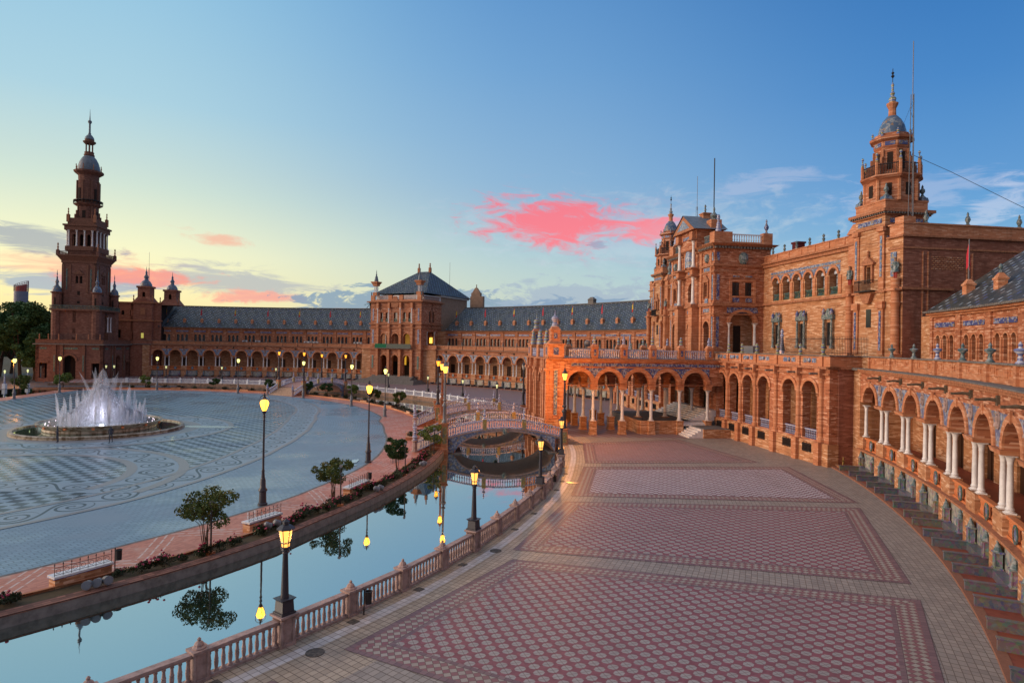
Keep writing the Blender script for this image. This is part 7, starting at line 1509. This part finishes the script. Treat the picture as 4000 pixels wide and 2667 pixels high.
# big park trees behind the tower
BTs = [(-62, 96, 21, 8.5, 'tall dense plane tree at the left edge of the picture'), (-52, 90, 20.5, 7.5, 'dense plane tree left of the tower, behind its small lamp'), (-45, 99, 19.0, 7.0, 'dense plane tree touching the left side of the tower'), (-44, 84, 12.0, 4.5, 'lower plane tree beside the corner of the tower base'), (-70, 110, 22, 9, 'tall plane tree behind the leftmost one'), (-56, 116, 20, 8, 'plane tree deep in the park behind the others'), (-58, 80, 15, 6.0, 'plane tree with drooping crown at the left edge, in front')]
for i, (x, y, h, r, lab) in enumerate(BTs):
    tree('plane_tree', lab, 'tree', x, y, -1, h, r, LFP, 9500, .34, 100+i, 1, .22, 'park trees beyond the tower', 0, .45)
for i, (x, y) in enumerate(((-85, 150), (-105, 120), (-120, 190), (-150, 260), (-60, 165), (-95, 100))):
    tree('plane_tree', ('', '')[0] or 'distant plane tree of the park at the far left', 'tree', x, y, -1, 22, 12, LFP, 4500, .7, 130+i, 1, .15, 'distant park trees at the far left', 0, .6)
# roses
RBm = []
for v in range(5):
    rr = random.Random(300+v); bl = [(rr.uniform(-.3, .3), rr.uniform(-.2, .2), rr.uniform(.15, .36), rr.uniform(.13, .24)) for _ in range(7)]
    fol = leaves(MB(), bl, 420, .045, rr).mesh('foliage', LF4); fl = MB()
    for _ in range(4+v):
        b = rr.choice(bl); t = rr.uniform(0, 6.28); fl.lathe(b[0]+b[3]*cos(t)*.9, b[1]+b[3]*sin(t)*.9, [(.01, 0), (.042, .02), (.05, .05), (.02, .075)], 6, z=b[2]+rr.uniform(.0, .2))
    RBm.append((fol, fl.mesh('blossoms', FLWR)))
rr = random.Random(77); n = 0; bands = [(-52, -49.2), (-45.9, -40.5), (-39.9, -31.4), (-30.2, -23.4), (-22.0, -16.8)]
near_things = (('the nearest bench', -47), ('the nearest small tree', -42.6), ('the second bench', -38.7), ('the second small tree', -33.1), ('the third bench', -30.3), ('the third bushy tree', -24.2), ('the yellow-green tree', -15.9))
for a0, a1 in bands:
    a = a0
    while a < a1:
        x, y = pol(tab(RW, a)-1.25+rr.uniform(-.35, .25), a); fol, fl = RBm[n % 5]; s = rr.uniform(.8, 1.35)
        M = TM(x, y, ZP+.1, rr.uniform(0, 6), s); nt = min(near_things, key=lambda t: abs(t[1]-a))
        r_ = empty('rose_bush', M, 'one of the red-flowering rose bushes in the narrow bed along the near canal', 'bush', 'rose bushes along the near canal bed')
        link('foliage', fol, M, r_); link('blossoms', fl, M, r_); n += 1; a += rr.uniform(.42, .62)
for i in range(26):
    a = 14+i*3.0
    if 51 < a < 60: continue
    x, y = pol(tab(RW, a)-1.2, a); M = TM(x, y, ZP+.05, i, 1.7); r_ = empty('low_shrub', M, 'one of the low dark shrubs in the bed along the far canal bank', 'bush', 'low shrubs in the far canal bed'); link('foliage', RBm[i % 5][0], M, r_)
r_ = empty('planter_bush', TM(59.3, 2.6, ZP), 'dark red-flowering bush in the pink-kerbed planter left of the near bridge', 'bush')
part('foliage', leaves(MB(), [(0, 0, .5, .5), (.5, 1.2, .45, .45), (-.3, -1.2, .5, .5), (.8, -.3, .5, .4)], 2200, .06, random.Random(9)), LF4, r_, TM(59.6, 2.6, ZP)); part('planter_kerb', MB().box(-.9, 1.6, -2.3, 2.3, 0, .3), MT['trim_brick'], r_, TM(59.3, 2.6, ZP, AX))
# ---------------------------------------------------------------- benches with iron backs
def bench(x0, y0, x1, y1, lab, back=True):
    L = math.dist((x0, y0), (x1, y1)); th = math.atan2(y1-y0, x1-x0); M = TM(x0, y0, ZP, th); r_ = empty('brick_bench', M, lab, 'bench')
    part('base', MB().box(0, L, -.25, .25, 0, .52), BO, r_, M)
    if not back: part('seat', MB().box(-.04, L+.04, -.28, .28, .52, .58), COPB, r_, M); return
    part('seat', MB().box(-.05, L+.05, -.30, .30, .52, .60), WHT, r_, M); part('seat_edge', MB().box(-.06, L+.06, -.31, .31, .495, .52), TBL, r_, M)
    f = MB(); f.tube([(0, -.2, .66), (L, -.2, .66)], .012, 4); f.tube([(0, -.2, .95), (L, -.2, .95)], .012, 4)
    n = int(L/.28)
    for i in range(n+1):
        x = L*i/n; f.tube([(x, -.2, .6), (x, -.2, 1.08)], .012, 4); f.lathe(x, -.2, [(.03, 0), (.01, .08)], 4, z=1.05)
        if i < n: f.add(MB().lathe(0, 0, [(.10, -.006), (.10, .006), (.075, .006), (.075, -.006)], 10), 0, 0, 0) if 0 else f.tube([(x+.14+.09*cos(t), -.2, .8+.09*sin(t)) for t in [k*pi/5 for k in range(11)]], .009, 4)
    part('iron_back', f, IRON, r_, M)
bench(51.20, -41.74, 52.34, -39.83, 'nearest bench with white seat and ornate iron back at the lower left'); bench(55.75, -33.46, 56.70, -31.34, 'second white-seated iron-backed bench, between two small trees'); bench(58.97, -24.93, 59.68, -22.25, 'third white-seated iron-backed bench, right of the second small tree')
for k, (a, b) in enumerate((((36.7, 50.3), (38.5, 49.4)), ((44.2, 41.7), (45.6, 40.3)), ((50.2, 33.3), (51.4, 32.1)), ((54.9, 25.3), (55.7, 23.6)), ((15.2, 61.0), (17.0, 60.6)), ((.3, 62.6), (2.2, 62.6)))):
    bench(*a, *b, ('low brick bench right of the far bridge arch', 'low brick bench before the pale green far tree', 'low brick bench beside the russet tree', 'low brick bench nearest the back bridge', 'low brick bench left of the far bridge steps', 'low brick bench before the left wing arches')[k], False)
def bin_(x, y, z, lab, h=.85):
    M = TM(x, y, z); r_ = empty('litter_bin', M, lab, 'bin'); part('post', MB().lathe(-.16, 0, [(.05, 0), (.025, .03), (.025, h+.08)], 6), IRON, r_, M); part('drum', MB().lathe(0, 0, [(.12, h-.45), (.13, h-.05), (.15, h), (.12, h), (.1, h-.1)], 12), IRON, r_, M)
bin_(64.95, -44.9, 0, 'black litter bin against the near balustrade'); bin_(73.12, -23.82, 0, 'black litter bin before the third balustrade lamp'); bin_(52.75, -39.81, ZP, 'black litter bin at the right end of the nearest bench', 1.1); bin_(59.99, -22.4, ZP, 'black litter bin at the right end of the third bench', 1.1)
def flood(x, y, rz, lab, tilt=.15):
    M = TM(x, y, ZP+.15, rz); r_ = empty('floodlight', M, lab, 'floodlight'); part('bracket', MB().lathe(0, 0, [(.07, 0), (.03, .03), (.03, .18)], 6), GREY, r_, M)
    Mr = M @ TM(0, 0, .32) @ Matrix.Rotation(pi/2-tilt, 4, 'X'); part('housing', MB().lathe(0, 0, [(.10, -.24), (.16, -.18), (.17, .08), (.185, .1), (.185, .13)], 12), GREY, r_, Mr, True); part('lens', MB().lathe(0, 0, [(.165, .13), (.16, .14)], 12), mat('pale_glass', (.13, .16, .20), rough=.15, spec=.6) if 'pale_glass' not in MT else MT['pale_glass'], r_, Mr)
flood(53.01, -42.28, .3, 'left of three round floodlights beside the nearest bench'); flood(53.24, -42.0, .3, 'middle of three round floodlights beside the nearest bench'); flood(53.47, -41.72, .9, 'right of three round floodlights beside the nearest bench')
flood(57.0, -33.6, 2.4, 'left of two floodlights behind the nearest canal lamp', -.5); flood(57.3, -33.1, 2.6, 'right of two floodlights behind the nearest canal lamp', -.5)
flood(60.97, -24.65, 2.2, 'left of two grey floodlights by the third bench', -.5); flood(61.15, -24.2, 2.2, 'right of two grey floodlights by the third bench', -.5); flood(62.75, -15.48, 2.2, 'left of two grey floodlights near the bushy dark tree', -.5); flood(62.9, -15.0, 2.2, 'right of two grey floodlights near the bushy dark tree', -.5)
for x, y, lab in ((55.66, -37.33, 'black post with spotlight beside the nearest small tree'), (59.37, -27.91, 'black post with spotlight before the second small tree'), (61.86, -18.52, 'black post before the bushy dark tree'), (63.0, -9.57, 'black post before the yellow-green tree')):
    M = TM(x, y, ZP+.2); r_ = empty('light_post', M, lab, 'post'); part('foot', MB().box(-.16, .16, -.16, .16, -.1, .04), TC, r_, M); part('pole', MB().lathe(0, 0, [(.045, .04), (.04, 2.25), (.1, 2.27), (.1, 2.29)], 8), IRON, r_, M); part('spotlight', MB().lathe(0, 0, [(.08, -.1), (.1, .1)], 8), GREY, r_, M @ TM(0, 0, 2.42) @ Matrix.Rotation(1.3, 4, 'X'))
# bicycle rack
M = TM(59.9, -13.2, ZP, 1.2); m_ = MB()
for i in range(9): m_.tube([(i*.22, 0, 0), (i*.22, 0, .75), (i*.22+.08, .12, .88), (i*.22+.2, .3, .8), (i*.22+.2, .3, 0)], .014, 4)
solo('bicycle_rack', m_, GREY, 'row of bent metal tube hoops at the foot of the near bridge stairs', 'bicycle rack', M)
# covers and drains
for x, y, r, lab in ((63.92, -47.81, .30, 'round iron manhole cover by the nearest canal lamp'), (69.39, -37.57, .28, 'round iron manhole cover by the second canal lamp'), (50.1, -42.9, .35, 'round stone cover in the pink walk at the lower left')):
    solo('manhole_cover', MB().lathe(x, y, [(r, .0), (r, .012), (r*.9, .016)], 20, z=(0.01 if x > 60 else ZP+.01)), mat('cast_iron', fn=lambda k: k.mix(k.white(k.vm('FLOOR', k.vm('MULTIPLY', k.pos(), (14., 14., 0.)))), (.06, .055, .05), (.14, .12, .10))) if 'cast_iron' not in MT else MT['cast_iron'], lab, 'manhole cover')
for i, a in enumerate((-47.6, -43.9, -41.3, -38.9, -34.5, -32.0, -27.3, -25.2, -23.1)):
    x, y = pol(tab(RB, a)+.55, a); solo('drain_cover', MB().box(-.17, .17, -.17, .17, .01, .022), MT['cast_iron'], 'one of the small square drain grates set along the near balustrade', 'drain cover', TM(x, y, 0, R(a)+AX), False, 'drain grates along the near balustrade')
# small wall fountain between terrace corner and first bench
M = frameM(-17.6); r_ = empty('drinking_fountain', M @ TM(-.3, 98.9, 0), 'small low stone fountain with bronze spout in the corner by the benches', 'fountain')
part('basin', MB().box(-.85, .5, 98.5, 99.2, .09, .22), BO, r_, M); part('spout', MB().lathe(-.2, 98.85, [(.12, .2), (.06, .35), (.09, .45), (.05, .6), (.22, .66), (.05, .7), (.04, .95), (.01, 1.0)], 10), mat('bronze', (.22, .15, .05), metal=.6, rough=.4), r_, M, True)
# ---------------------------------------------------------------- left side and background
for x, y, lab in ((-29.95, 57.55, 'leftmost ceramic lamp post with small lantern before the park'), (-28.69, 61.87, 'ceramic lamp post left of the tower base door')):
    M = TM(x, y, ZP+1.0); r_ = empty('ceramic_lamp', M, lab, 'lamp'); part('pedestal', MB().box(-.3, .3, -.3, .3, -1.0, 0), WHT, r_, M); part('ceramic_post', MB().lathe(0, 0, [(.16, 0), (.2, .2), (.1, .35), (.17, .6), (.08, .8), (.14, 1.1), (.07, 1.3), (.1, 1.6), (.05, 2.0)], 8), TWH, r_, M, True); part('lantern', MB().lathe(0, 0, [(.1, 2.05), (.2, 2.55), (.05, 2.7)], 6), GLP, r_, M)
for x, y, z_, lab in ((-38, 70, 4.8, 'orange street light glowing under the park trees, right one'), (-50, 74, 5.2, 'orange street light glowing under the park trees, left one')):
    M = TM(x, y, -.6); r_ = empty('park_light', M, lab, 'lamp'); part('pole', MB().lathe(0, 0, [(.1, 0), (.06, z_)], 6), LMET, r_, M); part('bulb', MB().lathe(0, 0, [(.1, z_), (.3, z_+.15), (.3, z_+.4), (.05, z_+.55)], 8), GLS, r_, M)
    l = bpy.data.lights.new('lamp_bulb', 'POINT'); l.energy = 900; l.color = (1, .35, .05); l.shadow_soft_size = .4; o = bpy.data.objects.new('lamp_bulb', l); C.objects.link(o); o.parent = r_; o.location = (.5, 0, z_-.4)
# distant glass tower
M = TM(-1474, 1930, 0, .35); r_ = empty('skyscraper', M, 'distant slanted-top glass skyscraper beyond the park at the left', 'skyscraper')
def skyt(m, z0, z1, s0, s1, r=1.0):
    n = 20; A = [(19*r*cos(2*pi*i/n), 14*r*sin(2*pi*i/n)) for i in range(n)]
    for i in range(n):
        j = (i+1) % n; f = lambda p, z, s: (p[0], p[1], z+s*p[0]); m.q(f(A[i], z0, s0), f(A[j], z0, s0), f(A[j], z1, s1), f(A[i], z1, s1))
    m.q(*[(p[0], p[1], z1+s1*p[0]) for p in A])
m_ = MB(); skyt(m_, 0, 150, 0, 0); part('shaft', m_, mat('tower_glass', fn=lambda k: k.mix(k.m('LESS_THAN', k.m('FRACT', k.m('DIVIDE', k.sep(k.pos())[2], 4.0)), .35), (.14, .15, .22), (.26, .26, .34)), rough=.5), r_, M)
m_ = MB(); skyt(m_, 150, 168, 0, .35, .8); part('crown', m_, mat('red_crown', (.55, .09, .06), rough=.6), r_, M)
m_ = MB()
for i in range(20):
    a = 2*pi*i/20; x, y = 19*cos(a), 14*sin(a); m_.tube([(x, y, 150), (x, y, 176+.42*x)], .6, 4)
for zz in (155, 161, 167): m_.tube([(19*cos(2*pi*i/20), 14*sin(2*pi*i/20), zz) for i in range(21)], .5, 4)
m_.tube([(19*cos(2*pi*i/20), 14*sin(2*pi*i/20), 176+.42*19*cos(2*pi*i/20)) for i in range(21)], .6, 4); part('crown_frame', m_, mat('frame_metal', (.25, .14, .16)), r_, M)
# city treeline far away (one mass)
rr = random.Random(4); m_ = MB()
for i in range(260):
    a = rr.uniform(-44, 30); d_ = rr.uniform(420, 900); x, y = CAMP.x+d_*sin(R(a)), CAMP.y+d_*cos(R(a)); h = rr.uniform(7, 12)
    for k in range(3): m_.lathe(x+rr.uniform(-9, 9), y+rr.uniform(-9, 9), [(rr.uniform(6, 9), 0), (rr.uniform(8, 11), h*.45), (rr.uniform(5, 8), h*.8), (.5, h)], 7, z=-2)
struct('distant_trees', m_, LF1, kind='stuff')
# palm behind the roof
M = TM(*pol(132, 70), 0); r_ = empty('palm_tree', M, 'small palm crown showing above the left wing roof', 'palm'); part('trunk', MB().tube([(0, 0, 0), (0, 0, 21.5)], .25, 6), BARK, r_, M); m_ = MB(); rr = random.Random(8)
for k in range(30):
    a = rr.uniform(0, 6.28); e = rr.uniform(-.3, 1.1); P = []
    for j in range(5):
        t = j/4; P.append(Vector((2.3*t*cos(a)*cos(e), 2.3*t*sin(a)*cos(e), 21.5+2.3*t*sin(e)-1.2*t*t)))
    for p, q in zip(P, P[1:]): w = Vector((-sin(a), cos(a), 0))*.14; m_.q(p-w, p+w, q+w*.7, q-w*.7)
part('fronds', m_, LF1, r_, M)
solo('antenna_mast', mast(*abp(-16.6, 118)[:2], 15, 30, 34.5, ''), GREY, 'tall thin aerial mast right of the tall left tower', 'antenna')
solo('antenna_mast', mast(*(lambda v: (v.x, v.y))(MG @ Vector((6.6, 112, 0))), 20, 24.5, 31.0, ''), GREY, 'thin aerial mast right of the gate pavilion roof', 'antenna')
solo('roof_chimney', MB().box(-.9, .9, -.5, .5, 18.6, 20.2).frust(0, 0, 20.2, 20.8, 1.0, .3, .6, .2), COPE, 'small dark roof chimney on the left wing ridge by the gate', 'chimney', frameM(64.3) @ TM(0, 113.8, 0)); solo('roof_chimney', MB().box(-.8, .8, -.5, .5, 18.6, 20.0).frust(0, 0, 20.0, 20.6, 1.0, .3, .6, .2), COPE, 'small dark roof chimney on the right-hand far wing ridge', 'chimney', frameM(31.0) @ TM(0, 113.8, 0))
# air conditioners on the far terrace
for i, a in enumerate((82.3, 80.4, 72.9, 72.2, 71.4, 64.9, 64.3)):
    M = frameM(a) @ TM(0, 103.2, 8.4); r_ = empty('air_conditioner', M, 'one of the white air conditioning units behind the left wing parapet', 'air conditioner', 'air conditioners on the left wing terrace'); part('casing', MB().box(-.6, .6, -.3, .3, 0, 1.35), WHT, r_, M); part('fan_grille', MB().box(-.35, .35, -.32, -.3, .9, 1.28), GREY, r_, M)
for k_ in list(bpy.data.meshes):
    if k_.users == 0: bpy.data.meshes.remove(k_)
# lamp glass lets the light of its bulb through
for o in C.objects:
    if o.name.startswith(('lantern_glass', 'lamp_globe')): o.visible_shadow = False
